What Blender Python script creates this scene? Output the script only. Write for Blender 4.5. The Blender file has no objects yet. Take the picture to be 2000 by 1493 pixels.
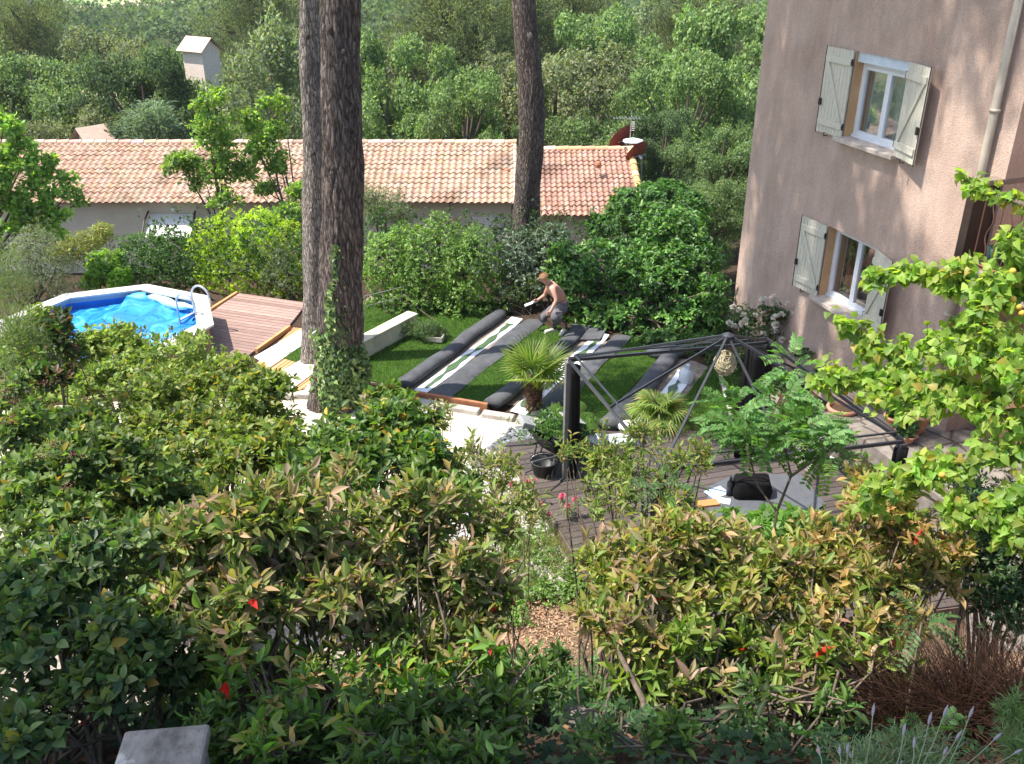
import bpy, bmesh, math, random
import numpy as np
from mathutils import Vector, Matrix
S = bpy.context.scene
COL = S.collection
R = math.radians
# ---------------- camera, sky, sun, exposure ----------------
F, TH, H = 1820.0, R(26.5), 7.6
cam = bpy.data.cameras.new('camera'); camo = bpy.data.objects.new('camera', cam); COL.objects.link(camo)
camo.location = (0, 0, H); camo.rotation_euler = (math.pi/2 - TH, 0, 0)
cam.sensor_width = 36; cam.lens = F/2000*36; cam.clip_end = 5000; cam.clip_start = .05
S.camera = camo
w = bpy.data.worlds.new('World'); S.world = w; w.use_nodes = True
SUN_EL, SUN_H = R(61), (-.993, -.115)
sky = w.node_tree.nodes.new('ShaderNodeTexSky'); sky.sky_type = 'NISHITA'; sky.sun_disc = False
sky.sun_elevation = SUN_EL; sky.sun_rotation = math.atan2(SUN_H[0], SUN_H[1]) % (2*math.pi)
sky.air_density = 1.3; sky.dust_density = 1.5
bg = w.node_tree.nodes['Background']; bg.inputs[1].default_value = .15
w.node_tree.links.new(sky.outputs[0], bg.inputs[0])
sl = bpy.data.lights.new('sun', 'SUN'); sl.energy = 5.0; sl.angle = R(.53); sl.color = (1, .94, .84)
so = bpy.data.objects.new('sun', sl); COL.objects.link(so)
sdir = Vector((SUN_H[0]*math.cos(SUN_EL), SUN_H[1]*math.cos(SUN_EL), math.sin(SUN_EL)))
so.rotation_euler = sdir.to_track_quat('Z', 'Y').to_euler(); so.location = (-20, 0, 30)
S.view_settings.view_transform = 'Standard'; S.view_settings.look = 'None'
S.view_settings.exposure = .88; S.view_settings.gamma = 1
S.render.engine = 'CYCLES'
S.cycles.max_bounces = 6; S.cycles.transmission_bounces = 4; S.cycles.transparent_max_bounces = 4; S.cycles.volume_bounces = 0
rng = np.random.default_rng(7); random.seed(7)

# ---------------- photo ray -> world point ----------------
def ray(u, v):
    a = (u-1000)/F; b = -(v-746.5)/F
    return np.array([a, math.cos(TH)+b*math.sin(TH), -math.sin(TH)+b*math.cos(TH)])
def Z(u, v, z=0.):
    d = ray(u, v); t = (z-H)/d[2]; return np.array([0, 0, H])+d*t
def Y(u, v, y):
    d = ray(u, v); return np.array([0, 0, H])+d*y/d[1]
def D(u, v, dep):
    return np.array([0, 0, H])+ray(u, v)*dep
_PY = [-60, -2, 0, 1.5, 2.6, 3.3, 4.2, 5.2, 6.3, 7.6, 9, 19.3, 20.5, 23, 34, 38, 46, 60, 100, 200, 420, 620, 900, 1400, 1500]
_PZ = [7, 6, 5.8, 5.05, 4.45, 4.05, 2.8, 1.75, .8, .18, 0, 0, -1.2, -2.4, -3.2, -6, -9, -12, -16.5, -22, -29, -36, -30, -14, -12]
def zt(x, y):
    z = float(np.interp(y, _PY, _PZ))
    if y > 60:
        z += (math.sin(x*.011+1.3)*math.sin(y*.009)+.5*math.sin(x*.027+y*.013))*min(1, (y-60)/200)*3.0
    elif 2 < y < 9: z += .06*math.sin(x*3.1+y*2)*min(1, (9-y))
    return z
def gz(x, y): return zt(x, y)

# ---------------- objects ----------------
ORG = {}
def tag(o, label=None, cat=None, group=None, kind=None):
    if label: o['label'] = label
    if cat: o['category'] = cat
    if group: o['group'] = group
    if kind: o['kind'] = kind
    return o
def thing(name, label, cat, loc=(0, 0, 0), group=None):
    o = bpy.data.objects.new(name, None); COL.objects.link(o); o.location = [float(q) for q in loc]
    o.empty_display_size = .2
    ORG[o.name] = np.array(loc, float); return tag(o, label, cat, group)
def link(name, me, m, parent=None, smooth=False):
    o = bpy.data.objects.new(name, me); COL.objects.link(o)
    if m is not None:
        for q in (m if isinstance(m, list) else [m]): me.materials.append(q)
    if smooth: me.polygons.foreach_set('use_smooth', [True]*len(me.polygons))
    if parent is not None: o.parent = parent
    return o
def build(name, V, Fc, m, parent=None, smooth=False, cols=None, mats=None):
    """V in world space; the origin of a top-level mesh goes to its base centre"""
    V = np.array(V, float)
    if parent is not None: off = ORG[parent.name]
    else: off = np.array([V[:, 0].mean(), V[:, 1].mean(), V[:, 2].min()])
    me = bpy.data.meshes.new(name); me.from_pydata((V-off).tolist(), [], [list(map(int, f)) for f in Fc]); me.update()
    if cols is not None:
        a = me.attributes.new('col', 'FLOAT_COLOR', 'POINT')
        c = np.ones((len(V), 4), np.float32); c[:, :3] = cols; a.data.foreach_set('color', c.ravel())
    o = link(name, me, m, parent, smooth)
    if parent is None: o.location = off.tolist()
    if mats is not None: me.polygons.foreach_set('material_index', mats)
    ORG[o.name] = off
    return o
class MB:
    def __init__(s): s.V = []; s.F = []; s.M = []; s.mi = 0
    def add(s, V, Fc):
        n = len(s.V); s.V += [tuple(map(float, v)) for v in V]; s.F += [[i+n for i in f] for f in Fc]; s.M += [s.mi]*len(Fc); return s
    def box(s, c, d, ang=0, ax=None, bev=0):
        """c centre, d full size, ang about z or ax = 3 axis vectors"""
        c = np.array(c, float); h = np.array(d, float)/2
        if ax is None: A = np.array([[math.cos(ang), math.sin(ang), 0], [-math.sin(ang), math.cos(ang), 0], [0, 0, 1]])
        else: A = np.array(ax, float)
        if bev <= 0:
            V = [c+A.T@(h*np.array(k)) for k in [(-1,-1,-1),(1,-1,-1),(1,1,-1),(-1,1,-1),(-1,-1,1),(1,-1,1),(1,1,1),(-1,1,1)]]
            return s.add(V, [(0,3,2,1),(4,5,6,7),(0,1,5,4),(1,2,6,5),(2,3,7,6),(3,0,4,7)])
        bm = bmesh.new(); bmesh.ops.create_cube(bm, size=1); bmesh.ops.scale(bm, vec=[float(q) for q in d], verts=bm.verts)
        bmesh.ops.bevel(bm, geom=bm.edges[:], offset=bev, segments=2, affect='EDGES', profile=.5)
        bm.verts.index_update(); V = [c+A.T@np.array(v.co) for v in bm.verts]; Fc = [[v.index for v in f.verts] for f in bm.faces]; bm.free()
        return s.add(V, Fc)
    def tube(s, path, r, n=8, cap=True):
        P = np.array(path, float); k = len(P); r = np.broadcast_to(np.array(r, float), (k,))
        T = np.gradient(P, axis=0); T /= np.linalg.norm(T, axis=1)[:, None]+1e-9
        up = np.array([0, 0, 1.]) if abs(T[0][2]) < .9 else np.array([1., 0, 0])
        V = []; b = np.cross(up, T[0]); b /= np.linalg.norm(b)
        for i in range(k):
            b = b-T[i]*b.dot(T[i]); b /= np.linalg.norm(b)+1e-9; c = np.cross(T[i], b)
            for j in range(n):
                a = 2*math.pi*j/n; V.append(P[i]+r[i]*(math.cos(a)*b+math.sin(a)*c))
        Fc = [(i*n+j, i*n+(j+1) % n, (i+1)*n+(j+1) % n, (i+1)*n+j) for i in range(k-1) for j in range(n)]
        if cap: Fc += [tuple(range(n-1, -1, -1)), tuple((k-1)*n+j for j in range(n))]
        return s.add(V, Fc)
    def lathe(s, c, prof, n=20, ax=None, closed=False):
        """prof list of (r,z)"""
        c = np.array(c, float); V = []
        A = np.eye(3) if ax is None else np.array(ax, float)
        for (r, z) in prof:
            for j in range(n):
                a = 2*math.pi*j/n; V.append(c+A.T@np.array([r*math.cos(a), r*math.sin(a), z]))
        k = len(prof)
        return s.add(V, [(i*n+j, i*n+(j+1) % n, (i+1)*n+(j+1) % n, (i+1)*n+j) for i in range(k-1) for j in range(n)])
    def prism(s, poly, z0, z1):
        n = len(poly); V = [(p[0], p[1], z0) for p in poly]+[(p[0], p[1], z1) for p in poly]
        a = sum(poly[i][0]*poly[(i+1) % n][1]-poly[(i+1) % n][0]*poly[i][1] for i in range(n))
        Fc = [tuple(range(n-1, -1, -1)), tuple(range(n, 2*n))]+[(i, (i+1) % n, n+(i+1) % n, n+i) for i in range(n)]
        if a < 0: Fc = [tuple(reversed(f)) for f in Fc]
        return s.add(V, Fc)
    def sphere(s, c, r, n=10, m=7, sc=(1, 1, 1)):
        prof = [(max(1e-4, math.sin(math.pi*i/m)), -math.cos(math.pi*i/m)) for i in range(m+1)]
        V = []; c = np.array(c, float)
        for (q, z) in prof:
            for j in range(n):
                a = 2*math.pi*j/n; V.append(c+r*np.array([q*math.cos(a)*sc[0], q*math.sin(a)*sc[1], z*sc[2]]))
        return s.add(V, [(i*n+j, i*n+(j+1) % n, (i+1)*n+(j+1) % n, (i+1)*n+j) for i in range(m) for j in range(n)])
    def build(s, name, m, parent=None, smooth=False):
        return build(name, s.V, s.F, m, parent, smooth, mats=s.M if isinstance(m, list) else None)
def mesh_fast(name, co, li, ls, lt, cols=None):
    me = bpy.data.meshes.new(name)
    me.vertices.add(len(co)); me.vertices.foreach_set('co', np.ascontiguousarray(co, np.float32).ravel())
    me.loops.add(len(li)); me.loops.foreach_set('vertex_index', np.ascontiguousarray(li, np.int32))
    me.polygons.add(len(ls)); me.polygons.foreach_set('loop_start', np.ascontiguousarray(ls, np.int32))
    try: me.polygons.foreach_set('loop_total', np.ascontiguousarray(lt, np.int32))
    except Exception: pass
    me.update(calc_edges=True)
    if cols is not None:
        a = me.attributes.new('col', 'FLOAT_COLOR', 'POINT'); c = np.ones((len(co), 4), np.float32); c[:, :3] = cols
        a.data.foreach_set('color', c.ravel())
    return me

# ---------------- materials ----------------
class NT:
    def __init__(s, name):
        s.m = bpy.data.materials.new(name); s.m.use_nodes = True; s.t = s.m.node_tree
        s.b = s.t.nodes['Principled BSDF']; s.out = s.t.nodes['Material Output']
    def n(s, t, **k):
        q = s.t.nodes.new(t)
        for a, b in k.items():
            if a.startswith('i_'): q.inputs[a[2:].replace('_', ' ')].default_value = b
            else: setattr(q, a, b)
        return q
    def l(s, a, b): s.t.links.new(a, b)
    def co(s, scale=(1, 1, 1), rot=(0, 0, 0), obj=False):
        t = s.n('ShaderNodeTexCoord'); mp = s.n('ShaderNodeMapping'); mp.inputs['Scale'].default_value = scale; mp.inputs['Rotation'].default_value = rot
        s.l(t.outputs['Object'], mp.inputs[0]); return mp.outputs[0]
    def noise(s, sc, co=None, det=4, rough=.6, dist=0):
        q = s.n('ShaderNodeTexNoise'); q.inputs['Scale'].default_value = sc; q.inputs['Detail'].default_value = det
        q.inputs['Roughness'].default_value = rough; q.inputs['Distortion'].default_value = dist
        s.l(co if co is not None else s.co(), q.inputs['Vector']); return q.outputs['Fac']
    def ramp(s, f, stops):
        q = s.n('ShaderNodeValToRGB'); e = q.color_ramp.elements
        while len(e) > 1: e.remove(e[0])
        e[0].position = stops[0][0]; e[0].color = (*stops[0][1], 1)
        for p, c in stops[1:]: z = e.new(p); z.color = (*c, 1)
        s.l(f, q.inputs[0]); return q.outputs[0]
    def mix(s, a, b, f, mode='MIX'):
        q = s.n('ShaderNodeMix', data_type='RGBA', blend_type=mode)
        for i, x in ((0, f), (6, a), (7, b)):
            if isinstance(x, (int, float)): q.inputs[i].default_value = x
            elif isinstance(x, tuple): q.inputs[i].default_value = (*x, 1)
            else: s.l(x, q.inputs[i])
        return q.outputs[2]
    def bump(s, h, st=.3, dist=.01):
        q = s.n('ShaderNodeBump'); q.inputs['Strength'].default_value = st; q.inputs['Distance'].default_value = dist
        s.l(h, q.inputs['Height']); s.l(q.outputs[0], s.b.inputs['Normal']); return q
    def fin(s, col=None, rough=.8, spec=.3, metal=0):
        if col is not None:
            if isinstance(col, tuple): s.b.inputs['Base Color'].default_value = (*col, 1)
            else: s.l(col, s.b.inputs['Base Color'])
        s.b.inputs['Roughness'].default_value = rough; s.b.inputs['Specular IOR Level'].default_value = spec; s.b.inputs['Metallic'].default_value = metal
        return s.m
def mottled(name, stops, sc=3, rough=.85, bsc=60, bst=.3, bd=.006, stretch=(1, 1, 1), spec=.25, det=5):
    t = NT(name); co = t.co(stretch); c = t.ramp(t.noise(sc, co, det), stops); t.bump(t.noise(bsc, co, 3), bst, bd); return t.fin(c, rough, spec)
def plain(name, c, rough=.6, spec=.3, metal=0, var=.12, sc=8):
    t = NT(name); a = tuple(max(0, q*(1-var)) for q in c); b = tuple(min(1, q*(1+var)) for q in c)
    return t.fin(t.ramp(t.noise(sc), [(.3, a), (.7, b)]), rough, spec, metal)
def leafmat(name, trans=.38, rough=.45, spec=.35, tb=(1.9, 2.1, .75)):
    t = NT(name); a = t.n('ShaderNodeAttribute', attribute_name='col'); col = a.outputs['Color']
    t.l(col, t.b.inputs['Base Color']); t.b.inputs['Roughness'].default_value = rough; t.b.inputs['Specular IOR Level'].default_value = spec
    tr = t.n('ShaderNodeBsdfTranslucent'); t.l(t.mix(col, tb, 1.0, 'MULTIPLY'), tr.inputs[0])
    mx = t.n('ShaderNodeMixShader'); mx.inputs[0].default_value = trans
    t.l(t.b.outputs[0], mx.inputs[1]); t.l(tr.outputs[0], mx.inputs[2]); t.l(mx.outputs[0], t.out.inputs[0]); return t.m
def attrmat(name, rough=.8, bsc=40, bst=.3, bd=.005, spec=.2, msc=6, mv=.25):
    t = NT(name); a = t.n('ShaderNodeAttribute', attribute_name='col')
    v = t.ramp(t.noise(msc), [(.3, (1-mv,)*3), (.7, (1,)*3)])
    t.bump(t.noise(bsc), bst, bd); return t.fin(t.mix(a.outputs['Color'], v, 1.0, 'MULTIPLY'), rough, spec)
LEAF = leafmat('leaf'); LEAFG = leafmat('glossy_leaf', .25, .4, .4); LEAFT = leafmat('thin_leaf', .5, .45, .3, (2.0, 2.1, .6))
LEAFF = leafmat('far_leaf', .3, .7, .15); PETAL = leafmat('petal', .3, .6, .2, (1.1, 1.1, 1.1))
TWIG = mottled('twig_bark', [(.3, (.07, .05, .035)), (.7, (.2, .16, .12))], 30, stretch=(1, 1, .3))
def bark_mat(name, stops, sc=1.0):
    t = NT(name); co = t.co((7.5*sc, 7.5*sc, 1.5*sc))
    nz = t.noise(3, t.co((3.2, 3.2, 1.0)), 6, .7)
    ad = t.n('ShaderNodeVectorMath', operation='ADD'); t.l(co, ad.inputs[0])
    cm = t.n('ShaderNodeCombineXYZ'); t.l(nz, cm.inputs[0]); t.l(nz, cm.inputs[1]); t.l(cm.outputs[0], ad.inputs[1])
    v = t.n('ShaderNodeTexVoronoi', feature='DISTANCE_TO_EDGE'); v.inputs['Scale'].default_value = 2.2; t.l(ad.outputs[0], v.inputs['Vector'])
    plate = t.ramp(v.outputs['Distance'], [(0, (0, 0, 0)), (.22, (1, 1, 1))])
    fine = t.noise(14, co, 6, .7)
    v2 = t.n('ShaderNodeTexVoronoi'); v2.inputs['Scale'].default_value = 2.2; t.l(ad.outputs[0], v2.inputs['Vector']); bw = t.n('ShaderNodeRGBToBW'); t.l(v2.outputs['Color'], bw.inputs[0])
    cell = t.ramp(bw.outputs[0], [(.2, (.72, .70, .70)), (.8, (1.35, 1.33, 1.3))])
    hh = t.mix(plate, t.ramp(fine, [(.2, (0, 0, 0)), (.8, (1, 1, 1))]), .35)
    c = t.ramp(t.noise(5, co, 6, .75), stops)
    c = t.mix(tuple(q*.3 for q in stops[0][1]), c, t.mix(t.ramp(v.outputs['Distance'], [(0.02, (0,)*3), (.16, (1,)*3)]), t.ramp(t.noise(9, t.co((3*sc, 3*sc, .5*sc)), 6, .8, 1.0), [(.40, (0, 0, 0)), (.52, (1, 1, 1))]), .35))
    c = t.mix(c, cell, .8, 'MULTIPLY')
    pat = t.ramp(t.noise(1.3, t.co((1, 1, .6)), 3), [(.42, (1, 1, 1)), (.62, (1.25, 1.18, 1.12))])
    c = t.mix(c, pat, 1.0, 'MULTIPLY')
    t.bump(hh, 1.0, .05); return t.fin(c, .9, .15)

# ---------------- foliage ----------------
T_Q = (np.array([(0, 0, 0), (.5, -.5, .12), (1, 0, -.05), (.5, .5, .12)]), [(0, 1, 2, 3)])
T_M = (np.array([(0, 0, 0), (.35, -.46, .1), (.7, -.38, .05), (1, 0, -.12), (.7, .38, .05), (.35, .46, .1), (.35, 0, 0), (.7, 0, -.03)]),
       [(0, 1, 6), (6, 1, 2, 7), (7, 2, 3), (0, 6, 5), (6, 7, 4, 5), (7, 3, 4)])
def _near(ws, arch=-.22, fold=.16):
    n = len(ws); V = [(0, 0, 0)]; Fc = []
    for i, wv in enumerate(ws):
        t = (i+1)/(n+1); h = arch*t*t*1.0
        V += [(t, -wv/2, h+fold*wv), (t, 0, h), (t, wv/2, h+fold*wv)]
    V.append((1, 0, arch)); e = len(V)-1
    Fc += [(0, 1, 2), (0, 2, 3)]
    for i in range(n-1):
        a = 1+3*i; Fc += [(a, a+3, a+4, a+1), (a+1, a+4, a+5, a+2)]
    a = 1+3*(n-1); Fc += [(a, e, a+1), (a+1, e, a+2)]
    return np.array(V, float), Fc
T_LANCE = _near([.6, .92, 1.0, .84, .48], -.13, .13); T_OVAL = _near([.7, 1.0, .95, .6], -.12, .14); T_HEART = _near([1.05, 1.0, .75, .35], -.3, .2)
T_IVY = (np.array([(0, 0, 0), (-.08, -.35, .05), (.3, -.55, .0), (.42, -.28, .05), (1, 0, -.1), (.42, .28, .05), (.3, .55, 0), (-.08, .35, .05), (.3, 0, .03)]),
         [(0, 1, 2, 8), (8, 2, 3), (8, 3, 4), (8, 4, 5), (8, 5, 6), (0, 8, 6, 7)])
def norm(a): return a/(np.linalg.norm(a, axis=-1, keepdims=True)+1e-9)
def leafmesh(name, P, A, N, L, W, C, T):
    P = np.asarray(P, float); n = len(P); A = norm(np.asarray(A, float)); N = np.asarray(N, float)
    N = norm(N-A*(N*A).sum(1)[:, None]); Sd = np.cross(A, N)
    L = np.broadcast_to(L, (n,)); W = np.broadcast_to(W, (n,))
    TV, TF = T; k = len(TV)
    co = P[:, None, :]+TV[None, :, 0, None]*(A*L[:, None])[:, None, :]+TV[None, :, 1, None]*(Sd*W[:, None])[:, None, :]+TV[None, :, 2, None]*(N*L[:, None])[:, None, :]
    base = np.arange(n)[:, None]*k
    fl = np.array([i for f in TF for i in f]); lt1 = np.array([len(f) for f in TF])
    li = (base+fl[None, :]).ravel(); lt = np.tile(lt1, n); ls = np.concatenate([[0], np.cumsum(lt)[:-1]])
    cols = np.repeat(np.asarray(C, float), k, axis=0)
    return mesh_fast(name, co.reshape(-1, 3), li, ls, lt, cols)
def leaves(name, P, A, N, L, W, C, T, m, parent):
    off = ORG[parent.name] if parent is not None else np.array([0, 0, 0.])
    me = leafmesh(name, np.asarray(P)-off, A, N, L, W, C, T); o = link(name, me, m, parent); ORG[o.name] = off; return o
def pal(n, cols, var=.18, g=None):
    """pick per-leaf colours from weighted list"""
    g = g or rng
    w_ = np.array([c[1] for c in cols], float); w_ /= w_.sum(); idx = g.choice(len(cols), n, p=w_)
    c = np.array([q[0] for q in cols])[idx]; return np.clip(c*(1+g.normal(0, var, (n, 1)))*(1+g.normal(0, .06, (n, 3))), .004, .9)
def rdir(n, g=None):
    g = g or rng
    return norm(g.normal(size=(n, 3)))
def lump(d, ph, f=3.0):
    return np.sin(d[:, 0]*f+ph)*np.sin(d[:, 1]*f*1.1+ph*1.7)+.6*np.sin(d[:, 2]*f*2+ph*.6+d[:, 0]*f*1.7)
def blobpts(blobs, n, shell=.5, low=-.35, lf=3.2, la=.18, g=None):
    g = g or rng
    B = np.array([b[:6] for b in blobs], float); vol = (B[:, 3]*B[:, 4]*B[:, 5])**(2/3.); vol /= vol.sum()
    P = []; O = []; I = []
    while sum(map(len, P)) < n:
        m = n*2; idx = g.choice(len(B), m, p=vol); d = rdir(m, g)
        keep = (d[:, 2] > low) | (g.random(m) < .25); d = d[keep]; idx = idx[keep]
        r = shell+(1-shell)*g.random(len(d))**.6
        r = r*(1+la*lump(d, idx*1.37, lf))
        P.append(B[idx, :3]+d*B[idx, 3:6]*r[:, None]); O.append(norm(d/B[idx, 3:6])); I.append(idx)
    return np.concatenate(P)[:n], np.concatenate(O)[:n], np.concatenate(I)[:n]
def blob(u, v, dep, ru, rv, rd=None):
    c = D(u, v, dep); rx = ru*dep/F; rz = rv*dep/F*1.02; return (c[0], c[1], c[2], rx, rd if rd else (rx+rz)/2, rz)
def split(blobs, k=4, f=.50, out=.56, seed=3):
    g = np.random.default_rng(seed); o = []
    for b in blobs:
        for d in rdir(k, g): o.append((b[0]+d[0]*b[3]*out, b[1]+d[1]*b[4]*out, b[2]+d[2]*b[5]*out, *[b[i]*f*g.uniform(.75, 1.2) for i in (3, 4, 5)]))
        o.append((b[0], b[1], b[2], b[3]*.7, b[4]*.7, b[5]*.7))
    return o
def stems_mb(blobs, base, r=.012, n=3, per=2, jit=.12, g=random):
    mb = MB()
    for b in blobs:
        for k in range(per):
            t = np.array(b[:3])+np.array([g.uniform(-.5, .5)*b[3], g.uniform(-.5, .5)*b[4], g.uniform(-.2, .6)*b[5]])
            s0 = np.array(base)+np.array([g.uniform(-jit, jit), g.uniform(-jit, jit), 0]); L = np.linalg.norm(t-s0)
            pts = [s0*(1-q)+t*q+np.array([g.uniform(-1, 1), g.uniform(-1, 1), g.uniform(-.3, 1)])*.05*L*math.sin(math.pi*q) for q in np.linspace(0, 1, 6)]
            mb.tube(pts, np.linspace(r, r*.35, 6), n if n > 4 else 5, cap=False)
    return mb
def bush(name, label, cat, blobs, n, L, cols, base=None, T=T_M, m=None, k=5, W=.45, shell=.55, spread=.9, low=-.3, var=.2, group=None, stem_r=.015, per=2, drop=.0, lf=3.2, la=.18, clumpvar=.12, part='foliage', lv=.2, jit=.12):
    """a shrub: shoots over the blobs' shells, k leaves round each shoot tip, real stems from the ground"""
    B = np.array([b[:3] for b in blobs])
    if base is None:
        bx, by = B[:, 0].mean(), B[:, 1].mean(); base = (bx, by, gz(bx, by)-.03)
    t = thing(name, label, cat, base, group)
    ns = max(1, n//k); P, O, I = blobpts(blobs, ns, shell, low, lf, la)
    ax = norm(O+np.array([0, 0, .5])+rng.normal(0, .35, (ns, 3)))
    P = np.repeat(P, k, 0); AX = np.repeat(ax, k, 0); nn = len(P)
    q = rdir(nn); q = norm(q-AX*(q*AX).sum(1)[:, None])
    A = norm(AX*rng.uniform(.1, .9, (nn, 1))+q*spread+np.array([0, 0, -drop])); Nn = norm(AX+q*-.2+rng.normal(0, .25, (nn, 3)))
    Ls = L*np.clip(rng.normal(1, lv, nn), .5, 1.6); P = P-AX*rng.uniform(0, 1.0, (nn, 1))*L*.9
    C = pal(nn, cols, var); cv = (1+rng.normal(0, clumpvar, len(blobs)))[np.repeat(I, k)]
    C = np.clip(C*cv[:, None], .004, .9)
    leaves(part, P, A, Nn, Ls, Ls*W, C, T, m or LEAF, t)
    if per: stems_mb(blobs, base, stem_r, 5, per, jit).build('stems', TWIG, t)
    return t
def limbs(mb, base, r0, h, n, spread, lean=(0, 0), g=random, fork=.35):
    """tapered trunk with limbs; returns the limb tips"""
    base = np.array(base, float); top = base+np.array([lean[0], lean[1], h])
    ks = 8; pts = [base*(1-q)+top*q+np.array([g.uniform(-1, 1), g.uniform(-1, 1), 0])*h*.012*(0 if q in (0,) else 1) for q in np.linspace(0, 1, ks)]
    mb.tube(pts, np.linspace(r0, r0*.35, ks)*np.array([1.25]+[1]*(ks-1)), 9, cap=False); tips = [top]
    for i in range(n):
        q = fork+(1-fork)*(i+.5)/n; s0 = base*(1-q)+top*q; a = i*2.4+g.uniform(-.4, .4); ln = spread*g.uniform(.6, 1)*(1.1-.45*q)
        e = s0+np.array([math.cos(a)*ln, math.sin(a)*ln, ln*g.uniform(.3, .9)])
        m_ = (s0+e)/2+np.array([0, 0, -.06*ln]); mb.tube([s0, m_, e], [r0*.42*(1.1-q*.6), r0*.28*(1.1-q*.6), r0*.08], 6, cap=False); tips.append(e)
        e2 = m_+(e-s0)*.4+np.array([g.uniform(-1, 1), g.uniform(-1, 1), .3])*ln*.3; mb.tube([m_, e2], [r0*.2, r0*.05], 5, cap=False); tips.append(e2)
    return tips
# =================== GROUND AND PAVING ===================
def ground():
    xs = np.unique(np.concatenate([np.linspace(-14, 14, 85), np.linspace(-80, 80, 65), np.linspace(-900, 900, 61)]))
    ys = np.unique(np.concatenate([np.linspace(-60, 0, 8), np.linspace(0, 24, 97), np.linspace(24, 110, 60), np.linspace(110, 1500, 80)]))
    V = [(x, y, zt(x, y)+.02*math.sin(x*5.1+y*3.3)*(1 if 1 < y < 8 else 0)) for y in ys for x in xs]; nx = len(xs)
    Fc = [(j*nx+i, j*nx+i+1, (j+1)*nx+i+1, (j+1)*nx+i) for j in range(len(ys)-1) for i in range(nx-1)]
    me = bpy.data.meshes.new('ground'); me.from_pydata(V, [], Fc); me.update()
    t = NT('ground_soil'); co = t.co()
    soil = t.ramp(t.noise(14, co, 6, .7), [(.25, (.025, .016, .011)), (.5, (.06, .04, .028)), (.75, (.13, .085, .055))])
    sy0 = t.n('ShaderNodeSeparateXYZ'); t.l(co, sy0.inputs[0]); mr0 = t.n('ShaderNodeMapRange'); mr0.inputs[1].default_value = 6.0; mr0.inputs[2].default_value = 7.5; t.l(sy0.outputs[1], mr0.inputs[0]); mr1 = t.n('ShaderNodeMapRange'); mr1.inputs[1].default_value = 10.5; mr1.inputs[2].default_value = 11.5; mr1.inputs[3].default_value = 1; mr1.inputs[4].default_value = 0; t.l(sy0.outputs[1], mr1.inputs[0])
    dry = t.mix((0, 0, 0), t.ramp(t.noise(.6, co, 3), [(.4, (0, 0, 0)), (.6, (1, 1, 1))]), mr0.outputs[0])
    dry = t.mix((0, 0, 0), dry, mr1.outputs[0])
    far = t.ramp(t.noise(.05, co, 4), [(.4, (.07, .1, .035)), (.6, (.13, .13, .06))])
    sx = t.n('ShaderNodeSeparateXYZ'); t.l(co, sx.inputs[0])
    mr = t.n('ShaderNodeMapRange'); mr.inputs[1].default_value = 30; mr.inputs[2].default_value = 45; t.l(sx.outputs[1], mr.inputs[0])
    straw = t.ramp(t.noise(30, co, 4), [(.3, (.2, .13, .08)), (.7, (.42, .3, .2))])
    c = t.mix(t.mix(soil, straw, dry), far, mr.outputs[0]); t.bump(t.noise(40, co, 5), .8, .03)
    o = link('ground', me, t.fin(c, .95, .1), smooth=True); tag(o, kind='structure')
ground()
def sheet(name, poly, z, m, kind='structure', th=.02):
    o = MB().prism(poly, z-th, z).build(name, m); tag(o, kind=kind); return o
PATHM = mottled('pale_concrete', [(.3, (.42, .36, .29)), (.5, (.52, .46, .38)), (.75, (.62, .56, .48))], 1.6, bsc=90, bst=.5, bd=.01)
sheet('path', [(-10, 9.3), (.2, 9.3), (.1, 11.2), (-.12, 12.55), (-.05, 12.9), (.2, 13.3), (.9, 13.55), (-.4, 14.0), (-2.75, 14.82), (-3.2, 15.1), (-5, 15.4), (-5.9, 14.6), (-10, 14)], .012, PATHM)
def drape_near(name, x0, x1, y0, y1, m):
    xs = np.linspace(x0, x1, 40); ys = np.linspace(y0, y1, 30); V = [(x+.15*math.sin(y*3), y+.12*math.sin(x*2.3), gz(x, y+.12*math.sin(x*2.3))+.035) for y in ys for x in xs]
    o = build(name, V, [(j*40+i, j*40+i+1, (j+1)*40+i+1, (j+1)*40+i) for j in range(29) for i in range(39)], m, None, True); tag(o, kind='structure')
drape_near('gravel_slope', -8, -.9, 5.9, 9.5, mottled('slope_gravel', [(.3, (.14, .11, .09)), (.6, (.40, .34, .29))], 14, bsc=40, bst=.9, bd=.03))
SAND = mottled('bedding_sand', [(.3, (.16, .13, .10)), (.7, (.30, .25, .20))], 9, bsc=150, bst=.4)
aS = np.array([.465, .885]); bS = np.array([.885, -.465]); OS = np.array([-2.02, 14.86])
def ST(s, t): q = OS+bS*s+aS*t; return (float(q[0]), float(q[1]))
def front(s): return .06+.06*max(s, 0)+(.1*max(0, s-2.6))
def back(s): return 3.9+.05*s-(.25*max(0, s-2.9))
sheet('sand_bed', [ST(-1.2, -.05), ST(6.1, 1.1), ST(6.1, 2.9), ST(4.3, 3.65), ST(-3.2, 4.0), ST(-3.0, .6)], .02, SAND)
CRAZY = NT('paving_stone'); _co = CRAZY.co(); _v = CRAZY.n('ShaderNodeTexVoronoi', feature='DISTANCE_TO_EDGE'); _v.inputs['Scale'].default_value = 2.2; CRAZY.l(_co, _v.inputs['Vector'])
_c = CRAZY.ramp(CRAZY.noise(5, _co, 5), [(.3, (.14, .12, .105)), (.7, (.27, .24, .21))]); _j = CRAZY.ramp(_v.outputs['Distance'], [(.02, (0, 0, 0)), (.06, (1, 1, 1))])
CRAZY.bump(_j, .8, .02); CRAZY = CRAZY.fin(CRAZY.mix((.1, .085, .07), _c, _j), .85, .2)
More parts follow.
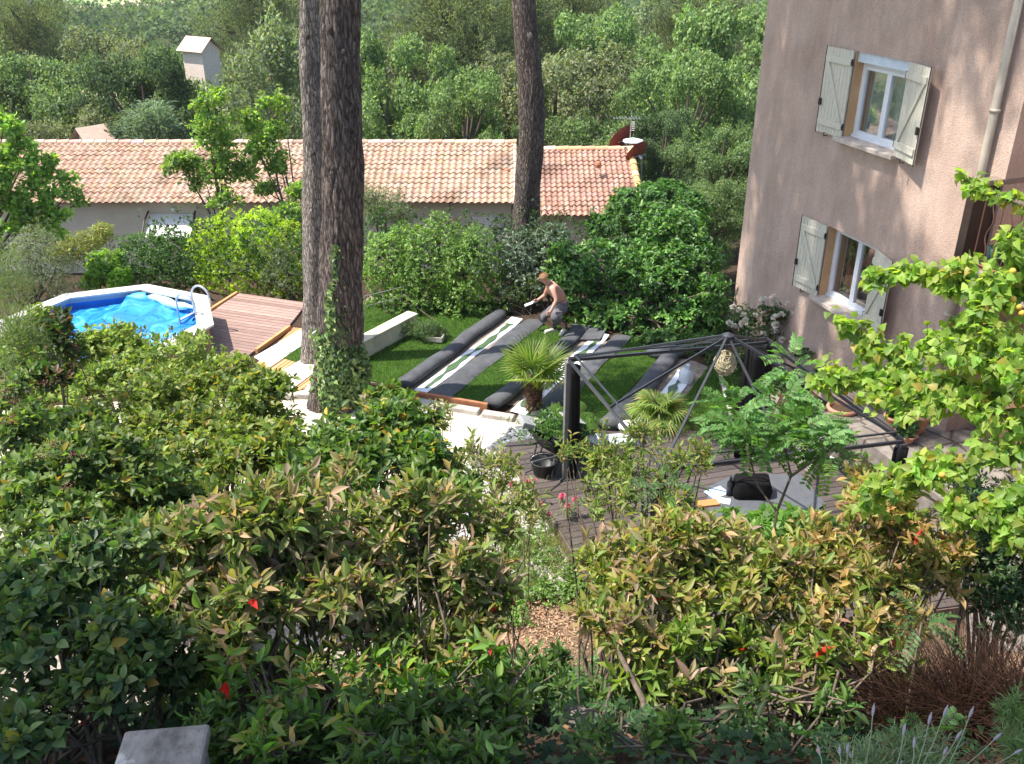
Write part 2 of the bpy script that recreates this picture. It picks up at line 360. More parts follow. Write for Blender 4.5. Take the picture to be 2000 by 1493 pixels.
sheet('patio_paving', [(4.9, 7.6), (9, 7), (9, 12.6), (5.2, 13.6), (4.9, 13.2), (5.0, 12.2), (5.75, 9.9), (5.4, 8.6)], .16, CRAZY, th=.14)

# =================== TURF STRIPS ===================
def grass_mat(name, a, b):
    t = NT(name); co = t.co((1, 1, 1)); f = t.noise(190, co, 3, .7); g2 = t.noise(2.2, co, 3)
    c = t.mix(t.ramp(f, [(.3, a), (.7, b)]), t.ramp(g2, [(.35, (.78, .8, .75)), (.65, (1.1, 1.1, 1))]), 1., 'MULTIPLY')
    t.bump(f, 1.0, .02); return t.fin(c, .75, .12)
TURF = grass_mat('turf_green', (.035, .075, .014), (.10, .185, .032))
BACK = mottled('turf_backing', [(.3, (.062, .064, .07)), (.7, (.105, .108, .118))], 5, bsc=130, bst=.35, spec=.2, rough=.8)
TAPE = mottled('white_seam_tape', [(.3, (.72, .74, .78)), (.7, (.84, .85, .88))], 3, rough=.5)
GLUE = mottled('green_glue', [(.3, (.05, .09, .04)), (.7, (.10, .16, .075))], 12, rough=.35, spec=.5)
def turf_blades(sa, sb, parent, n, t1=None):
    s_ = rng.uniform(sa, sb, n); f0 = np.array([front(q) for q in s_]); b0 = np.array([back(q) for q in s_]); t_ = f0+(b0-f0)*rng.random(n)
    P = OS[None, :]+bS[None, :]*s_[:, None]+aS[None, :]*t_[:, None]; P = np.c_[P, np.full(n, .042)]
    leaves('pile', P, np.c_[rng.normal(0, .5, (n, 2)), np.ones(n)], rdir(n), rng.uniform(.03, .05, n), .009, pal(n, [((.05, .12, .02), 3), ((.09, .19, .03), 3), ((.16, .24, .06), 1)], .2), T_Q, LEAF, parent)
def turf(label, sa, sb, ta=None, tb=None):
    N = 10; ss = np.linspace(sa, sb, N)
    poly = [ST(s, (ta if ta is not None else front(s))+.012*math.sin(s*9)) for s in ss]+[ST(s, (tb if tb is not None else back(s))+.02*math.sin(s*7)) for s in ss[::-1]]
    t = thing('turf_mat', label, 'artificial turf', (*ST((sa+sb)/2, 2), 0), None)
    mb = MB().prism(poly, .022, .045); mb.build('green_pile', TURF, t)
    turf_blades(sa, sb, t, int((sb-sa)*11000)); return t
def roll(parent, s, r_in, w_, n=9):
    """turf edge folded back on itself: a thick lazy roll, backing outwards"""
    path = []; rr = []
    for i, q in enumerate(np.linspace(0, 1, 26)):
        r = r_in*(1-(.35*q if s > 1 else 0)); t = front(s)*(1-q)+back(s)*q-.02; x, y = ST(s+.03*math.sin(q*6+s*3)+.015*math.sin(q*17), t)
        path.append((x, y, .03+r*(.78+.08*math.sin(q*11+s)))); rr.append(r*(1+.10*math.sin(q*8+s*2)+.06*math.sin(q*23)+.04*math.sin(q*51+s)))
    mb = MB(); P = np.array(path); V = []; m = 18
    for i in range(len(P)):
        for j in range(m):
            a = 2*math.pi*j/m; ca = math.copysign(abs(math.cos(a))**.8, math.cos(a)); V.append(P[i]+np.array([bS[0]*ca*w_, bS[1]*ca*w_, math.sin(a)*rr[i]*.85]))
    mb.add(V, [(i*m+j, i*m+(j+1) % m, (i+1)*m+(j+1) % m, (i+1)*m+j) for i in range(len(P)-1) for j in range(m)]+[tuple(range(m-1, -1, -1)), tuple((len(P)-1)*m+j for j in range(m))])
    o = mb.build('rolled_edge', BACK, parent, smooth=True)
    g = MB()  # green pile showing along the underside of the roll
    V = []; 
    for i in range(len(P)):
        for k, (ds, z) in enumerate([(-w_*1.12, .05), (-w_*.93, .10), (w_*.9, .05)]): V.append((P[i][0]+bS[0]*ds, P[i][1]+bS[1]*ds, z if k != 1 else .03+rr[i]*.5))
    g.add(V, [(i*3+j, i*3+j+1, (i+1)*3+j+1, (i+1)*3+j) for i in range(len(P)-1) for j in range(1)])
    g.build('pile_lip', TURF, o); return o
def flap(parent, sa, sb, tb=None, ta=None):
    """turned-over edge lying flat with the dark backing up"""
    V = []; nt = 22; ns = 6
    for q in np.linspace(0, 1, nt):
        for p in np.linspace(0, 1, ns):
            s = sa*(1-p)+sb*p+.02*math.sin(q*13+sa)*(1 if p in (0., 1.) else 0); t = (front(s) if ta is None else ta)*(1-q)+(back(s) if tb is None else tb)*q
            x, y = ST(s, t-.03); V.append((x, y, .062+.03*math.sin(math.pi*p)**.5+.012*math.sin(q*9+p*2)+(.05*p*max(0, q-.9)*10)))
    n0 = len(V); V += [(v[0], v[1], v[2]-.02) for v in V]
    Fc = [(i*ns+j, i*ns+j+1, (i+1)*ns+j+1, (i+1)*ns+j) for i in range(nt-1) for j in range(ns-1)]
    Fc += [tuple(n0+k for k in reversed(f)) for f in Fc]
    for i in range(nt-1):
        for j in (0, ns-1): a, b = i*ns+j, (i+1)*ns+j; Fc.append((a, b, n0+b, n0+a))
    for i in (0, nt-1):
        for j in range(ns-1): a, b = i*ns+j, i*ns+j+1; Fc.append((a, b, n0+b, n0+a))
    return build('folded_edge', V, Fc, BACK, parent, smooth=False)
def tape(label, s0, s1, ta=0, tb=0, blobs=()):
    t = thing('seam_tape', label, 'seam tape', (*ST((s0+s1)/2, 2), .02), 'white seam tapes waiting between the turf strips')
    V = []; n = 24
    for i, q in enumerate(np.linspace(0, 1, n)):
        tt = (front(s0)-.03+ta)*(1-q)+(back(s0)-.06+tb)*q; wig = .01*math.sin(q*7+s0); up = .05*max(0, q-.93)/.07
        for s in (s0+wig, s1+wig): V.append((*ST(s, tt), .028+up+.006*(1+math.sin(q*15+s))))
    build('strip', V, [(2*i, 2*i+1, 2*i+3, 2*i+2) for i in range(n-1)], TAPE, t)
    V = []; n = 60; c = (s0+s1)/2
    for q in np.linspace(.05, .95, n):
        tt = (front(s0)+ta)*(1-q)+(back(s0)+tb)*q; w_ = .05+.022*math.sin(q*21+s0*3)+.018*math.sin(q*47)+(.05 if q > .92 or (q < .12 and s0 > 1) else 0)+(.05 if q > .9 else 0)
        cc = c+.02*math.sin(q*12+s0*2); e = min(1, (q-.05)*25, (.95-q)*25); w_ = max(.012, w_)*(.25+.75*max(0, e))
        for s in (cc-w_, cc+w_): V.append((*ST(s, tt), .048))
        V[-2] = (*V[-2][:2], .047)
    build('glue_trail', V, [(2*i, 2*i+1, 2*i+3, 2*i+2) for i in range(n-1)], GLUE, t)
    return t
t1 = turf('sunlit green turf mat on the left, beside the cream wall', -2.95, -.05); roll(t1, .0, .10, .15)
t2 = turf('narrow green turf mat in front of the man, between the first tape and the palm', .97, 1.66); flap(t2, .56, .99); roll(t2, 1.84, .12, .16)
t3 = turf('shaded green turf mat right of the fan palm, its dark backing folded over', 2.80, 3.66); flap(t3, 2.50, 2.86); roll(t3, 3.88, .12, .17)
t4 = turf('darkest green turf mat beside the planting bed under the gazebo roof', 4.62, 5.75)
t4.location = (*t4.location[:2], 0)
tape('white tape strip with a long green glue trail, left of the two complete ones', .24, .50)
tape('white tape strip with green glue running behind the palm trunk', 2.12, 2.42, .05)
tape('short white tape strip half hidden by the small palm', 4.18, 4.50, .1, -.7)
# extra dark backing sheet behind the man
o = build('turf_offcut', [(1.05, 17.0, .07), (1.75, 17.0, .08), (1.95, 17.5, .12), (1.25, 17.75, .10), (1.05, 17.0, .05), (1.75, 17.0, .05), (1.95, 17.5, .09), (1.25, 17.75, .08)], [(0, 1, 2, 3), (7, 6, 5, 4), (0, 4, 5, 1), (1, 5, 6, 2), (2, 6, 7, 3), (3, 7, 4, 0)], BACK)
tag(o, 'dark grey turf offcut lying backing up behind the man\'s shoes', 'turf offcut')
# timber edging along the lawn, stone kerb
TIMB = mottled('rusty_timber', [(.3, (.26, .10, .05)), (.7, (.42, .19, .10))], 5, stretch=(1, 1, 1))
o = MB().box(((-2.9-.42)/2, (15.02+14.12)/2, .07), (2.65, .06, .16), math.atan2(-.9, 2.48), bev=.006).build('timber_edging', TIMB); tag(o, 'reddish timber board edging the front of the lawn', 'edging board')
STONE = mottled('pale_stone', [(.3, (.3, .27, .24)), (.7, (.52, .48, .43))], 7, bsc=40, bst=.6, bd=.02)
mb = MB()
for i in range(7):
    q = i/6; mb.box((-2.6+3.55*q, 14.72-1.28*q+.02*math.sin(i*3), .045), (.56, .16, .1), math.atan2(-1.28, 3.55)+.03*math.sin(i*5), bev=.015)
o = mb.build('stone_kerb', STONE); tag(o, 'low kerb of pale stones between the lawn and the sunny path', 'kerb')
o = MB().box((3.74, 14.3, .05), (.07, 2.1, .12), -.08, bev=.01).build('bed_edging', STONE); tag(o, 'thin pale stone edging between dark turf and rose bed', 'edging')
# =================== CREAM LOW WALL, TRELLIS, TROUGH ===================
CREAM = mottled('cream_render', [(.3, (.40, .35, .26)), (.45, (.60, .54, .41)), (.7, (.72, .66, .52))], 3.2, bsc=120, bst=.25)
t = thing('low_wall', 'low cream rendered garden wall with a flat coping beside the sunny turf', 'wall', (-2.5, 16.6, 0))
_d = math.atan2(1.55, .98)
MB().box((-2.72, 16.48, .18), (2.6, .22, .38), _d, bev=.01).build('wall', CREAM, t)
MB().box((-2.72, 16.48, .395), (2.64, .27, .05), _d, bev=.012).build('coping', CREAM, t)
WIRE = plain('dull_wire', (.35, .33, .32), .5, .4, .6)
t = thing('wire_trellis', 'rusty wire trellis fence standing behind the cream wall', 'trellis', (-2.75, 18.3, 0))
mb = MB(); A_ = np.array([-3.05, 17.95]); B_ = np.array([-2.15, 18.55])
for q in np.linspace(0, 1, 6): c = A_*(1-q)+B_*q; mb.tube([(c[0], c[1], 0), (c[0]+.01, c[1], .62)], .008, 6)
mb.build('uprights', WIRE, t); mb = MB()
for z in (.62, .4): mb.tube([(A_[0], A_[1], z), (B_[0], B_[1], z+.02)], .008, 6)
mb.build('wires', WIRE, t)
t = thing('stone_trough', 'small weathered trough lying on the turf by the rosemary bush', 'trough', Z(852, 668, .04))
c = Z(852, 668, .04)
mb = MB(); mb.box(c+np.array([0, 0, .05]), (.3, .2, .02), -.2); 
for dx, dy, sx, sy in ((0, .1, .3, .025), (0, -.1, .3, .025), (.14, 0, .025, .2), (-.14, 0, .025, .2)):
    ca, sa = math.cos(-.2), math.sin(-.2); mb.box(c+np.array([dx*ca-dy*sa, dx*sa+dy*ca, .09]), (sx, sy, .1), -.2, bev=.004)
mb.build('basin', STONE, t); MB().box(c+np.array([0, 0, .075]), (.24, .16, .03), -.2).build('soil', plain('trough_soil', (.08, .05, .035)), t)

# =================== POOL AND ITS DECK ===================
WHT = mottled('white_coping', [(.3, (.50, .48, .44)), (.7, (.66, .64, .60))], 8, bsc=80, bst=.2, rough=.6)
LINER = plain('blue_liner', (.02, .22, .75), .35, .5, 0, .12, 3)
PC = np.array([-7.86, 16.6]); PR = 2.13; pz = .6
def octo(r, k0=0): return [(PC[0]+r*math.cos(R(88+45*k)), PC[1]+r*math.sin(R(88+45*k))) for k in range(8)]
t = thing('swimming_pool', 'octagonal above ground pool with white coping and blue liner', 'pool', (PC[0], PC[1], 0))
def ring(mb, ro, ri, z0, z1):
    o1, i1 = octo(ro), octo(ri); V = [(*p, z1) for p in o1]+[(*p, z1) for p in i1]+[(*p, z0) for p in o1]+[(*p, z0) for p in i1]; Fc = []
    for k in range(8):
        j = (k+1) % 8; Fc += [(k, j, 8+j, 8+k), (16+k, 24+k, 24+j, 16+j), (k, 16+k, 16+j, j), (8+k, 8+j, 24+j, 24+k)]
    return mb.add(V, Fc)
ring(MB(), PR-.1, PR-.16, 0, pz-.04).build('outer_wall', mottled('pool_planks', [(.3, (.28, .2, .13)), (.7, (.42, .32, .22))], 4, stretch=(1, 1, 12)), t)
ring(MB(), PR, PR-.33, pz-.04, pz).build('coping', WHT, t)
ring(MB(), PR-.155, PR-.18, pz-.17, pz-.045).build('inner_band', mottled('grey_pool_wall', [(.3, (.42, .48, .56)), (.7, (.52, .57, .62))], 4), t)
ring(MB(), PR-.16, PR-.175, .0, pz-.17).build('liner', LINER, t)
q = octo(PR-.3); a_, b_ = np.array(q[7]), np.array(q[0]); m_ = a_*.55+b_*.45; an = math.atan2(*(b_-a_)[::-1])
mb = MB().box((m_[0], m_[1]+.06, pz-.1), (.3, .03, .1), an); o = mb.build('skimmer_frame', WHT, t)
MB().box((m_[0]-.008, m_[1]+.035, pz-.1), (.22, .02, .055), an).build('slot', plain('dark_slot', (.02, .025, .03)), o)
V = [(*p, pz-.30) for p in octo(PR-.17)]
wt = NT('pool_water'); wt.b.inputs['Base Color'].default_value = (.03, .28, .62, 1); wt.bump(wt.noise(6), .3, .03); wt = wt.fin((.02, .26, .68), .08, .5)
build('water', V, [tuple(range(8))], wt, t)
# bubble cover, crumpled, partly dragged up over the rim
n = 46; V = []; Fc = []; ids = {}
cvm = NT('pool_cover_blue'); cvm.bump(cvm.noise(120), .4, .004)
cvm = cvm.fin(cvm.ramp(cvm.noise(1.6, None, 4, .6, 1.5), [(.40, (.012, .16, .62)), (.55, (.04, .32, .78)), (.68, (.20, .52, .86))]), .22, .6)
for i in range(n):
    for j in range(n):
        x = -1.72+3.44*i/(n-1); y = -1.72+3.44*j/(n-1); 
        if max(abs(x*math.cos(k*math.pi/4+R(20.5))+y*math.sin(k*math.pi/4+R(20.5))) for k in range(4)) > 1.70*.985: continue
        g_ = math.sin(x*2.2+y*1.1+1.2*math.sin(y*2.1)); z = pz-.27+.05*max(0, g_)**6*1.8+.02*math.sin(x*5.3+math.sin(y*3)*2)+.012*math.sin(y*9+x*4)
        if y > 1.1 and x > -.2: z += (y-1.1)*.28
        ids[i, j] = len(V); V.append((PC[0]+x, PC[1]+y, z))
for (i, j) in ids:
    if all(k in ids for k in ((i+1, j), (i+1, j+1), (i, j+1))): Fc.append((ids[i, j], ids[i+1, j], ids[i+1, j+1], ids[i, j+1]))
o = build('pool_cover', V, Fc, cvm, None, smooth=True); tag(o, 'crumpled light blue bubble cover floating on the pool water', 'pool cover')
# loose fold along the back edge
mb = MB(); a0 = np.array([PC[0]+.25, PC[1]+1.66]); b0 = np.array([PC[0]+1.5, PC[1]+.95])
pts = [(*(a0*(1-q)+b0*q), pz-.12+.03*math.sin(q*9)) for q in np.linspace(0, 1, 16)]
mb.tube(pts, [.03+.07*math.sin(math.pi*min(1, q*1.05+.05))*(1+.2*math.sin(q*20)) for q in np.linspace(0, 1, 16)], 10)
o = mb.build('cover_fold', plain('pale_cover_underside', (.45, .74, .86), .3, .5, 0, .2, 6), None, True); tag(o, 'pale turquoise folded end of the cover gathered under the white coping', 'cover fold')
CHROME = plain('chrome', (.60, .60, .58), .22, .6, .45)
t = thing('pool_ladder', 'curved chrome pool ladder over the white coping', 'ladder', (-6.2, 17.1, .6))
L0 = Z(370, 590, pz)[:2]; dirr = np.array([.93, -.38]); per = np.array([.38, .93])*.25
lb = Z(388, 606, pz)[:2]
for k in (-1, 1):
    c0 = lb-dirr*.32+per*k*.9; pts = []
    pts.append((*c0, .05))
    for a in np.linspace(0, math.pi, 14): p = c0+dirr*(.22-.22*math.cos(a)); pts.append((*p, pz+.18+.24*math.sin(a)))
    pts.append((*(c0+dirr*.44), pz))
    MB().tube(pts, .021, 10).build('rail', CHROME, t, True)
for z in (.18, .4): MB().box((*(lb-dirr*.34), z), (.06, .42, .03), math.atan2(-.38, .93)).build('rung', CHROME, t)
DECKP = [Z(466, 577)[:2], Z(600, 596)[:2], (-4.62, 17.65), Z(497, 690)[:2], Z(440, 735)[:2], Z(395, 720)[:2], Z(405, 620)[:2]]
def plank_mat(name, stops, ang, pitch, gap=.05, vs=1.0):
    t = NT(name); co = t.co((1, 1, 1), (0, 0, -ang)); sx = t.n('ShaderNodeSeparateXYZ'); t.l(co, sx.inputs[0])
    dv = t.n('ShaderNodeMath', operation='DIVIDE'); t.l(sx.outputs[1], dv.inputs[0]); dv.inputs[1].default_value = pitch
    fl = t.n('ShaderNodeMath', operation='FLOOR'); t.l(dv.outputs[0], fl.inputs[0]); fr = t.n('ShaderNodeMath', operation='FRACT'); t.l(dv.outputs[0], fr.inputs[0])
    cm = t.n('ShaderNodeCombineXYZ'); t.l(fl.outputs[0], cm.inputs[1])
    mu = t.n('ShaderNodeMath', operation='MULTIPLY'); t.l(sx.outputs[0], mu.inputs[0]); mu.inputs[1].default_value = .2; fl2 = t.n('ShaderNodeMath', operation='FLOOR')
    wn0 = t.n('ShaderNodeTexWhiteNoise', noise_dimensions='3D'); t.l(cm.outputs[0], wn0.inputs['Vector'])
    ad = t.n('ShaderNodeMath', operation='ADD'); t.l(mu.outputs[0], ad.inputs[0]); t.l(wn0.outputs['Value'], ad.inputs[1]); t.l(ad.outputs[0], fl2.inputs[0]); t.l(fl2.outputs[0], cm.inputs[0])
    wn = t.n('ShaderNodeTexWhiteNoise', noise_dimensions='3D'); t.l(cm.outputs[0], wn.inputs['Vector'])
    grain = t.noise(1, t.co((6, 60, 6), (0, 0, -ang)), 4)
    c = t.ramp(grain, stops); c = t.mix(c, t.ramp(wn.outputs['Value'], [(0, (.72,)*3), (1, (1.25,)*3)]), 1., 'MULTIPLY')
    g = t.ramp(fr.outputs[0], [(0, (0, 0, 0)), (gap, (1, 1, 1)), (1-gap, (1, 1, 1)), (1, (0, 0, 0))])
    c = t.mix(tuple(q*.25 for q in stops[0][1]), c, g); t.bump(g, 1, .02); return t.fin(c, .7, .25)
t = thing('pool_deck', 'reddish weathered wooden deck in the sun beside the pool', 'deck', (-5.4, 17.8, 0))
da = math.atan2(DECKP[1][1]-DECKP[0][1], DECKP[1][0]-DECKP[0][0])
MB().prism(DECKP, -.02, .05).build('boards', plank_mat('red_decking', [(.3, (.24, .145, .12)), (.7, (.42, .29, .25))], da, .13), t)
OR = mottled('orange_larch', [(.3, (.48, .22, .09)), (.7, (.66, .36, .17))], 5, stretch=(1, 1, 4))
def trim(p, q, parent, name, z=.03, wd=.07, h=.12, m=OR):
    p, q = np.array(p), np.array(q); c = (p+q)/2; d = q-p; return MB().box((*c, z), (np.linalg.norm(d), wd, h), math.atan2(d[1], d[0]), bev=.006).build(name, m, parent)
trim((-4.58, 17.68), np.array(DECKP[3])+[.04, 0], t, 'edge_board'); trim(np.array(DECKP[0])+[-.03, 0], np.array(Z(412, 610)[:2]), t, 'edge_board')
# slatted walkway with white sheets
t = thing('slat_walkway', 'pale orange slatted wooden walkway between the red deck and the pine trunks', 'walkway', (-4.2, 16.3, 0))
MB().prism([(-4.5, 17.7), (-3.2, 17.3), (-2.9, 15.4), (-3.4, 15.1), Z(540, 775)[:2], Z(503, 712)[:2]], -.02, .035).build('boards', plank_mat('larch_slats', [(.3, (.50, .25, .10)), (.7, (.72, .43, .22))], math.atan2(1.1, .45), .085, .12), t)
SHT = mottled('white_board', [(.3, (.74, .73, .70)), (.7, (.82, .81, .79))], 3, rough=.6)
for lab, P_, z in (('long white board lying on the slats along the red deck', [(592, 648), (596, 676), (528, 722), (497, 702)], .05), ('wide white board lying on the slats beside the pine roots', [(592, 706), (620, 712), (612, 734), (560, 773), (527, 770), (531, 742)], .05)):
    o = MB().prism([Z(*p)[:2] for p in P_], z-.012, z+.006).build('white_board', SHT); tag(o, lab, 'panel')
c = Z(612, 770)
mb = MB()
for dx, dy, r in ((0, 0, .14), (.16, .1, .1), (-.06, .22, .09)): mb.sphere(c+np.array([dx, dy, r*.4]), r, 9, 6, (1.2, .8, .7))
o = mb.build('rock', STONE); tag(o, 'pale rough rock at the foot of the big pine trunk', 'rock')
c = Z(585, 782); mb = MB()
for i in range(5): mb.box((-4.9+i*.42, 14.62+.05*math.sin(i*2), .05), (.40, .15, .12), .05*math.sin(i*3), bev=.02)
o = mb.build('stone_edging', STONE); tag(o, 'row of bleached edging stones left of the big pine trunk', 'edging')

# =================== PINK HOUSE ===================
CN = np.array([4.5, 17.65]); dW = np.array([.304, -.953]); nW = np.array([-.953, -.304])
def HW(w_, o_, z): q = CN+dW*w_+nW*o_; return np.array([q[0], q[1], z])
def PW(u, v, o_=0.):
    d = ray(u, v); p0 = HW(0, o_, 0); n3 = np.array([*nW, 0]); c = np.array([0, 0, H]); t = (p0-c)@n3/(d@n3); q = c+d*t; return float((q[:2]-CN)@dW), float(q[2])
AXW = [[*dW, 0], [*nW, 0], [0, 0, 1]]; AW = math.atan2(dW[1], dW[0])
PINK = NT('pink_render'); _co = PINK.co()
_c = PINK.ramp(PINK.noise(2.2, PINK.co((1, 1, .35)), 5), [(.3, (.60, .435, .355)), (.55, (.69, .515, .425)), (.75, (.76, .59, .50))])
_c = PINK.mix(_c, PINK.ramp(PINK.noise(7, PINK.co((1, 1, .07)), 5, .7), [(.3, (.90, .89, .88)), (.5, (1, 1, 1)), (.75, (1.04, 1.03, 1.02))]), 1., 'MULTIPLY')
_c = PINK.mix(_c, PINK.ramp(PINK.noise(1.1, _co, 6, .7), [(.35, (.86, .85, .85)), (.6, (1.04, 1.04, 1.04))]), 1., 'MULTIPLY')
_g = PINK.ramp(PINK.noise(48, _co, 4, .85), [(.3, (.70, .69, .69)), (.7, (1.16, 1.16, 1.16))])
PINK.bump(PINK.noise(48, _co, 4, .85), 1.0, .03); PINK = PINK.fin(PINK.mix(_c, _g, 1., 'MULTIPLY'), .92, .1)
OCHRE = mottled('ochre_reveal', [(.3, (.50, .30, .15)), (.7, (.62, .39, .21))], 4, bsc=90, bst=.3)
house = thing('pink_house', 'tall pink rendered house with pale shutters at the right of the garden', 'house', (*HW(3, 0, 0)[:2], 0))
WEND = 6.05; OW = [(2.66, 3.94, 1.74, 2.98), (2.66, 3.94, 4.46, 5.76)]
V = []; Fc = []
ws = [0, 2.66, 3.94, WEND]; zs = [-1, 1.74, 2.98, 4.46, 5.76, 9.2]
def quad(p): V.extend(p); n = len(V); Fc.append((n-4, n-3, n-2, n-1))
for i in range(3):
    for j in range(5):
        if i == 1 and j in (1, 3): continue
        quad([HW(ws[i], 0, zs[j]), HW(ws[i+1], 0, zs[j]), HW(ws[i+1], 0, zs[j+1]), HW(ws[i], 0, zs[j+1])][::-1])
quad([HW(0, 0, -1), HW(0, 0, 9.2), HW(0, -9, 9.2), HW(0, -9, -1)]); quad([HW(WEND, 0, -1), HW(WEND, -1.3, -1), HW(WEND, -1.3, 9.2), HW(WEND, 0, 9.2)])
quad([HW(0, 0, 9.2), HW(WEND, 0, 9.2), HW(WEND, -9, 9.2), HW(0, -9, 9.2)])
quad([HW(0, -9, -1), HW(0, -9, 9.2), HW(13, -9, 9.2), HW(13, -9, -1)])
build('wall', V, Fc, PINK, house)
V = []; Fc = []
quad([HW(WEND, -1.3, -1), HW(13, -1.3, -1), HW(13, -1.3, 9.2), HW(WEND, -1.3, 9.2)])
build('recessed_wall', V, Fc, mottled('beige_render', [(.3, (.42, .31, .22)), (.7, (.52, .40, .29))], 3, bsc=90, bst=.5, bd=.01), house)
PVC = plain('white_pvc', (.74, .76, .80), .3, .5, 0, .03); SILL = mottled('stone_sill', [(.3, (.36, .29, .24)), (.5, (.5, .42, .36)), (.75, (.62, .55, .49))], 9, bsc=60, bst=.6)
gm = NT('window_glass'); gl = gm.n('ShaderNodeBsdfGlossy'); gl.inputs['Roughness'].default_value = .02; tr_ = gm.n('ShaderNodeBsdfTransparent'); tr_.inputs[0].default_value = (.78, .84, .84, 1)
fm = gm.n('ShaderNodeLayerWeight'); fm.inputs[0].default_value = .22; mx_ = gm.n('ShaderNodeMixShader'); mu_ = gm.n('ShaderNodeMath', operation='MULTIPLY'); mu_.inputs[1].default_value = .5; gm.l(fm.outputs['Fresnel'], mu_.inputs[0]); gm.l(mu_.outputs[0], mx_.inputs[0]); gm.l(tr_.outputs[0], mx_.inputs[1]); gm.l(gl.outputs[0], mx_.inputs[2]); gm.l(mx_.outputs[0], gm.out.inputs[0]); GLASS = gm.m
SHUT = NT('weathered_shutter_paint'); _co = SHUT.co()
_s = SHUT.noise(9, SHUT.co((14, 14, 1.2)), 5, .7); _c = SHUT.ramp(_s, [(.30, (.2, .17, .14)), (.40, (.52, .49, .40)), (.6, (.64, .60, .50)), (.8, (.70, .67, .57))])
SHUT.bump(SHUT.noise(20, SHUT.co((8, 8, 1)), 4), .4, .01); SHUT = SHUT.fin(_c, .75, .2)
IRON = plain('dark_iron', (.035, .028, .025), .5, .4, .3)
def shutter(parent, wh, z0, z1, wd, side, ang, label=None):
    """hinged at wh; side -1 opens away to small w, +1 to large w; ang = degrees it stands off the wall"""
    h = z1-z0; ca, sa = math.cos(R(ang)), math.sin(R(ang)); A = dW*side*ca+nW*sa; B_ = nW*ca-dW*side*sa   # along leaf, outward normal
    def L(a, b, z): q = HW(wh, .035, 0)[:2]+A*a+B_*b; return np.array([q[0], q[1], z])
    ax = [[*A, 0], [*B_, 0], [0, 0, 1]]
    mb = MB(); nb = 8; bw = wd/nb
    for i in range(nb): mb.box(L(bw*(i+.5), .0, (z0+z1)/2+.002*math.sin(i*5)), (bw-.006, .026, h), ax=ax)
    mb.box(L(wd/2, -.004, (z0+z1)/2), (wd-.01, .015, h-.01), ax=ax)
    s_ = mb.build('shutter', SHUT, parent); 
    if label: s_['label'] = label
    for zc in (z0+.17, z1-.17): MB().box(L(wd/2-.01, .026, zc), (wd-.04, .026, .10), ax=ax, bev=.003).build('batten', SHUT, s_)
    p, q = (L(.07, .026, z0+.22), L(wd-.09, .026, z1-.22)); d = q-p; ln = np.linalg.norm(d); d /= ln; up = np.cross(d, [*B_, 0])
    MB().box((p+q)/2, (ln, .024, .055), ax=[d, [*B_, 0], -up]).build('brace', SHUT, s_)
    mb = MB()
    for zc in (z0+.17, z1-.17): mb.tube([L(-.012, .02, zc-.05), L(-.012, .02, zc+.05)], .014, 7); mb.box(L(.05, .03, zc), (.12, .01, .03), ax=ax)
    mb.tube([L(wd+.004, .015, z0-.02), L(wd+.004, .015, z1+.02)], .007, 6); mb.box(L(wd-.03, .035, z0+.36*h), (.05, .03, .11), ax=ax, bev=.006)
    mb.tube([L(wd*.55, .0, z0-.03), L(wd*.55, .07, z0-.03), L(wd*.55, .07, z0+.03)], .008, 6)
    mb.build('ironwork', IRON, s_)
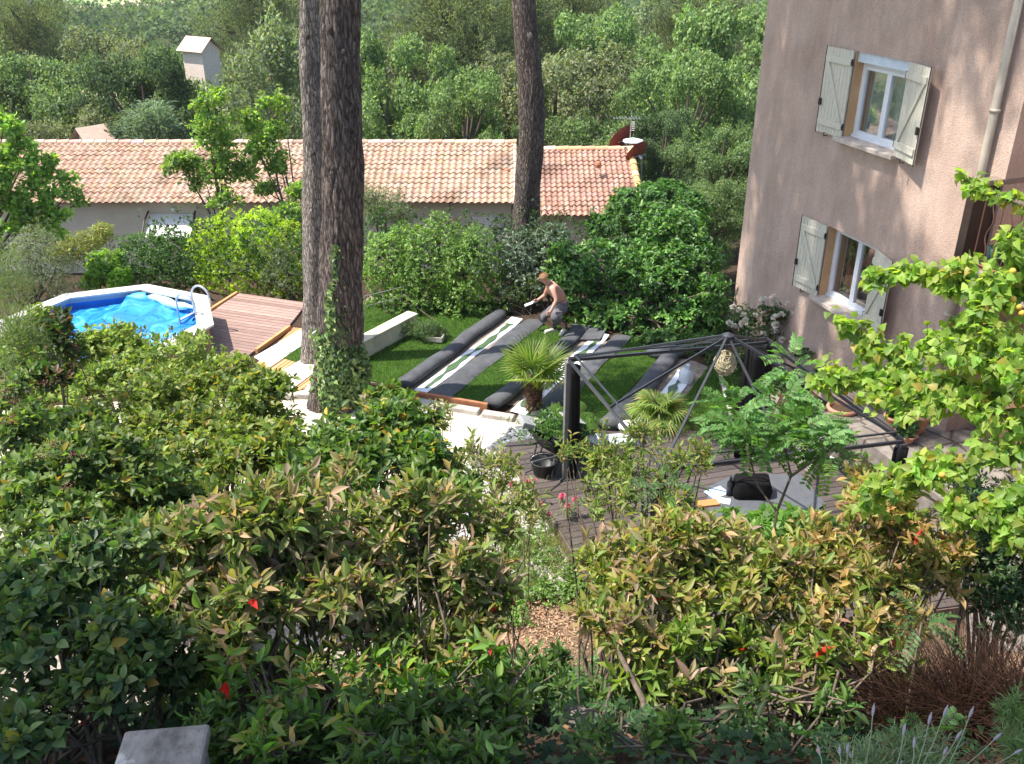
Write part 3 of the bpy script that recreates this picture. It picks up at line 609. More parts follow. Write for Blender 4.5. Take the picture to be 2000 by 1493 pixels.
for wi, (wa, wb, za, zb) in enumerate(OW):
    V = []; Fc = []; dp = -.24
    quad([HW(wa, 0, za), HW(wa, 0, zb), HW(wa, dp, zb), HW(wa, dp, za)][::-1]); quad([HW(wb, 0, za), HW(wb, dp, za), HW(wb, dp, zb), HW(wb, 0, zb)][::-1])
    quad([HW(wa, 0, zb), HW(wb, 0, zb), HW(wb, dp, zb), HW(wa, dp, zb)][::-1])
    win = build('window_opening', V, Fc, OCHRE, house); win['label'] = ('lower', 'upper')[wi]+' window, ochre reveal with a white two-leaf frame'
    o = MB().box(HW((wa+wb)/2, -.06, za-.035), (wb-wa+.16, .42, .07), ax=AXW, bev=.01).build('sill', SILL, win)
    mb = MB(); zt_ = zb-(.16 if wi else .0); fr = .055
    mb.box(HW((wa+wb)/2, -.20, za+fr/2), (wb-wa, .07, fr), ax=AXW); mb.box(HW((wa+wb)/2, -.20, zt_-fr/2), (wb-wa, .07, fr), ax=AXW)
    for wc in (wa+fr/2, wb-fr/2): mb.box(HW(wc, -.203, (za+zt_)/2), (fr, .07, zt_-za-2*fr), ax=AXW)
    mb.box(HW((wa+wb)/2, -.155, za+.02), (wb-wa-.004, .04, .04), ax=AXW)
    mb.build('frame', PVC, win)
    if wi: MB().box(HW((wa+wb)/2, -.14, zb-.08), (wb-wa-.01, .2, .155), ax=AXW, bev=.006).build('roller_box', plain('roller_box_white', (.55, .62, .70), .4), win)
    mid = (wa+wb)/2
    for (a, b) in ((wa+fr, mid+.02), (mid+.022, wb-fr)):
        mb = MB(); f2 = .05; z0, z1 = za+fr+.002, zt_-fr-.002
        for wc in (a+f2/2, b-f2/2): mb.box(HW(wc, -.18, (z0+z1)/2), (f2, .05, z1-z0), ax=AXW, bev=.004)
        for zc in (z0+f2/2, z1-f2/2): mb.box(HW((a+b)/2, -.182, zc), (b-a-2*f2, .05, f2), ax=AXW)
        s_ = mb.build('sash', PVC, win)
        V = []; Fc = []; quad([HW(a+f2, -.19, z0+f2), HW(a+f2, -.19, z1-f2), HW(b-f2, -.19, z1-f2), HW(b-f2, -.19, z0+f2)]); build('pane', V, Fc, GLASS, s_)
    V = []; n = 60
    for i in range(n+1):
        q = i/n; wc = wa+.02+(wb-wa-.04)*q; oo = -.34+.025*math.sin(q*44)+.01*math.sin(q*97)
        V += [HW(wc, oo, za), HW(wc, oo, zb)]
    cc = plain('grey_curtain', (.42, .45, .44), .9, .1) if wi else plain('brown_curtain', (.20, .10, .065), .9, .1, 0, .4, 12)
    build('curtain', V, [(2*i, 2*i+2, 2*i+3, 2*i+1) for i in range(n)], cc, win)
    V = []; Fc = []; e = [HW(wa-.5, -.6, za-.5), HW(wb+.5, -.6, za-.5), HW(wb+.5, -.6, zb+.5), HW(wa-.5, -.6, zb+.5)]; quad(e); build('room_back', V, Fc, plain('room_dark', (.08, .075, .07), .9), win)
    shutter(win, wa-.0, za-.02, zb+.0, .64, -1, 3 if wi else 5, 'far shutter leaf folded back beside the window')
    shutter(win, wb+.0, za-.02, zb+.0, .64, 1, 13 if wi else 15, 'near shutter leaf standing off the wall, paint peeling')
PIPE = plain('pale_pipe', (.46, .40, .32), .55, .3, 0, .15, 5)
mb = MB(); mb.tube([HW(5.70, .09, 9.2), HW(5.72, .09, 5), HW(5.74, .09, .85)], .055, 14)
o = mb.build('downpipe', PIPE, house, True); mb = MB()
for z in (7.3, 5.4, 2.6, 1.3): mb.tube([HW(5.72, .09, z-.02), HW(5.72, .09, z+.02)], .068, 14)
mb.build('collar', PIPE, o, True)
# vent grille
(w0, z0), (w1, z1) = PW(1692, 800), PW(1733, 826)
mb = MB(); wc, zc = (w0+w1)/2, (z0+z1)/2+.1; hw = .30; hh = .17
for i in range(10): mb.box(HW(wc, .014, zc-hh+2*hh*i/9), (2*hw, .018, .014), ax=AXW)
for i in range(14): mb.box(HW(wc-hw+2*hw*i/13, .01, zc), (.01, .012, 2*hh), ax=AXW)
mb.build('vent_grille', plain('grille_metal', (.16, .13, .12), .5, .4), house)
# balcony
DKW = plain('dark_brown_wood', (.035, .022, .018), .6, .3); OB = .42
sl_ = MB().box(HW(8.2, OB/2-.4, 3.40), (4.6, OB+.8, .2), ax=AXW, bev=.01).build('balcony_slab', mottled('grey_concrete', [(.3, (.2, .17, .15)), (.7, (.32, .28, .25))], 6), house)
MB().box(HW(8.2, OB/2-.42, 3.512), (4.5, OB+.7, .02), ax=AXW).build('floor_tiles', plain('red_tiles', (.30, .12, .085), .6), sl_)
bal = MB().box(HW(5.98, OB-.07, 4.02), (.14, .14, 1.0), ax=AXW, bev=.008).build('balcony_post', DKW, house)
MB().box(HW(5.98, -.05, 4.02), (.05, .62, .98), ax=AXW).build('side_panel', DKW, bal)
MB().box(HW(5.98, -.45, 4.555), (.15, 1.9, .07), ax=AXW, bev=.006).build('top_board', mottled('grey_board', [(.3, (.16, .12, .1)), (.7, (.26, .21, .18))], 6), bal)
o = MB().box(HW(8.3, OB-.05, 4.50), (4.5, .06, .05), ax=AXW, bev=.006).build('balcony_rail', IRON, house)
MB().box(HW(8.3, OB-.05, 3.60), (4.5, .04, .03), ax=AXW).build('bottom_rail', IRON, o)
RUST = plain('rusty_iron', (.11, .055, .04), .7, .2)
for i in range(22):
    wc = 6.2+i*.15; 
    if i % 2: pts = [HW(wc+.035*math.sin(q*4*math.pi)*min(1, 4*q, 4*(1-q)), OB-.05, 3.6+.9*q) for q in np.linspace(0, 1, 22)]
    else: pts = [HW(wc, OB-.05, 3.6), HW(wc, OB-.05, 4.5)]
    MB().tube(pts, .009, 6, cap=False).build('baluster', RUST, o)
# terrace steps and brown base
BRN = mottled('brown_block', [(.3, (.22, .12, .075)), (.7, (.36, .21, .14))], 5, bsc=50, bst=.5)
def blk(name, wa, wb, oa, ob, za, zb, m, label, cat):
    o = MB().box(HW((wa+wb)/2, (oa+ob)/2, (za+zb)/2), (wb-wa, ob-oa, zb-za), ax=AXW, bev=.02).build(name, m)
    if label: tag(o, label, cat)
    else: tag(o, kind='structure')
    return o
blk('stone_step', 4.35, 5.02, .003, 1.0, 0, .45, CRAZY, 'lower crazy-paved stone step against the pink wall, under the vent grille', 'step')
blk('stone_step', 5.03, 5.5, .003, 1.35, 0, .68, CRAZY, 'upper crazy-paved stone step in front of the terracotta pots', 'step')
blk('terrace', 5.51, 12, -1.2, 1.25, 0, .86, CRAZY, None, None)
o = blk('block_wall', 6.3, 9, -.75, -.5, .86, 3.28, BRN, 'brown block wall under the balcony behind the downpipe', 'wall')
# =================== LONG TILED HOUSE ===================
TILE = attrmat('roof_tile', .85, 60, .4, .008, .15, 5, .3)
def tile_roof(name, x0, x1, yr, zr, ye, ze, pitch, rows, cols, parent, flip=False, xl=None):
    nc = int((x1-x0)/pitch); sp = 8; V = []; C = []; g = np.random.default_rng(3)
    tc = pal(nc*rows, cols, .05, g).reshape(rows, nc, 3); tc = tc.mean((0, 1))+.5*(tc-tc.mean((0, 1))); sl = math.hypot(yr-ye, zr-ze); nrm = np.array([0, (zr-ze)/sl*(-1 if not flip else 1), abs(yr-ye)/sl])
    nrm[1] = -(zr-ze)*(1 if ye < yr else -1)/sl
    nx = nc*sp+1
    for r in range(rows):
        for e in (0, 1):
            f = (r+e*.999)/rows
            for i in range(nx):
                ph = (i % sp)/sp; c = min(nc-1, i//sp); h = .030*math.cos(2*math.pi*ph)
                j = g.normal(0, .0015); x = x0+i*pitch/sp; off = h+e*.032+j+(.012*math.sin(c*12.9+r*7.7) if e else 0)
                y = yr+(ye-yr)*f; z = zr+(ze-zr)*f; V.append((x+nrm[0]*off, y+nrm[1]*off, z+nrm[2]*off+.01))
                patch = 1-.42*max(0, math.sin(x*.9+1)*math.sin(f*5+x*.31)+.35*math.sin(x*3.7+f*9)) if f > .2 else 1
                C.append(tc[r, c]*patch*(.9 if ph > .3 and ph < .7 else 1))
    Fc = []
    for r in range(rows*2-1):
        for i in range(nx-1): a = r*nx+i; Fc.append((a, a+nx, a+nx+1, a+1) if ye < yr else (a, a+1, a+nx+1, a+nx))
    a = (rows*2-1)*nx; n0 = len(V)       # thickness at the eave
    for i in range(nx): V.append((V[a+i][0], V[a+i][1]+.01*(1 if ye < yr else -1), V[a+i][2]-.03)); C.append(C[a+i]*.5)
    for i in range(nx-1): Fc.append((a+i, n0+i, n0+i+1, a+i+1))
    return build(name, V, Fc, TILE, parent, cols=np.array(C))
CAN1 = [((.52, .335, .235), 4), ((.58, .41, .31), 4), ((.45, .27, .18), 2), ((.62, .48, .38), 1.5), ((.36, .25, .20), .5)]
CAN2 = [((.46, .26, .195), 4), ((.50, .31, .24), 3), ((.38, .20, .15), 2), ((.55, .41, .33), .8)]
lh = thing('tiled_house', 'long low cream house with terracotta canal tile roofs behind the hedge', 'house', (-7, 30, -3))
tile_roof('main_roof', -17.6, .06, 32, .74, 28.5, -.38, .215, 13, CAN1, lh); tile_roof('back_roof', -17.6, .06, 32, .74, 35.5, -.38, .43, 6, CAN1, lh)
tile_roof('wing_roof', .10, 4.02, 32, .52, 28.2, -.70, .185, 15, CAN2, lh); tile_roof('back_roof', .10, 4.02, 32, .52, 35.5, -.6, .37, 6, CAN2, lh)
WCR = mottled('cream_wall', [(.3, (.58, .53, .41)), (.7, (.68, .63, .51))], 1.5, bsc=60, bst=.4)
mb = MB(); mb.prism([(-17.3, 28.95), (-.02, 28.95), (-.02, 35.2), (-17.3, 35.2)], -3.4, -.36)
mb.add([(-.02, 28.95, -.36), (-.02, 35.2, -.36), (-.02, 32, .66)], [(0, 1, 2)]); mb.build('wall', WCR, lh)
mb = MB(); mb.prism([(0, 28.75), (3.4, 28.75), (3.85, 30), (3.85, 35), (0, 35)], -3.4, -.66); mb.build('wing_wall', WCR, lh)
RIDGE = attrmat('ridge_tile', .85, 60, .4, .008)
def caps(name, p, q, r, step, cols, parent):
    p, q = np.array(p, float), np.array(q, float); L = np.linalg.norm(q-p); n = int(L/step); V = []; Fc = []; C = []; d = (q-p)/L
    side = norm(np.cross(d, [0, 0, 1.])); up = np.cross(side, d); tc = pal(n, cols, .1)
    for i in range(n):
        for e, rr in ((0, r*.88), (1, r)):
            c = p+d*L*(i+e*1.08)/n
            for j in range(8): a = math.pi*(j/7*1.1-.05); V.append(c+side*rr*math.cos(a)+up*(rr*math.sin(a)*.9-.02+.012*e)); C.append(tc[i])
        b = i*16; Fc += [(b+j, b+j+1, b+9+j, b+8+j) for j in range(7)]
    build(name, V, Fc, RIDGE, parent, cols=np.array(C))
caps('ridge_tiles', (-17.6, 32, .76), (.12, 32, .76), .12, .42, [((.62, .42, .32), 2), ((.72, .54, .42), 2)], lh)
caps('ridge_tiles', (.12, 32, .54), (4.1, 32, .54), .12, .42, [((.70, .42, .24), 2), ((.74, .54, .40), 2)], lh)
caps('verge_tiles', (4.04, 32, .56), (4.10, 28.2, -.66), .12, .34, [((.78, .48, .20), 2), ((.8, .58, .30), 2)], lh)
caps('verge_tiles', (.08, 32, .72), (.08, 28.5, -.40), .09, .38, [((.72, .54, .42), 2)], lh)
# roof vents, awning, shutter door, lamps on the wall
mb = MB(); 
for u, v in ((240, 342), (322, 338), (990, 336), (1168, 322)):
    y_ = 30.2; p = Y(u, v, 30.3); mb.lathe((p[0], p[1], p[2]), [(.10, -.1), (.12, .02), (.09, .09), (.02, .12)], 10)
mb.build('roof_vent', plain('vent_clay', (.40, .17, .10)), lh)
pA = Y(287, 424, 28.6); pB = Y(374, 424, 28.6); c = (pA+pB)/2
mb = MB(); ww = pB[0]-pA[0]; mb.add([(pA[0], 28.93, c[2]), (pB[0], 28.93, c[2]), (pB[0]+.02, 28.15, c[2]-.52), (pA[0]-.02, 28.15, c[2]-.52), (pA[0], 28.93, c[2]-.03), (pB[0], 28.93, c[2]-.03), (pB[0]+.02, 28.15, c[2]-.58), (pA[0]-.02, 28.15, c[2]-.58)], [(3, 2, 1, 0), (4, 5, 6, 7), (0, 1, 5, 4), (1, 2, 6, 5), (2, 3, 7, 6), (3, 0, 4, 7)])
aw = mb.build('awning', SHT, lh); mb = MB(); mb.tube([(pA[0]-.04, 28.9, c[2]+.1), (pA[0]-.07, 28.5, c[2]-.1), (pA[0]-.08, 28.1, c[2]-.52)], .03, 6); mb.tube([(pB[0]+.04, 28.9, c[2]+.1), (pB[0]+.07, 28.5, c[2]-.1), (pB[0]+.08, 28.1, c[2]-.52)], .03, 6); mb.build('awning_arm', IRON, aw)
p = Y(950, 445, 28.93); mb = MB(); mb.box((p[0], 28.92, p[2]-.6), (.9, .06, 1.9)); d_ = mb.build('door', plain('white_door', (.72, .70, .66)), lh); MB().box((p[0]+.5, 28.915, p[2]-.6), (.09, .08, 1.95)).build('frame', plain('frame_grey', (.45, .43, .40)), d_)
p = Y(879, 424, 28.9); t_ = MB().sphere((p[0], 28.82, p[2]), .13, 12, 8, (1, .6, .8)).build('wall_lamp', plain('lamp_cream', (.78, .68, .5), .3), lh, True); MB().tube([(p[0], 28.9, p[2]), (p[0], 28.9, p[2]+.55)], .012, 5).build('cable', IRON, t_)
p = Y(338, 409, 28.9); MB().box((p[0], 28.9, p[2]), (.12, .08, .12), bev=.02).build('floodlight', PVC, lh)
# chimney flue, dishes, antenna
GALV = plain('galvanised', (.42, .42, .42), .4, .5, .7)
p = Y(1235, 300, 32.6); t_ = thing('chimney_flue', 'pinkish chimney flue with a white cowl at the wing gable', 'chimney', (p[0], 32.6, -.6))
MB().tube([(p[0], 32.6, -.6), (p[0], 32.6, p[2]+.35)], .14, 12).build('flue', plain('flue_pink', (.42, .26, .22)), t_)
MB().lathe((p[0]-.0, 32.6, p[2]+.42), [(.36, 0), (.34, .04), (.02, .12)], 14).build('cowl', PVC, t_)
DISH = plain('dark_red_dish', (.20, .045, .03), .6, .3)
def dish(lab, u, v, y, r, az, tilt, mastlen):
    p = Y(u, v, y); t = thing('satellite_dish', lab, 'satellite dish', (p[0], y, p[2]-mastlen))
    dd = np.array([math.cos(tilt)*math.cos(az), math.cos(tilt)*math.sin(az), math.sin(tilt)]); sx = norm(np.cross(dd, [0, 0, 1.])); sy = np.cross(sx, dd)
    prof = [(.01, 0), (r*.4, .02), (r*.75, .07), (r, .14)]; mb = MB()
    mb.lathe(p, prof, 24, ax=[sx, sy*1.12, dd]); mb.lathe(p-dd*.015, [(.01, 0), (r*.4, .02), (r*.75, .07), (r*1.01, .14)][::-1], 24, ax=[sx, sy*1.12, dd]); mb.build('reflector', DISH, t, True)
    mb = MB(); mb.tube([p-dd*.03, p-dd*.2], .05, 6); mb.tube([p-dd*.2+np.array([0, 0, .1]), p-dd*.2-np.array([0, 0, mastlen])], .03, 8); mb.tube([p-dd*.05-sx*.3, p-dd*.05+sx*.3], .02, 5); mb.build('mast', GALV, t)
    mb = MB(); e = p+dd*.6-sy*.25; mb.tube([p-sy*r, e], .015, 5); mb.box(e, (.08, .08, .1), bev=.01); mb.build('receiver_arm', GALV, t)
dish('larger dark red satellite dish above the wing ridge, left of the flue', 1218, 274, 33.4, .50, R(128), R(33), 1.6)
dish('lower dark red satellite dish on a pole beside the wing verge, right of the flue', 1247, 303, 31.4, .42, R(128), R(33), 1.8)
p = Y(1233, 232, 33.0); t_ = thing('tv_antenna', 'thin metal television antenna on a mast behind the dishes', 'antenna', (p[0], 33, -.5))
MB().tube([(p[0], 33, -.5), (p[0], 33, p[2]+.25)], .022, 6).build('mast', GALV, t_)
mb = MB(); mb.tube([(p[0]-.65, 32.8, p[2]+.05), (p[0]+.3, 33.1, p[2]-.02)], .012, 5)
for i in range(9): x = p[0]-.62+i*.11; mb.tube([(x, 32.6, p[2]+.05), (x, 33.1, p[2]+.05)], .007, 4)
for i in range(5): mb.tube([(p[0]-.02, 33.0, p[2]-.12-.07*i), (p[0]+.12, 32.9, p[2]-.1-.07*i)], .006, 4)
mb.build('elements', GALV, t_)

# =================== GAZEBO ===================
GZ = plain('dark_grey_metal', (.045, .05, .06), .4, .5, .3); FAB = mottled('black_curtain', [(.3, (.006, .006, .007)), (.7, (.014, .013, .013))], 4, stretch=(1, 1, .2), rough=.9, spec=.1)
GL, GB, GR, GN = np.array([.78, 11.6]), np.array([3.66, 12.2]), np.array([4.54, 9.38]), np.array([1.65, 8.76]); GP = np.array([2.65, 10.48, 3.02]); ez = 2.15
gaz = thing('gazebo_frame', 'bare dark metal gazebo frame without its canopy, black curtains tied to the posts', 'gazebo', (2.65, 10.48, .26))
def beam(a, b, w_, h, name, m=GZ, parent=gaz):
    a, b = np.array(a, float), np.array(b, float); d = b-a; L = np.linalg.norm(d); d /= L; s = norm(np.cross(d, [0, 0, 1.])); u = np.cross(s, d)
    return MB().box((a+b)/2, (L, w_, h), ax=[d, s, u]).build(name, m, parent)
C4 = [GL, GB, GR, GN]; ga = math.atan2(GB[1]-GL[1], GB[0]-GL[0])
for i, (g_, cw) in enumerate(zip(C4, (.12, .30, .13, .12))):
    gf = ez-.02; gb = .255 
    po = MB().box((*g_, (gb+gf)/2), (.09, .09, gf-gb), ga, bev=.004).build('post', plain('post_grey', (.17, .165, .16), .5) if i == 0 else GZ, gaz)
    MB().box((*g_, gb+.006), (.2, .2, .012), ga).build('foot_plate', GZ, po)
    ct = g_+np.array([.085, -.0]) if i == 0 else (g_-np.array([.10, .02]) if i == 1 else g_); mb = MB(); V = []; n = 20; zs_ = np.linspace(gb+.03, gf-.06, 14)
    for z in zs_:
        q = (z-gb)/(gf-gb); rr = cw*(.62+.12*math.sin(q*5)+.12*q)
        for j in range(n):
            a = 2*math.pi*j/n; r_ = rr*(1+.13*math.sin(a*6+q*2)); V.append((ct[0]+r_*math.cos(a), ct[1]+r_*.8*math.sin(a), z))
    k = len(zs_); mb.add(V, [(a*n+j, a*n+(j+1) % n, (a+1)*n+(j+1) % n, (a+1)*n+j) for a in range(k-1) for j in range(n)]+[tuple(range(n-1, -1, -1)), tuple((k-1)*n+j for j in range(n))])
    mb.build('tied_curtain', FAB, po, True)
for i in range(4):
    a, b = C4[i], C4[(i+1) % 4]; beam((*a, ez), (*b, ez), .028, .042, 'eave_beam'); 
    beam((*(a*.96+GP[:2]*.04), ez+.10), (*(b*.96+GP[:2]*.04), ez+.10), .02, .02, 'upper_rail')
    beam((*a, ez+.03), GP, .025, .032, 'roof_rib'); m = (a+b)/2; beam((*m, ez+.03), GP-np.array([0, 0, .02]), .021, .028, 'roof_rib')
MB().lathe((GP[0], GP[1], GP[2]-.05), [(.001, -.02), (.07, -.02), (.075, .05), (.02, .08), (.001, .08)], 12).build('peak_boss', GZ, gaz)
t = thing('rattan_lantern', 'round woven straw lantern hanging under the gazebo peak', 'lantern', (GP[0], GP[1], 2.5))
STRAW = plain('straw', (.42, .37, .24), .8, .2); mb = MB(); lc = Z(1413, 705, 0); lc = np.array([GP[0], GP[1], 2.64])
for k in range(34):
    n3 = rdir(1)[0]; a_ = norm(np.cross(n3, [0, 0, 1.])); b_ = np.cross(n3, a_); r_ = .138*random.uniform(.96, 1.03)
    mb.tube([lc+(a_*math.cos(q)+b_*math.sin(q))*r_*np.array([1, 1, 1.18]) for q in np.linspace(0, 2*math.pi, 20)], .0042, 4, cap=False)
mb.build('shade', STRAW, t); MB().tube([lc+np.array([0, 0, .17]), (GP[0], GP[1], GP[2]-.05)], .005, 4).build('cord', IRON, t)

# =================== DARK DECK ===================
DECK = [(-.08, 12.62), (1.1, 12.98), (3.3, 13.0), (4.75, 12.75), (5.05, 12.2), (5.75, 9.9), (6.0, 8.9), (1.35, 8.0), (.62, 10.4)]
t = thing('garden_deck', 'dark brown wooden deck under the gazebo frame', 'deck', (2.7, 10.5, 0))
MB().prism(DECK, .12, .25).build('boards', plank_mat('dark_decking', [(.3, (.06, .048, .045)), (.7, (.112, .09, .084))], math.atan2(.27, .96), .14, .045), t)
for a, b in zip(DECK, DECK[1:]+DECK[:1]): trim(a, b, t, 'fascia', .11, .03, .235, plain('fascia_brown', (.14, .10, .085)))
sheet('gravel', [(-1.3, 9.2), (1.0, 9.2), (.66, 10.2), (.33, 11.3), (-.12, 12.6), (-.9, 12.3)], .03, mottled('gravel_base', [(.3, (.4, .36, .33)), (.7, (.66, .62, .58))], 30, bsc=60, bst=.8, bd=.02), th=.03)
def stones(name, lab, poly, n, r, cols, z=.03):
    from mathutils import geometry
    me_v = []; P = []; xs = [p[0] for p in poly]; ys = [p[1] for p in poly]
    while len(P) < n:
        x, y = random.uniform(min(xs), max(xs)), random.uniform(min(ys), max(ys)); c = False
        for i in range(len(poly)):
            x1, y1 = poly[i]; x2, y2 = poly[i-1]
            if (y1 > y) != (y2 > y) and x < (x2-x1)*(y-y1)/(y2-y1)+x1: c = not c
        if c: P.append((x, y))
    oc = np.array([(1, 0, 0), (0, 1, 0), (-1, 0, 0), (0, -1, 0), (0, 0, .6), (0, 0, -.6), (.6, .6, .35), (-.6, .6, .35), (-.6, -.6, .35), (.6, -.6, .35)])
    tri = [(4, 0, 6), (4, 6, 1), (4, 1, 7), (4, 7, 2), (4, 2, 8), (4, 8, 3), (4, 3, 9), (4, 9, 0), (0, 5, 1), (1, 5, 2), (2, 5, 3), (3, 5, 0), (0, 1, 6), (1, 2, 7), (2, 3, 8), (3, 0, 9)]
    n = len(P); P = np.array(P); s = r*rng.uniform(.6, 1.3, (n, 1, 3)); a = rng.uniform(0, 6.28, n); ca, sa = np.cos(a), np.sin(a)
    v = oc[None]*s*(1+rng.normal(0, .12, (n, 10, 1))); x = v[..., 0]*ca[:, None]-v[..., 1]*sa[:, None]; y = v[..., 0]*sa[:, None]+v[..., 1]*ca[:, None]
    co = np.stack([x+P[:, 0, None], y+P[:, 1, None], v[..., 2]+z+r*.35], -1).reshape(-1, 3)
    li = (np.arange(n)[:, None]*10+np.array(tri).ravel()[None]).ravel(); nf = n*16
    me = mesh_fast(name, co, li, np.arange(nf)*3, np.full(nf, 3), np.repeat(pal(n, cols, .2), 10, 0))
    o = link(name, me, attrmat(name+'_mat', .75, 30, .2), None, True); tag(o, lab, 'stones', kind='stuff'); return o
stones('grey_pebbles', 'blue grey pebbles beside the deck corner', [(-.42, 12.75), (.0, 13.45), (.35, 13.6), (1.25, 13.4), (1.1, 13.05), (-.08, 12.7)], 900, .038, [((.17, .18, .20), 3), ((.28, .29, .31), 2), ((.09, .095, .11), 1)], .02)
stones('white_gravel', 'white and grey gravel left of the dark deck', [(-1.0, 9.6), (.72, 9.6), (.3, 11.3), (-.12, 12.5), (-.7, 12.2)], 2600, .03, [((.68, .66, .62), 3), ((.5, .45, .42), 2), ((.3, .28, .27), 1)], .03)
c = Z(940, 905, .05); mb = MB(); mb.sphere(c+np.array([0, 0, .1]), .19, 10, 7, (1.3, .9, .8)); mb.sphere(c+np.array([.25, -.02, .09]), .13, 9, 6, (1.2, .9, .9)); o = mb.build('boulder', STONE); tag(o, 'pale boulder on the white gravel beside the deck corner', 'rock')

# =================== WHEELBARROW, OFFCUTS, BUCKETS ===================
BLKP = plain('black_plastic', (.018, .02, .022), .45, .4); STL = plain('worn_steel', (.20, .20, .21), .45, .5, .6)
wc_ = np.array([.72, 12.0]); wb_ = thing('wheelbarrow', 'black wheelbarrow heaped with turf offcuts behind the left gazebo post', 'wheelbarrow', (*wc_, .25)); fx = np.array([.75, .66]); fy = np.array([-.66, .75])
def WB(a, b, z): q = wc_+fx*a+fy*b; return np.array([q[0], q[1], .25+z])
V = [WB(-.42, -.26, .62), WB(.42, -.32, .66), WB(.42, .32, .66), WB(-.42, .26, .62), WB(-.26, -.16, .34), WB(.2, -.18, .34), WB(.2, .18, .34), WB(-.26, .16, .34)]
V += [v-np.array([0, 0, .012]) for v in V]
Fc = [(4, 5, 6, 7), (0, 1, 5, 4), (1, 2, 6, 5), (2, 3, 7, 6), (3, 0, 4, 7)]; Fc += [tuple(8+i for i in f[::-1]) for f in Fc]+[(0, 8, 9, 1), (1, 9, 10, 2), (2, 10, 11, 3), (3, 11, 8, 0)]
build('tray', V, Fc, BLKP, wb_)
for s in (-1, 1):
    mb = MB(); mb.tube([WB(.55, s*.05, .2), WB(.2, s*.16, .32), WB(-.35, s*.24, .36), WB(-.85, s*.30, .5)], .017, 8); mb.build('handle', STL, wb_)
    MB().tube([WB(-.3, s*.2, .35), WB(-.38, s*.22, .02), WB(-.28, s*.22, .0), WB(-.15, s*.2, .34)], .016, 7).build('leg', STL, wb_)
ax_ = [[*fx, 0], [0, 0, 1], [*fy, 0]]
wh_ = MB().lathe(WB(.58, 0, .19), [(.11, -.03), (.17, -.04), (.19, 0), (.17, .04), (.11, .03), (.11, -.03)], 20, ax=ax_).build('wheel', BLKP, wb_, True)
MB().lathe(WB(.58, 0, .19), [(.02, -.05), (.11, -.02), (.11, .02), (.02, .05)], 14, ax=ax_).build('hub', STL, wh_, True)
def scrap(lab, c, ax_rot, L, w_, curl, z):
    """curled turf offcut: green outside, grey backing"""
    n = 10; V = []; a0 = random.uniform(0, 6)
    for i in range(n):
        th = curl*i/(n-1); r_ = w_/max(curl, .3)
        for s in (-.5, .5):
            x = r_*math.sin(th-curl/2); zz = r_*(math.cos(th-curl/2)-math.cos(curl/2)); p = np.array([x, s*L, zz])
            ca, sa = math.cos(ax_rot), math.sin(ax_rot); V.append(c+np.array([p[0]*ca-p[1]*sa, p[0]*sa+p[1]*ca, z+p[2]+s*.06]))
    t = thing('turf_offcut', lab, 'turf offcut', c, 'turf offcuts piled on the wheelbarrow'); Fq = [(2*i, 2*i+1, 2*i+3, 2*i+2) for i in range(n-1)]
    build('pile', V, Fq, TURF, t); V2 = [np.array(v)-np.array([0, 0, .014]) for v in V]; build('backing', V2, [f[::-1] for f in Fq], mottled('grey_backing', [(.3, (.15, .16, .165)), (.7, (.23, .24, .245))], 6), t)
cc = WB(0, 0, 0)
for lab, dx, dy, rot, L, w_, curl, z in (('curled green turf offcut lying on the top of the barrow heap', 0, .1, .4, .55, .40, 2.2, .80), ('turf offcut hanging over the left edge of the barrow', -.38, .0, 1.2, .5, .34, 2.8, .66), ('turf offcut folded at the back of the barrow heap', .2, .28, -.5, .6, .5, 1.9, .74), ('green turf scrap at the front lip of the barrow', .1, -.32, .9, .6, .35, 2.4, .62), ('broad turf piece bridging the barrow and the gazebo post', .42, .02, .1, .6, .42, 1.4, .70)):
    scrap(lab, cc+np.array([dx, dy, 0]), rot, L*.72, w_*.62, curl, z-.02)
for lab, p, a, s in (('light grey square of turf backing propped on top of the barrow heap', cc+np.array([.16, -.12, .84]), .5, (.32, .26, .02)), ('pale grey rolled offcut at the left end of the barrow', cc+np.array([-.5, .02, .70]), .3, (.2, .26, .09))):
    o = MB().box(p, s, ax=[[math.cos(a), math.sin(a), -.45], [-math.sin(a), math.cos(a), .1], [.4, 0, .9]], bev=.01).build('turf_backing', mottled('light_backing', [(.3, (.24, .25, .25)), (.7, (.33, .34, .34))], 6)); tag(o, lab, 'turf offcut')
n = 1200; P = np.c_[rng.normal(0, .3, n), rng.normal(0, .2, n), rng.uniform(.60, .86, n)]+cc; P[:, 2] -= .25*np.abs(P[:, 0]-cc[0])
t = thing('grass_heap', 'loose green turf strands heaped in the wheelbarrow tray', 'grass heap', cc+np.array([0, 0, .6])); t['kind'] = 'stuff'
leaves('strands', P, rdir(n)+np.array([0, 0, .4]), rdir(n), .09, .02, pal(n, [((.05, .12, .03), 2), ((.10, .20, .05), 2)]), T_Q, LEAF, t)
for nm, lab, u, v, r0, r1, h, m in (('rubble_tub', 'black rubber tub on the deck below the barrow handles', 1062, 925, .15, .20, .24, BLKP), ('white_bucket', 'tall white bucket on the deck just right of the gazebo post', 1167, 897, .13, .15, .36, PVC)):
    c = Z(u, v, .252); t = thing(nm, lab, 'tub' if 'tub' in nm else 'bucket', c)
    MB().lathe(c, [(.005, .004), (r0, .004), (r1, h), (r1+.012, h), (r1+.012, h-.02), (r1-.004, h-.03), (r0-.01, .02), (.005, .02)], 22).build('body', m, t, True)
    MB().tube([c+np.array([r1*math.cos(a), .2*r1*math.sin(a), h-.02-(.12 if nm != 'white_bucket' else .06)*math.sin(a)*0+.10*math.sin(a)]) for a in np.linspace(0, math.pi, 12)], .006, 6).build('handle', STL, t)
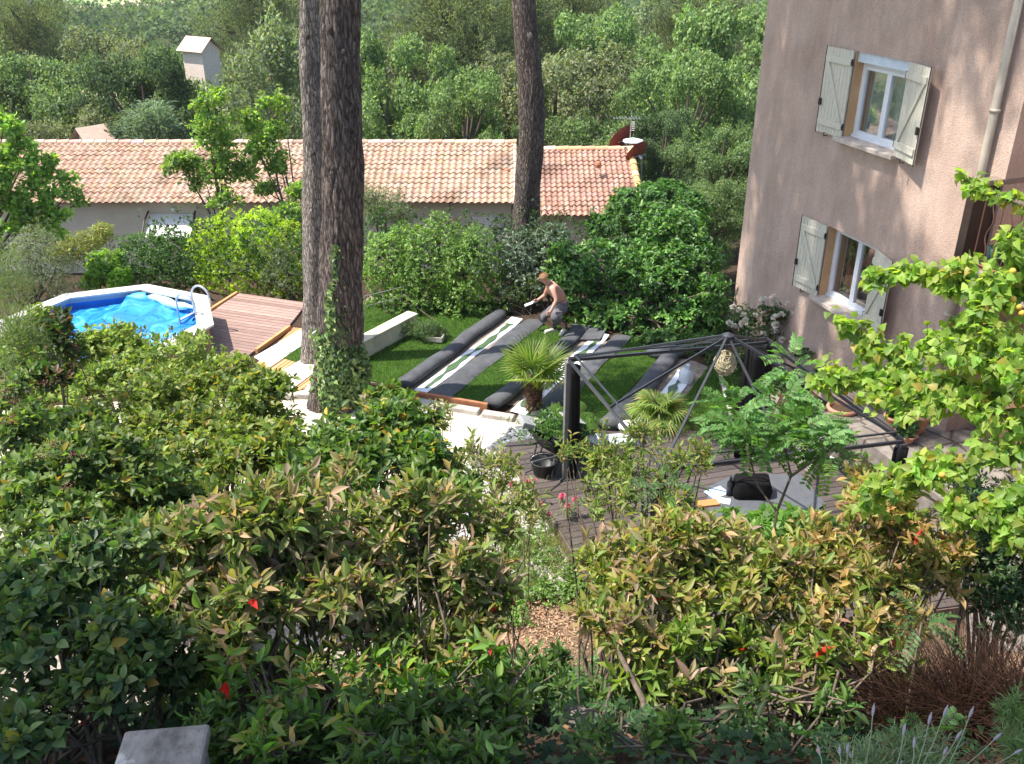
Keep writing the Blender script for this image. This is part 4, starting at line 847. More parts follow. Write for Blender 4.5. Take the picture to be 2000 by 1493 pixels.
c = Z(1205, 872, .25); o = MB().box(c+np.array([0, 0, .07]), (.5, .32, .14), .2, bev=.01).build('cardboard_box', plain('pale_grey_box', (.42, .45, .50), .5)); tag(o, 'flat pale grey box lying on the deck right of the white bucket', 'box')
c = Z(1225, 850, .02); o = MB().sphere(c+np.array([.05, .1, .10]), .17, 12, 8, (1.2, .9, .6)).build('white_sack', SHT, None, True); tag(o, 'crumpled white sack at the back edge of the deck', 'sack')
# black bag at the curtain foot, folding table, papers
c = Z(1466, 965, .29); t = thing('tool_bag', 'black fabric tool bag at the foot of the back gazebo post', 'bag', c)
mb = MB(); V = []; n = 20
for z, s in ((.0, 1.0), (.03, 1.06), (.14, 1.03), (.26, .95), (.31, .88)):
    for j in range(n): a = 2*math.pi*j/n; r_ = 1+.04*math.sin(a*5+z*20); V.append((c[0]+.27*s*r_*math.copysign(abs(math.cos(a))**.6, math.cos(a)), c[1]+.16*s*r_*math.copysign(abs(math.sin(a))**.6, math.sin(a)), c[2]+z*.85+.015*math.sin(a*3)))
mb.add(V, [(a*n+j, a*n+(j+1) % n, (a+1)*n+(j+1) % n, (a+1)*n+j) for a in range(4) for j in range(n)]+[tuple(range(n-1, -1, -1)), tuple(4*n+j for j in range(n))]); mb.build('body', FAB, t, True)
MB().tube([c+np.array([.22*math.cos(a), -.08, .23+.10*math.sin(a)]) for a in np.linspace(0, math.pi, 12)], .012, 6).build('strap', FAB, t)
MB().lathe(c+np.array([-.31, -.02, 0]), [(.001, 0), (.045, 0), (.045, .2), (.02, .24), (.02, .3), (.001, .3)], 12).build('side_bottle', BLKP, t, True)
o = MB().prism([Z(1385, 950, .28)[:2], Z(1440, 925, .28)[:2], Z(1565, 928, .28)[:2], Z(1612, 985, .28)[:2], Z(1560, 1018, .28)[:2], Z(1375, 1015, .28)[:2]], .256, .284).build('grey_board', plain('slate_grey_top', (.10, .108, .122), .4, .4)); tag(o, 'large slate grey board lying on the dark deck under the black tool bag', 'board')
for lab, u, v, a, m, s in (('light blue sheet of paper on the grey board near the black bag', 1400, 962, .5, plain('pale_blue_paper', (.45, .58, .75), .5), (.30, .22, .004)), ('white card on the grey board', 1412, 978, -.3, SHT, (.2, .14, .005)), ('orange and brown cloth on the left of the grey board', 1382, 985, .2, plain('orange_cloth', (.50, .22, .08)), (.3, .14, .03))):
    p = Z(u, v, .29); o = MB().box((p[0], p[1], .287+s[2]/2+.001*a), s, a).build('paper' if s[2] < .02 else 'cloth', m); tag(o, lab, 'paper' if s[2] < .02 else 'cloth')
for lab, u, v, m in (('white crumpled cloth on the dark deck near the stone steps', 1625, 893, PVC), ('small white cloth at the back edge of the deck', 1603, 884, PVC)):
    c = Z(u, v, .26); V = []; n = 9
    for i in range(n):
        for j in range(n): V.append((c[0]+(i/8-.5)*.34, c[1]+(j/8-.5)*.14+.04*math.sin(i), .275+.02*math.sin(i*1.9+j)+.015*math.sin(j*2.3)))
    o = build('rag', V, [(i*n+j, i*n+j+1, (i+1)*n+j+1, (i+1)*n+j) for i in range(n-1) for j in range(n-1)], m, None, True); tag(o, lab, 'rag')
# big white thing / chair under the gazebo edge
c = Z(1340, 748, .0); t = thing('white_sack', 'upright crumpled white sack at the back of the lawn beside the low shrubs', 'sack', c)
mb = MB(); V = []; n = 16
for z, s in ((.0, .9), (.06, 1.05), (.2, .95), (.3, .7), (.37, .35), (.42, .5)):
    for j in range(n): a = 2*math.pi*j/n; r_ = .135*s*(1+.12*math.sin(a*4+z*15)+.07*math.sin(a*7)); V.append((c[0]+r_*math.cos(a), c[1]+r_*math.sin(a), z*.8+.02+.03*math.sin(a*3)*z/.4))
mb.add(V, [(a*n+j, a*n+(j+1) % n, (a+1)*n+(j+1) % n, (a+1)*n+j) for a in range(5) for j in range(n)]+[tuple(5*n+j for j in range(n))]); mb.build('body', PVC, t, True)
c = Z(1322, 705, 0); t = thing('dark_sack', 'dark grey sack lying under the shrubs at the back right of the lawn', 'sack', c); MB().sphere(c+np.array([-.2, .15, .12]), .28, 14, 9, (1.4, .8, .5)).build('body', BACK, t, True)

# =================== TERRACOTTA POTS ===================
TERRA = mottled('terracotta', [(.3, (.40, .19, .115)), (.7, (.52, .28, .19))], 6, bsc=60, bst=.25)
SOIL = plain('potting_soil', (.07, .045, .03), .95, .1, 0, .3, 40)
def pot(lab, u, v, z, r, h, flare=.62, filled=False):
    c = Z(u, v, z); c[2] = z+.003; t = thing('terracotta_pot', lab, 'plant pot', c)
    MB().lathe(c, [(.004, 0), (r*flare, 0), (r*(flare+.1), h*.25), (r*.86, h*.72), (r*.9, h*.76), (r*1.0, h*.84), (r*1.06, h*.93), (r*.98, h), (r*.84, h*.985), (r*.80, h*.9), (r*.7, h*.4), (r*.5, h*.08), (.004, h*.06)], 30).build('pot', TERRA, t, True)
    if filled: MB().lathe((c[0], c[1], c[2]+h*.82), [(.001, .02), (r*.5, .015), (r*.79, 0)], 20).build('soil', SOIL, t)
    return c
pot('wide empty terracotta bowl, lowest of the pots, on the steps under the vent', 1701, 866, .455, .17, .19)
pot('empty flared terracotta urn standing highest, right of the planted pots', 1788, 846, .865, .185, .34, .35)
pa = pot('terracotta pot with a green plant, behind the dark tub and against the wall', 1742, 842, .865, .15, .26, filled=True)
pb = pot('squat terracotta saucer pot with a plant, left of the flared urn', 1765, 861, .865, .17, .12, .7, True)
pot('large terracotta pot half hidden by leaves, left end of the row against the wall', 1638, 838, .10, .24, .42, filled=True)
pot('second terracotta pot hidden by leaves, just below the large one', 1632, 858, .10, .20, .25)
pot('small dark terracotta pot in the rose bed behind the lawn edging', 1447, 800, .02, .15, .2)
for nm, c, z, r, lab in (('geranium', pa, .26, .15, 'small leafy green plant growing in the back terracotta pot'), ('geranium', pb, .14, .17, 'low dark green plant growing in the squat pot')):
    bush(nm, lab, 'potted plant', [(c[0], c[1], c[2]+z+.08, r, r, .13)], 260, .06, [((.04, .10, .03), 2), ((.08, .17, .05), 1)], (c[0], c[1], c[2]+z-.04), T_M, LEAF, 5, .8, .4, low=-.6, per=4, stem_r=.005, jit=.02)
c = HW(6.7, .2, 3.53); bush('balcony_plant', 'trailing green plant on the balcony behind the iron railing', 'potted plant', [(c[0], c[1], 3.95, .35, .35, .28), (c[0]+.1, c[1]-.6, 3.9, .35, .35, .3)], 700, .07, [((.08, .15, .04), 2), ((.16, .24, .08), 1)], (c[0], c[1], 3.53), T_M, LEAF, 5, .5, .3, low=-.8, drop=.5)
c = HW(6.35, .15, 3.53); t = thing('balcony_pot', 'dark green pot with a red flower beside the balcony post', 'plant pot', c); MB().lathe(c, [(.005, 0), (.10, 0), (.13, .25), (.11, .25), (.1, .22), (.005, .22)], 16).build('pot', plain('green_pot', (.02, .05, .04)), t, True)
MB().sphere(c+np.array([0, 0, .36]), .06, 8, 6).build('flower', plain('red_flower', (.5, .03, .05)), t, True); MB().tube([c+np.array([0, 0, .2]), c+np.array([0, 0, .34])], .006, 5).build('stem', TWIG, t)
o = MB().box(HW(5.4, 1.75, .42), (.5, .3, .55), ax=AXW, bev=.03).build('stone_block', STONE); tag(o, 'square grey stone block beside the steps and the deck corner', 'stone block')
# =================== PERSON ===================
def skin(Vs, Es, Rs, root=0, sub=2):
    me = bpy.data.meshes.new('tmp'); bm = bmesh.new(); ly = bm.verts.layers.skin.verify()
    vs = [bm.verts.new(tuple(map(float, v))) for v in Vs]
    for v, r in zip(vs, Rs): v[ly].radius = (r, r) if isinstance(r, (int, float)) else r
    vs[root][ly].use_root = True
    for a, b in Es: bm.edges.new((vs[a], vs[b]))
    bm.to_mesh(me); bm.free(); o = bpy.data.objects.new('tmp', me); COL.objects.link(o)
    m = o.modifiers.new('s', 'SKIN'); m.use_smooth_shade = True; q = o.modifiers.new('u', 'SUBSURF'); q.levels = sub; q.render_levels = sub
    dg = bpy.context.evaluated_depsgraph_get(); e = o.evaluated_get(dg); m2 = e.to_mesh()
    V = [tuple(v.co) for v in m2.vertices]; Fq = [list(p.vertices) for p in m2.polygons]; e.to_mesh_clear(); bpy.data.objects.remove(o); return V, Fq
SKINM = mottled('tanned_skin', [(.3, (.50, .26, .19)), (.7, (.60, .34, .26))], 5, rough=.5, bsc=30, bst=.1)
TROU = mottled('grey_trousers', [(.3, (.105, .098, .11)), (.7, (.17, .16, .175))], 9, bsc=25, bst=.6, bd=.02)
J = lambda u, v, y: Y(u, v, y)
hipc = J(1096, 597, 17.45); wst = J(1094, 586, 17.42); mid_ = J(1090, 573, 17.36); che = J(1081, 562, 17.32); nb = J(1073, 554, 17.28); nk = J(1067, 551, 17.25); jaw = J(1062, 546, 17.22); hd = J(1060.5, 540.5, 17.21); ht = J(1061, 536, 17.21)
nS = J(1079, 563, 17.10); nE = J(1087, 587, 17.00); nWr = J(1076, 607, 16.95); nH = J(1073, 612, 16.93)
fS = J(1072, 562, 17.50); fE = J(1064, 577, 17.60); fW = J(1051.5, 585.5, 17.50); fH = J(1048, 588, 17.48)
nHip = J(1098, 600, 17.34); fHip = J(1092, 600, 17.56); nK = J(1082, 621, 17.16); fK = J(1055, 621, 17.50)
a1 = Z(1082.5, 640, .13); a2 = Z(1103.5, 641, .13); c1 = a1*.45+fK*.55; c2 = a2*.45+nK*.55
Vs = [hipc, wst, mid_, che, nb, nk, jaw, hd, ht, nS, nE, nWr, nH, fS, fE, fW, fH, nHip, nK, a2, fHip, fK, a1]
Rs = [(.15, .12), (.15, .115), (.165, .12), (.17, .125), (.09, .08), .056, .066, (.092, .082), .062, .066, .043, .029, (.034, .02), .066, .043, .029, (.034, .02), .1, .062, .037, .1, .062, .037]
Es = [(0, 1), (1, 2), (2, 3), (3, 4), (4, 5), (5, 6), (6, 7), (7, 8), (3, 9), (9, 10), (10, 11), (11, 12), (3, 13), (13, 14), (14, 15), (15, 16), (0, 17), (17, 18), (18, 19), (0, 20), (20, 21), (21, 22)]
per = thing('person', 'shirtless man in grey cropped trousers crouching over the turf, holding a white scraper', 'person', (hipc[0], hipc[1], .03))
BV, BF = skin(Vs, Es, Rs)
def addp(V, Fq): n = len(BV); BV.extend(V); BF.extend([[i+n for i in f] for f in Fq])
fwd = norm(np.array([-.93, -.1, -.36])); rt = norm(np.cross(fwd, [0, 0, 1.])); upv = np.cross(rt, fwd)
V, Fq = skin([hd+fwd*.06, hd+fwd*.105-upv*.005, hd+fwd*.112-upv*.03], [(0, 1), (1, 2)], [.018, .012, .014], 0, 1); addp(V, Fq)     # nose
V, Fq = skin([jaw+fwd*.02, jaw+fwd*.068-upv*.015], [(0, 1)], [.04, .022], 0, 1); addp(V, Fq)                                        # chin
for s in (-1, 1): V, Fq = skin([hd+rt*s*.075-fwd*.01-upv*.02, hd+rt*s*.092-fwd*.02+upv*.015], [(0, 1)], [(.012, .02), (.01, .018)], 0, 1); addp(V, Fq)
def hand(w_, p, side, curl):
    d = norm(p-w_); x = norm(np.cross(d, [0, 1, .2])); n_ = np.cross(x, d)
    for i, (o_, ln) in enumerate(((-.030, .070), (-.010, .080), (.010, .076), (.029, .060))):
        a = p+x*o_+d*.01; b = a+d*ln*.45+n_*curl*.02; c = b+d*ln*.32*(1-curl*.4)+n_*ln*.4*curl; e = c+d*ln*.23*(1-curl)+n_*ln*.35*curl
        V, Fq = skin([a-d*.03, a, b, c, e], [(0, 1), (1, 2), (2, 3), (3, 4)], [.010, .0095, .009, .0085, .007], 0, 1); addp(V, Fq)
    a = w_+d*.025+x*side*.02; V, Fq = skin([a, a+d*.03+x*side*.025, a+d*.062+x*side*.03+n_*.015], [(0, 1), (1, 2)], [.013, .0105, .009], 0, 1); addp(V, Fq)
hand(nWr, nH, -1, .35); hand(fW, fH, -1, .8)
body = build('body', BV, BF, SKINM, per, True)
V, Fq = skin([hipc*.5+wst*.5+np.array([0, 0, .02]), hipc, nHip, nK, c2, fHip, fK, c1], [(0, 1), (1, 2), (2, 3), (3, 4), (1, 5), (5, 6), (6, 7)], [(.165, .14), (.175, .15), .135, .105, .095, .135, .105, .095], 1)
tr = build('trousers', V, Fq, TROU, per, True)
MB().box(nHip*.45+nK*.55+np.array([.02, -.11, 0]), (.14, .03, .16), ax=[norm(nK-nHip)*1, norm(np.cross([0, 1, 0], nK-nHip)), [0, 1, 0]] if False else [[1, 0, 0], [0, 1, 0], [0, 0, 1]], bev=.01).build('cargo_pocket', TROU, tr)
SHOE = plain('white_shoe', (.66, .62, .56), .6); SOCK = plain('dark_sock', (.02, .022, .035), .9)
for an, toe in ((a1, Z(1068, 650, .04)), (a2, Z(1095, 656, .04))):
    d = toe-an; d[2] = 0; d = norm(d); hl = an-d*.06; b0 = np.array([hl[0], hl[1], .085]); b1 = b0+d*.27
    V, Fq = skin([b0+np.array([0, 0, .0]), b0+d*.09+np.array([0, 0, .012]), b0+d*.19-np.array([0, 0, .012]), b1-np.array([0, 0, .02])], [(0, 1), (1, 2), (2, 3)], [(.042, .045), (.046, .055), (.046, .04), (.036, .03)], 0)
    s_ = build('shoe', V, Fq, SHOE, per, True); sd = norm(np.cross(d, [0, 0, 1.]))
    MB().box(b0+d*.125-np.array([0, 0, .05]), (.33, .095, .022), ax=[d, sd, [0, 0, 1]], bev=.01).build('sole', PVC, s_)
    mb = MB(); 
    for i in range(3): mb.tube([b0+d*(.07+.035*i)+sd*q*.03+np.array([0, 0, .062-.012*i]) for q in (-1, 0, 1)], .004, 4)
    mb.build('laces', SOCK, s_)
    MB().tube([np.array([an[0], an[1], .10]), an+np.array([0, 0, .06])], [.047, .044], 12).build('sock', SOCK, per, True)
g = np.random.default_rng(5); n = 1700; d = rdir(n, g); kp = ((d@upv) > -.02)&((d@fwd) < .62-.5*(d@upv < .35)); d = d[kp]
P = hd+d*np.array([.079, .079, .079])+upv*.010-fwd*.008
hair = leaves('hair', P, d*.35+np.array([0, 0, -.6])-fwd*.3, d, .045, .014, pal(len(P), [((.34, .19, .095), 2), ((.48, .30, .16), 2), ((.25, .13, .07), 1)], .12, g), T_Q, leafmat('hair_strands', .05, .55, .3), body)
mb = MB(); mb.sphere(hd+fwd*.079+rt*.032+upv*.006, .011, 8, 6); mb.sphere(hd+fwd*.079-rt*.032+upv*.006, .011, 8, 6); mb.build('eyes', plain('eye_dark', (.05, .035, .03), .2, .5), body, True)
mb = MB(); mb.box(hd+fwd*.088-upv*.062, (.012, .04, .008), ax=[fwd, rt, upv]); mb.build('mouth', plain('lip', (.33, .10, .08), .5), body)
mb = MB(); mb.tube([nb+np.array([.07*math.cos(a)-.015, .07*math.sin(a), .035-.03*math.cos(a)*-1-.02]) for a in np.linspace(0, 2*math.pi, 22)], .005, 5); mb.build('neck_cord', plain('cord_dark', (.06, .02, .02)), per)
d = norm(np.array([-.86, -.12, -.32])); p = fH+d*.02
t = thing('scraper', 'flat white scraper held out in the man\'s left-reaching hand', 'scraper', p)
sd = norm(np.cross(d, [0, 0, 1.])); un = np.cross(sd, d)
MB().tube([p-d*.05, p+d*.07], .012, 8).build('handle', PVC, t, True); MB().box(p+d*.15, (.17, .11, .006), ax=[d, sd, un], bev=.002).build('blade', PVC, t)

# =================== PALMS ===================
PALMT = attrmat('palm_trunk_fibre', .95, 60, .8, .02)
def palm(name, lab, base, h, nf, fr, pl, cols, droop, r0=.13, lean=(0, 0), seed=1):
    g = np.random.default_rng(seed); base = np.array(base, float); t = thing(name, lab, 'palm', base); top = base+np.array([lean[0], lean[1], h])
    V = []; m = 18; k = 26
    for i in range(k):
        q = i/(k-1); c = base*(1-q)+top*q; r_ = r0*(.62+.55*math.sin(math.pi*min(1, q*.75+.12)))
        for j in range(m): a = 2*math.pi*j/m+(i % 2)*.17; V.append(c+np.array([math.cos(a), math.sin(a), 0])*r_*(1+.09*((i+j) % 2)+g.normal(0, .03)))
    C = pal(len(V), [((.10, .055, .035), 2), ((.17, .10, .065), 2), ((.06, .035, .025), 1)], .2, g)
    build('trunk', V, [(a*m+j, a*m+(j+1) % m, (a+1)*m+(j+1) % m, (a+1)*m+j) for a in range(k-1) for j in range(m)]+[tuple(range(m-1, -1, -1)), tuple((k-1)*m+j for j in range(m))], PALMT, t, cols=C)
    n = 900; a = g.uniform(0, 6.28, n); q = g.random(n); O = np.c_[np.cos(a), np.sin(a), np.zeros(n)]
    P = base+(top-base)*q[:, None]+O*(r0*(.62+.5*np.sin(np.pi*np.minimum(1, q*.75+.12))))[:, None]
    leaves('fibres', P, O*.7+np.array([0, 0, 1])*np.where(q > .3, .8, -.8)[:, None]+g.normal(0, .3, (n, 3)), O, .085, .010, pal(n, [((.15, .09, .06), 2), ((.24, .15, .10), 1), ((.07, .04, .03), 1)], .2, g), T_Q, LEAF, t)
    for f in range(nf):
        az = f*2.4+g.uniform(-.3, .3); el = .15+1.15*(f/nf)+g.uniform(-.1, .1); dd = np.array([math.cos(az)*math.cos(el), math.sin(az)*math.cos(el), math.sin(el)])
        p0 = top+np.array([0, 0, -.02]); p1 = p0+dd*pl*g.uniform(.8, 1.1); mid2 = (p0+p1)/2+np.array([0, 0, .05])
        fr_ = MB().tube([p0, mid2, p1], [.012, .009, .007], 6).build('frond', plain('petiole_green', (.10, .17, .05)), t) if f == 0 else MB().tube([p0, mid2, p1], [.012, .009, .007], 6).build('frond', PETI, t)
        if f == 0: globals()['PETI'] = fr_.data.materials[0]
        fd = norm(dd+np.array([0, 0, -.45*droop])); sx = norm(np.cross(fd, [0, 0, 1.])); nn = np.cross(sx, fd); V = []; Fq = []; C = []; ns = 36; rr = fr*g.uniform(.85, 1.1)
        for i in range(ns):
            th = (i/(ns-1)-.5)*R(285); d_ = fd*math.cos(th)+sx*math.sin(th); L = rr*(.72+.28*math.cos(th*.55))*g.uniform(.93, 1.03); sp = np.cross(nn, d_); b = len(V); c = pal(1, cols, .12, g)[0]
            zig = .012*(1 if i % 2 else -1)
            for q, w_ in ((.03, .004), (.35, .017), (.62, .015), (.85, .008), (1, .001)):
                p = p1+d_*L*q+nn*(zig*(1-q))+np.array([0, 0, -1])*droop*L*(q**2.4)*.42+nn*(.06*math.cos(th))*q
                V += [p-sp*w_, p+nn*w_*.55, p+sp*w_]; C += [c*(.85 if q < .5 else 1.05)]*3
            for k2 in range(4): a_ = b+3*k2; Fq += [(a_, a_+3, a_+4, a_+1), (a_+1, a_+4, a_+5, a_+2)]
        build('fan', V, Fq, LEAFT, fr_, cols=np.array(C))
    return t
PG = [((.15, .22, .05), 3), ((.22, .30, .08), 2), ((.30, .34, .12), 1)]
palm('fan_palm', 'small fan palm with a hairy brown trunk in front of the seam tapes', (.37, 14.12, 0), .68, 9, .60, .30, PG, .12, .115, (.0, -.02), 4)
palm('fan_palm', 'low fan palm with drooping fronds seen through the gazebo frame', (2.42, 13.35, 0), .34, 11, .46, .30, PG+[((.36, .30, .12), .7)], 1.0, .12, (0, 0), 9)

# =================== ROSE, ROSEMARY, HEDGES ===================
def copy_child(src, parent, loc, rot, sc):
    c = src.copy(); COL.objects.link(c); c.parent = parent; c.location = loc; c.rotation_euler = rot; c.scale = (sc,)*3; return c
def B2(u, v, y, ru, rv, rd=None):
    p = Y(u, v, y); dep = p[1]*math.cos(TH)+(H-p[2])*math.sin(TH); rx = ru*dep/F; return (p[0], p[1], p[2], rx, rd or rx*.8, rv*dep/F*1.05)
def blossoms(t, pts, r, name, cols, seed=2):
    g = np.random.default_rng(seed); n = 26; d = rdir(n, g); d[:, 2] = np.abs(d[:, 2]); d = norm(d); off = ORG[t.name]
    me = leafmesh(name, d*r*.25, d+g.normal(0, .2, (n, 3)), rdir(n, g), r*.85, r*.9, pal(n, cols, .06, g), T_M)
    for i, p in enumerate(pts):
        o = bpy.data.objects.new(name, me); COL.objects.link(o); o.parent = t; o.location = (np.array(p)-off).tolist(); s = g.uniform(.7, 1.25); o.scale = (s, s, s); o.rotation_euler = (g.uniform(-.6, .6), g.uniform(-.6, .6), g.uniform(0, 6))
    me.materials.append(PETAL)
RG = [((.05, .10, .035), 2), ((.09, .15, .05), 2), ((.16, .10, .05), .4)]
t = bush('rose_bush', 'climbing rose bush with white flowers against the pink wall behind the gazebo', 'rose bush', [B2(1450, 622, 16.2, 34, 30), B2(1510, 612, 16.0, 32, 26), B2(1480, 655, 15.9, 42, 28), B2(1545, 612, 15.9, 24, 12), B2(1445, 720, 15.6, 34, 50), B2(1400, 690, 16.0, 28, 22), B2(1570, 690, 15.0, 30, 10), B2(1600, 730, 14.5, 30, 14)], 5200, .055, RG, (4.55, 15.9, 0), T_M, LEAF, 5, .6, .3, per=5, stem_r=.008, low=-.9)
blossoms(t, [Y(u, v, 15.75) for u, v in ((1491, 588), (1511, 584), (1512, 592), (1539, 594), (1545, 600), (1556, 611), (1577, 611), (1432, 601), (1443, 606), (1452, 616), (1475, 616), (1424, 632), (1457, 627), (1452, 633), (1515, 622), (1526, 617), (1515, 636), (1434, 639), (1470, 651), (1490, 654), (1515, 648), (1465, 662), (1528, 665), (1555, 674), (1590, 688), (1566, 618))], .075, 'blossom', [((.80, .76, .66), 3), ((.78, .68, .58), 1)])
bush('rosemary_bush', 'rounded grey green rosemary bush on the turf beside the cream wall', 'rosemary', [(-2.02, 17.2, .18, .28, .26, .24), (-1.72, 17.05, .2, .30, .28, .26), (-1.5, 17.1, .15, .24, .22, .20)], 6500, .07, [((.09, .15, .06), 3), ((.16, .23, .10), 2), ((.05, .08, .035), 1)], (-1.75, 17.1, .03), T_Q, LEAF, 6, .12, .3, spread=.5, low=-.1, stem_r=.006)
# back hedge
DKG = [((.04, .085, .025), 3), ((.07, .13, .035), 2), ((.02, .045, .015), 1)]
t = bush('laurel_hedge', 'big glossy cherry laurel hedge filling the corner behind the man', 'hedge', split([B2(1175, 515, 18.9, 90, 65, 1.0), B2(1130, 590, 18.4, 62, 60, .7), B2(1200, 610, 18.3, 80, 70, .8), B2(1290, 440, 20.0, 75, 60, 1.1), B2(1260, 520, 19.3, 85, 80, 1.2), B2(1350, 520, 18.8, 90, 85, 1.2), B2(1280, 600, 18.2, 95, 75, .9), B2(1370, 620, 17.6, 70, 70, .8), B2(1330, 455, 19.6, 70, 55, 1), B2(1110, 520, 18.8, 40, 50, .6)], 3, .5, .75), 32000, .12, [((.055, .14, .03), 3), ((.10, .22, .04), 3), ((.17, .31, .06), 1.3), ((.03, .07, .02), 1)], (3.2, 18.6, 0), T_M, LEAFG, 7, .42, .72, low=-.8, per=3, stem_r=.03, jit=1.4, clumpvar=.1, spread=.8)
t = bush('pittosporum_hedge', 'rounded small-leaved green hedge bush behind the low cream wall', 'hedge', [B2(770, 520, 19.4, 60, 75, .9), B2(850, 515, 19.2, 78, 85, 1.0), B2(920, 530, 19.0, 62, 85, .9), B2(800, 585, 18.9, 80, 40, .7), B2(905, 590, 18.7, 65, 40, .6)], 30000, .062, [((.10, .18, .04), 3), ((.17, .28, .06), 3), ((.26, .38, .09), 1.5), ((.04, .08, .02), 1)], (-1.9, 19.3, 0), T_M, LEAF, 6, .5, .72, low=-.7, per=4, stem_r=.03, jit=1.0)
t = bush('silverberry_shrub', 'silvery dark leaved shrub between the two big hedges behind the man', 'shrub', [B2(1020, 490, 19.6, 48, 48, .8), B2(1075, 480, 19.6, 45, 42, .8), B2(1050, 540, 19.3, 60, 50, .7), B2(985, 540, 19.2, 30, 50, .6)], 9000, .075, [((.07, .11, .06), 3), ((.13, .18, .12), 2), ((.22, .26, .2), .8), ((.03, .05, .025), 1)], (.6, 19.3, 0), T_M, LEAFG, 6, .45, .65, low=-.8, per=4, stem_r=.022, jit=.6)
bush('understory_shrub', 'thin stemmed yellowish green shrub standing right behind the crouching man', 'shrub', [B2(1010, 580, 18.6, 32, 30), B2(1040, 565, 18.7, 28, 30), B2(985, 600, 18.5, 22, 25)], 1400, .07, [((.10, .14, .04), 2), ((.05, .09, .03), 2)], (.3, 18.5, 0), T_M, LEAF, 5, .4, .2, low=-.9, per=6, stem_r=.014)
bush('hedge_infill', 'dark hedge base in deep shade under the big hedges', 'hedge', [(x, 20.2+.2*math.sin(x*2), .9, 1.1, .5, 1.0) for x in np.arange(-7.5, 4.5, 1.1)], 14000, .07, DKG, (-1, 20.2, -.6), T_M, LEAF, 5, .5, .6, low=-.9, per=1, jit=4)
bush('pale_hedge', 'bright yellow green euonymus hedge behind the red deck', 'hedge', [B2(430, 470, 21.2, 58, 52, .9), B2(505, 465, 21.2, 50, 52, .9), B2(560, 490, 21.0, 45, 55, .8), B2(470, 530, 20.6, 85, 45, .8), B2(560, 545, 20.4, 50, 40, .6)], 19000, .068, [((.26, .36, .045), 3), ((.38, .47, .06), 3), ((.14, .23, .03), 1.5)], (-5, 20.9, -.6), T_M, LEAFT, 6, .5, .72, low=-.6, per=3, stem_r=.03, jit=1)
bush('dark_hedge', 'darker green dense hedge bush behind the pool, left of the yellow green one', 'hedge', [B2(280, 500, 21.6, 50, 48, .9), B2(340, 505, 21.4, 50, 50, .9), B2(310, 550, 21, 80, 30, .8)], 13000, .062, [((.06, .13, .03), 3), ((.10, .19, .04), 2), ((.03, .06, .02), 1)], (-7.6, 21.4, -1), T_M, LEAF, 6, .5, .72, low=-.6, per=3, stem_r=.03, jit=.8)
bush('lime_shrub', 'small lime green leafy shrub behind the far rim of the pool', 'shrub', [B2(205, 520, 20.8, 36, 30, .6), B2(185, 548, 20.4, 26, 20, .5), B2(235, 545, 20.4, 24, 22, .5)], 2400, .10, [((.16, .28, .05), 3), ((.25, .38, .08), 2)], (-8.9, 20.6, -.5), T_M, LEAFT, 5, .55, .4, low=-.6, per=4)
OLV = [((.16, .19, .12), 3), ((.24, .27, .18), 2), ((.10, .13, .07), 2)]
bush('olive_shrub', 'loose grey olive shrub in front of the hedge, left of the thin pine trunk', 'olive', [B2(550, 500, 20.2, 36, 40, .5), B2(565, 550, 20.0, 36, 40, .5), B2(530, 540, 20, 22, 30, .4)], 5200, .055, OLV, (-5.0, 19.9, -.3), T_Q, LEAF, 6, .2, .3, low=-.7, per=4, la=.4)
bush('olive_tree', 'pale grey olive tree left of the pool', 'olive', [B2(40, 510, 18.5, 60, 50, .9), B2(100, 530, 18.6, 55, 48, .9), B2(20, 570, 18.0, 50, 40, .8), B2(120, 570, 18.7, 45, 25, .6), B2(70, 470, 18.8, 45, 32, .7)], 16000, .06, OLV, (-10.2, 18.5, 0), T_Q, LEAF, 6, .2, .35, low=-.7, per=4, la=.3, stem_r=.025)
bush('golden_conifer', 'yellowish feathery conifer shrub between the grey olive and the dark hedge', 'conifer', [B2(170, 475, 21.5, 45, 28, .7), B2(130, 490, 21.3, 36, 30, .7), B2(200, 455, 21.8, 22, 20, .4)], 5000, .10, [((.22, .24, .05), 2), ((.15, .20, .04), 2), ((.30, .22, .08), .8)], (-9.6, 21.4, -1), T_Q, LEAF, 6, .2, .3, low=-.6, per=2)
bush('corner_shrub', 'low broad leaved shrub in the bed at the back right corner of the lawn', 'shrub', [B2(1300, 665, 16.9, 55, 22, .4), B2(1365, 672, 16.7, 36, 26, .4), B2(1250, 655, 17.3, 34, 18, .3), B2(1385, 720, 16.2, 25, 22, .3)], 2400, .085, [((.06, .13, .035), 3), ((.11, .20, .05), 2)], (3.4, 16.9, 0), T_M, LEAF, 5, .6, .4, low=-.4, per=3, stem_r=.008)
bush('border_shrub', 'small mixed shrub at the foot of the pink wall inside the lawn edging', 'shrub', [B2(1440, 770, 15.0, 30, 26, .3), B2(1480, 800, 14.4, 34, 24, .3), B2(1560, 800, 13.9, 40, 22, .3)], 2200, .06, [((.10, .15, .05), 3), ((.16, .20, .07), 2), ((.2, .1, .05), .5)], (4.4, 14.6, 0), T_M, LEAF, 5, .5, .3, low=-.4, per=3, stem_r=.006)
bush('weeds', 'low dark ferny plants at the foot of the small hedge behind the first tape', 'weeds', [(-1.0, 18.55, .12, .5, .2, .18), (-.4, 18.6, .1, .4, .2, .15)], 900, .07, DKG, (-.8, 18.5, 0), T_M, LEAF, 5, .4, .3, per=2, stem_r=.004)

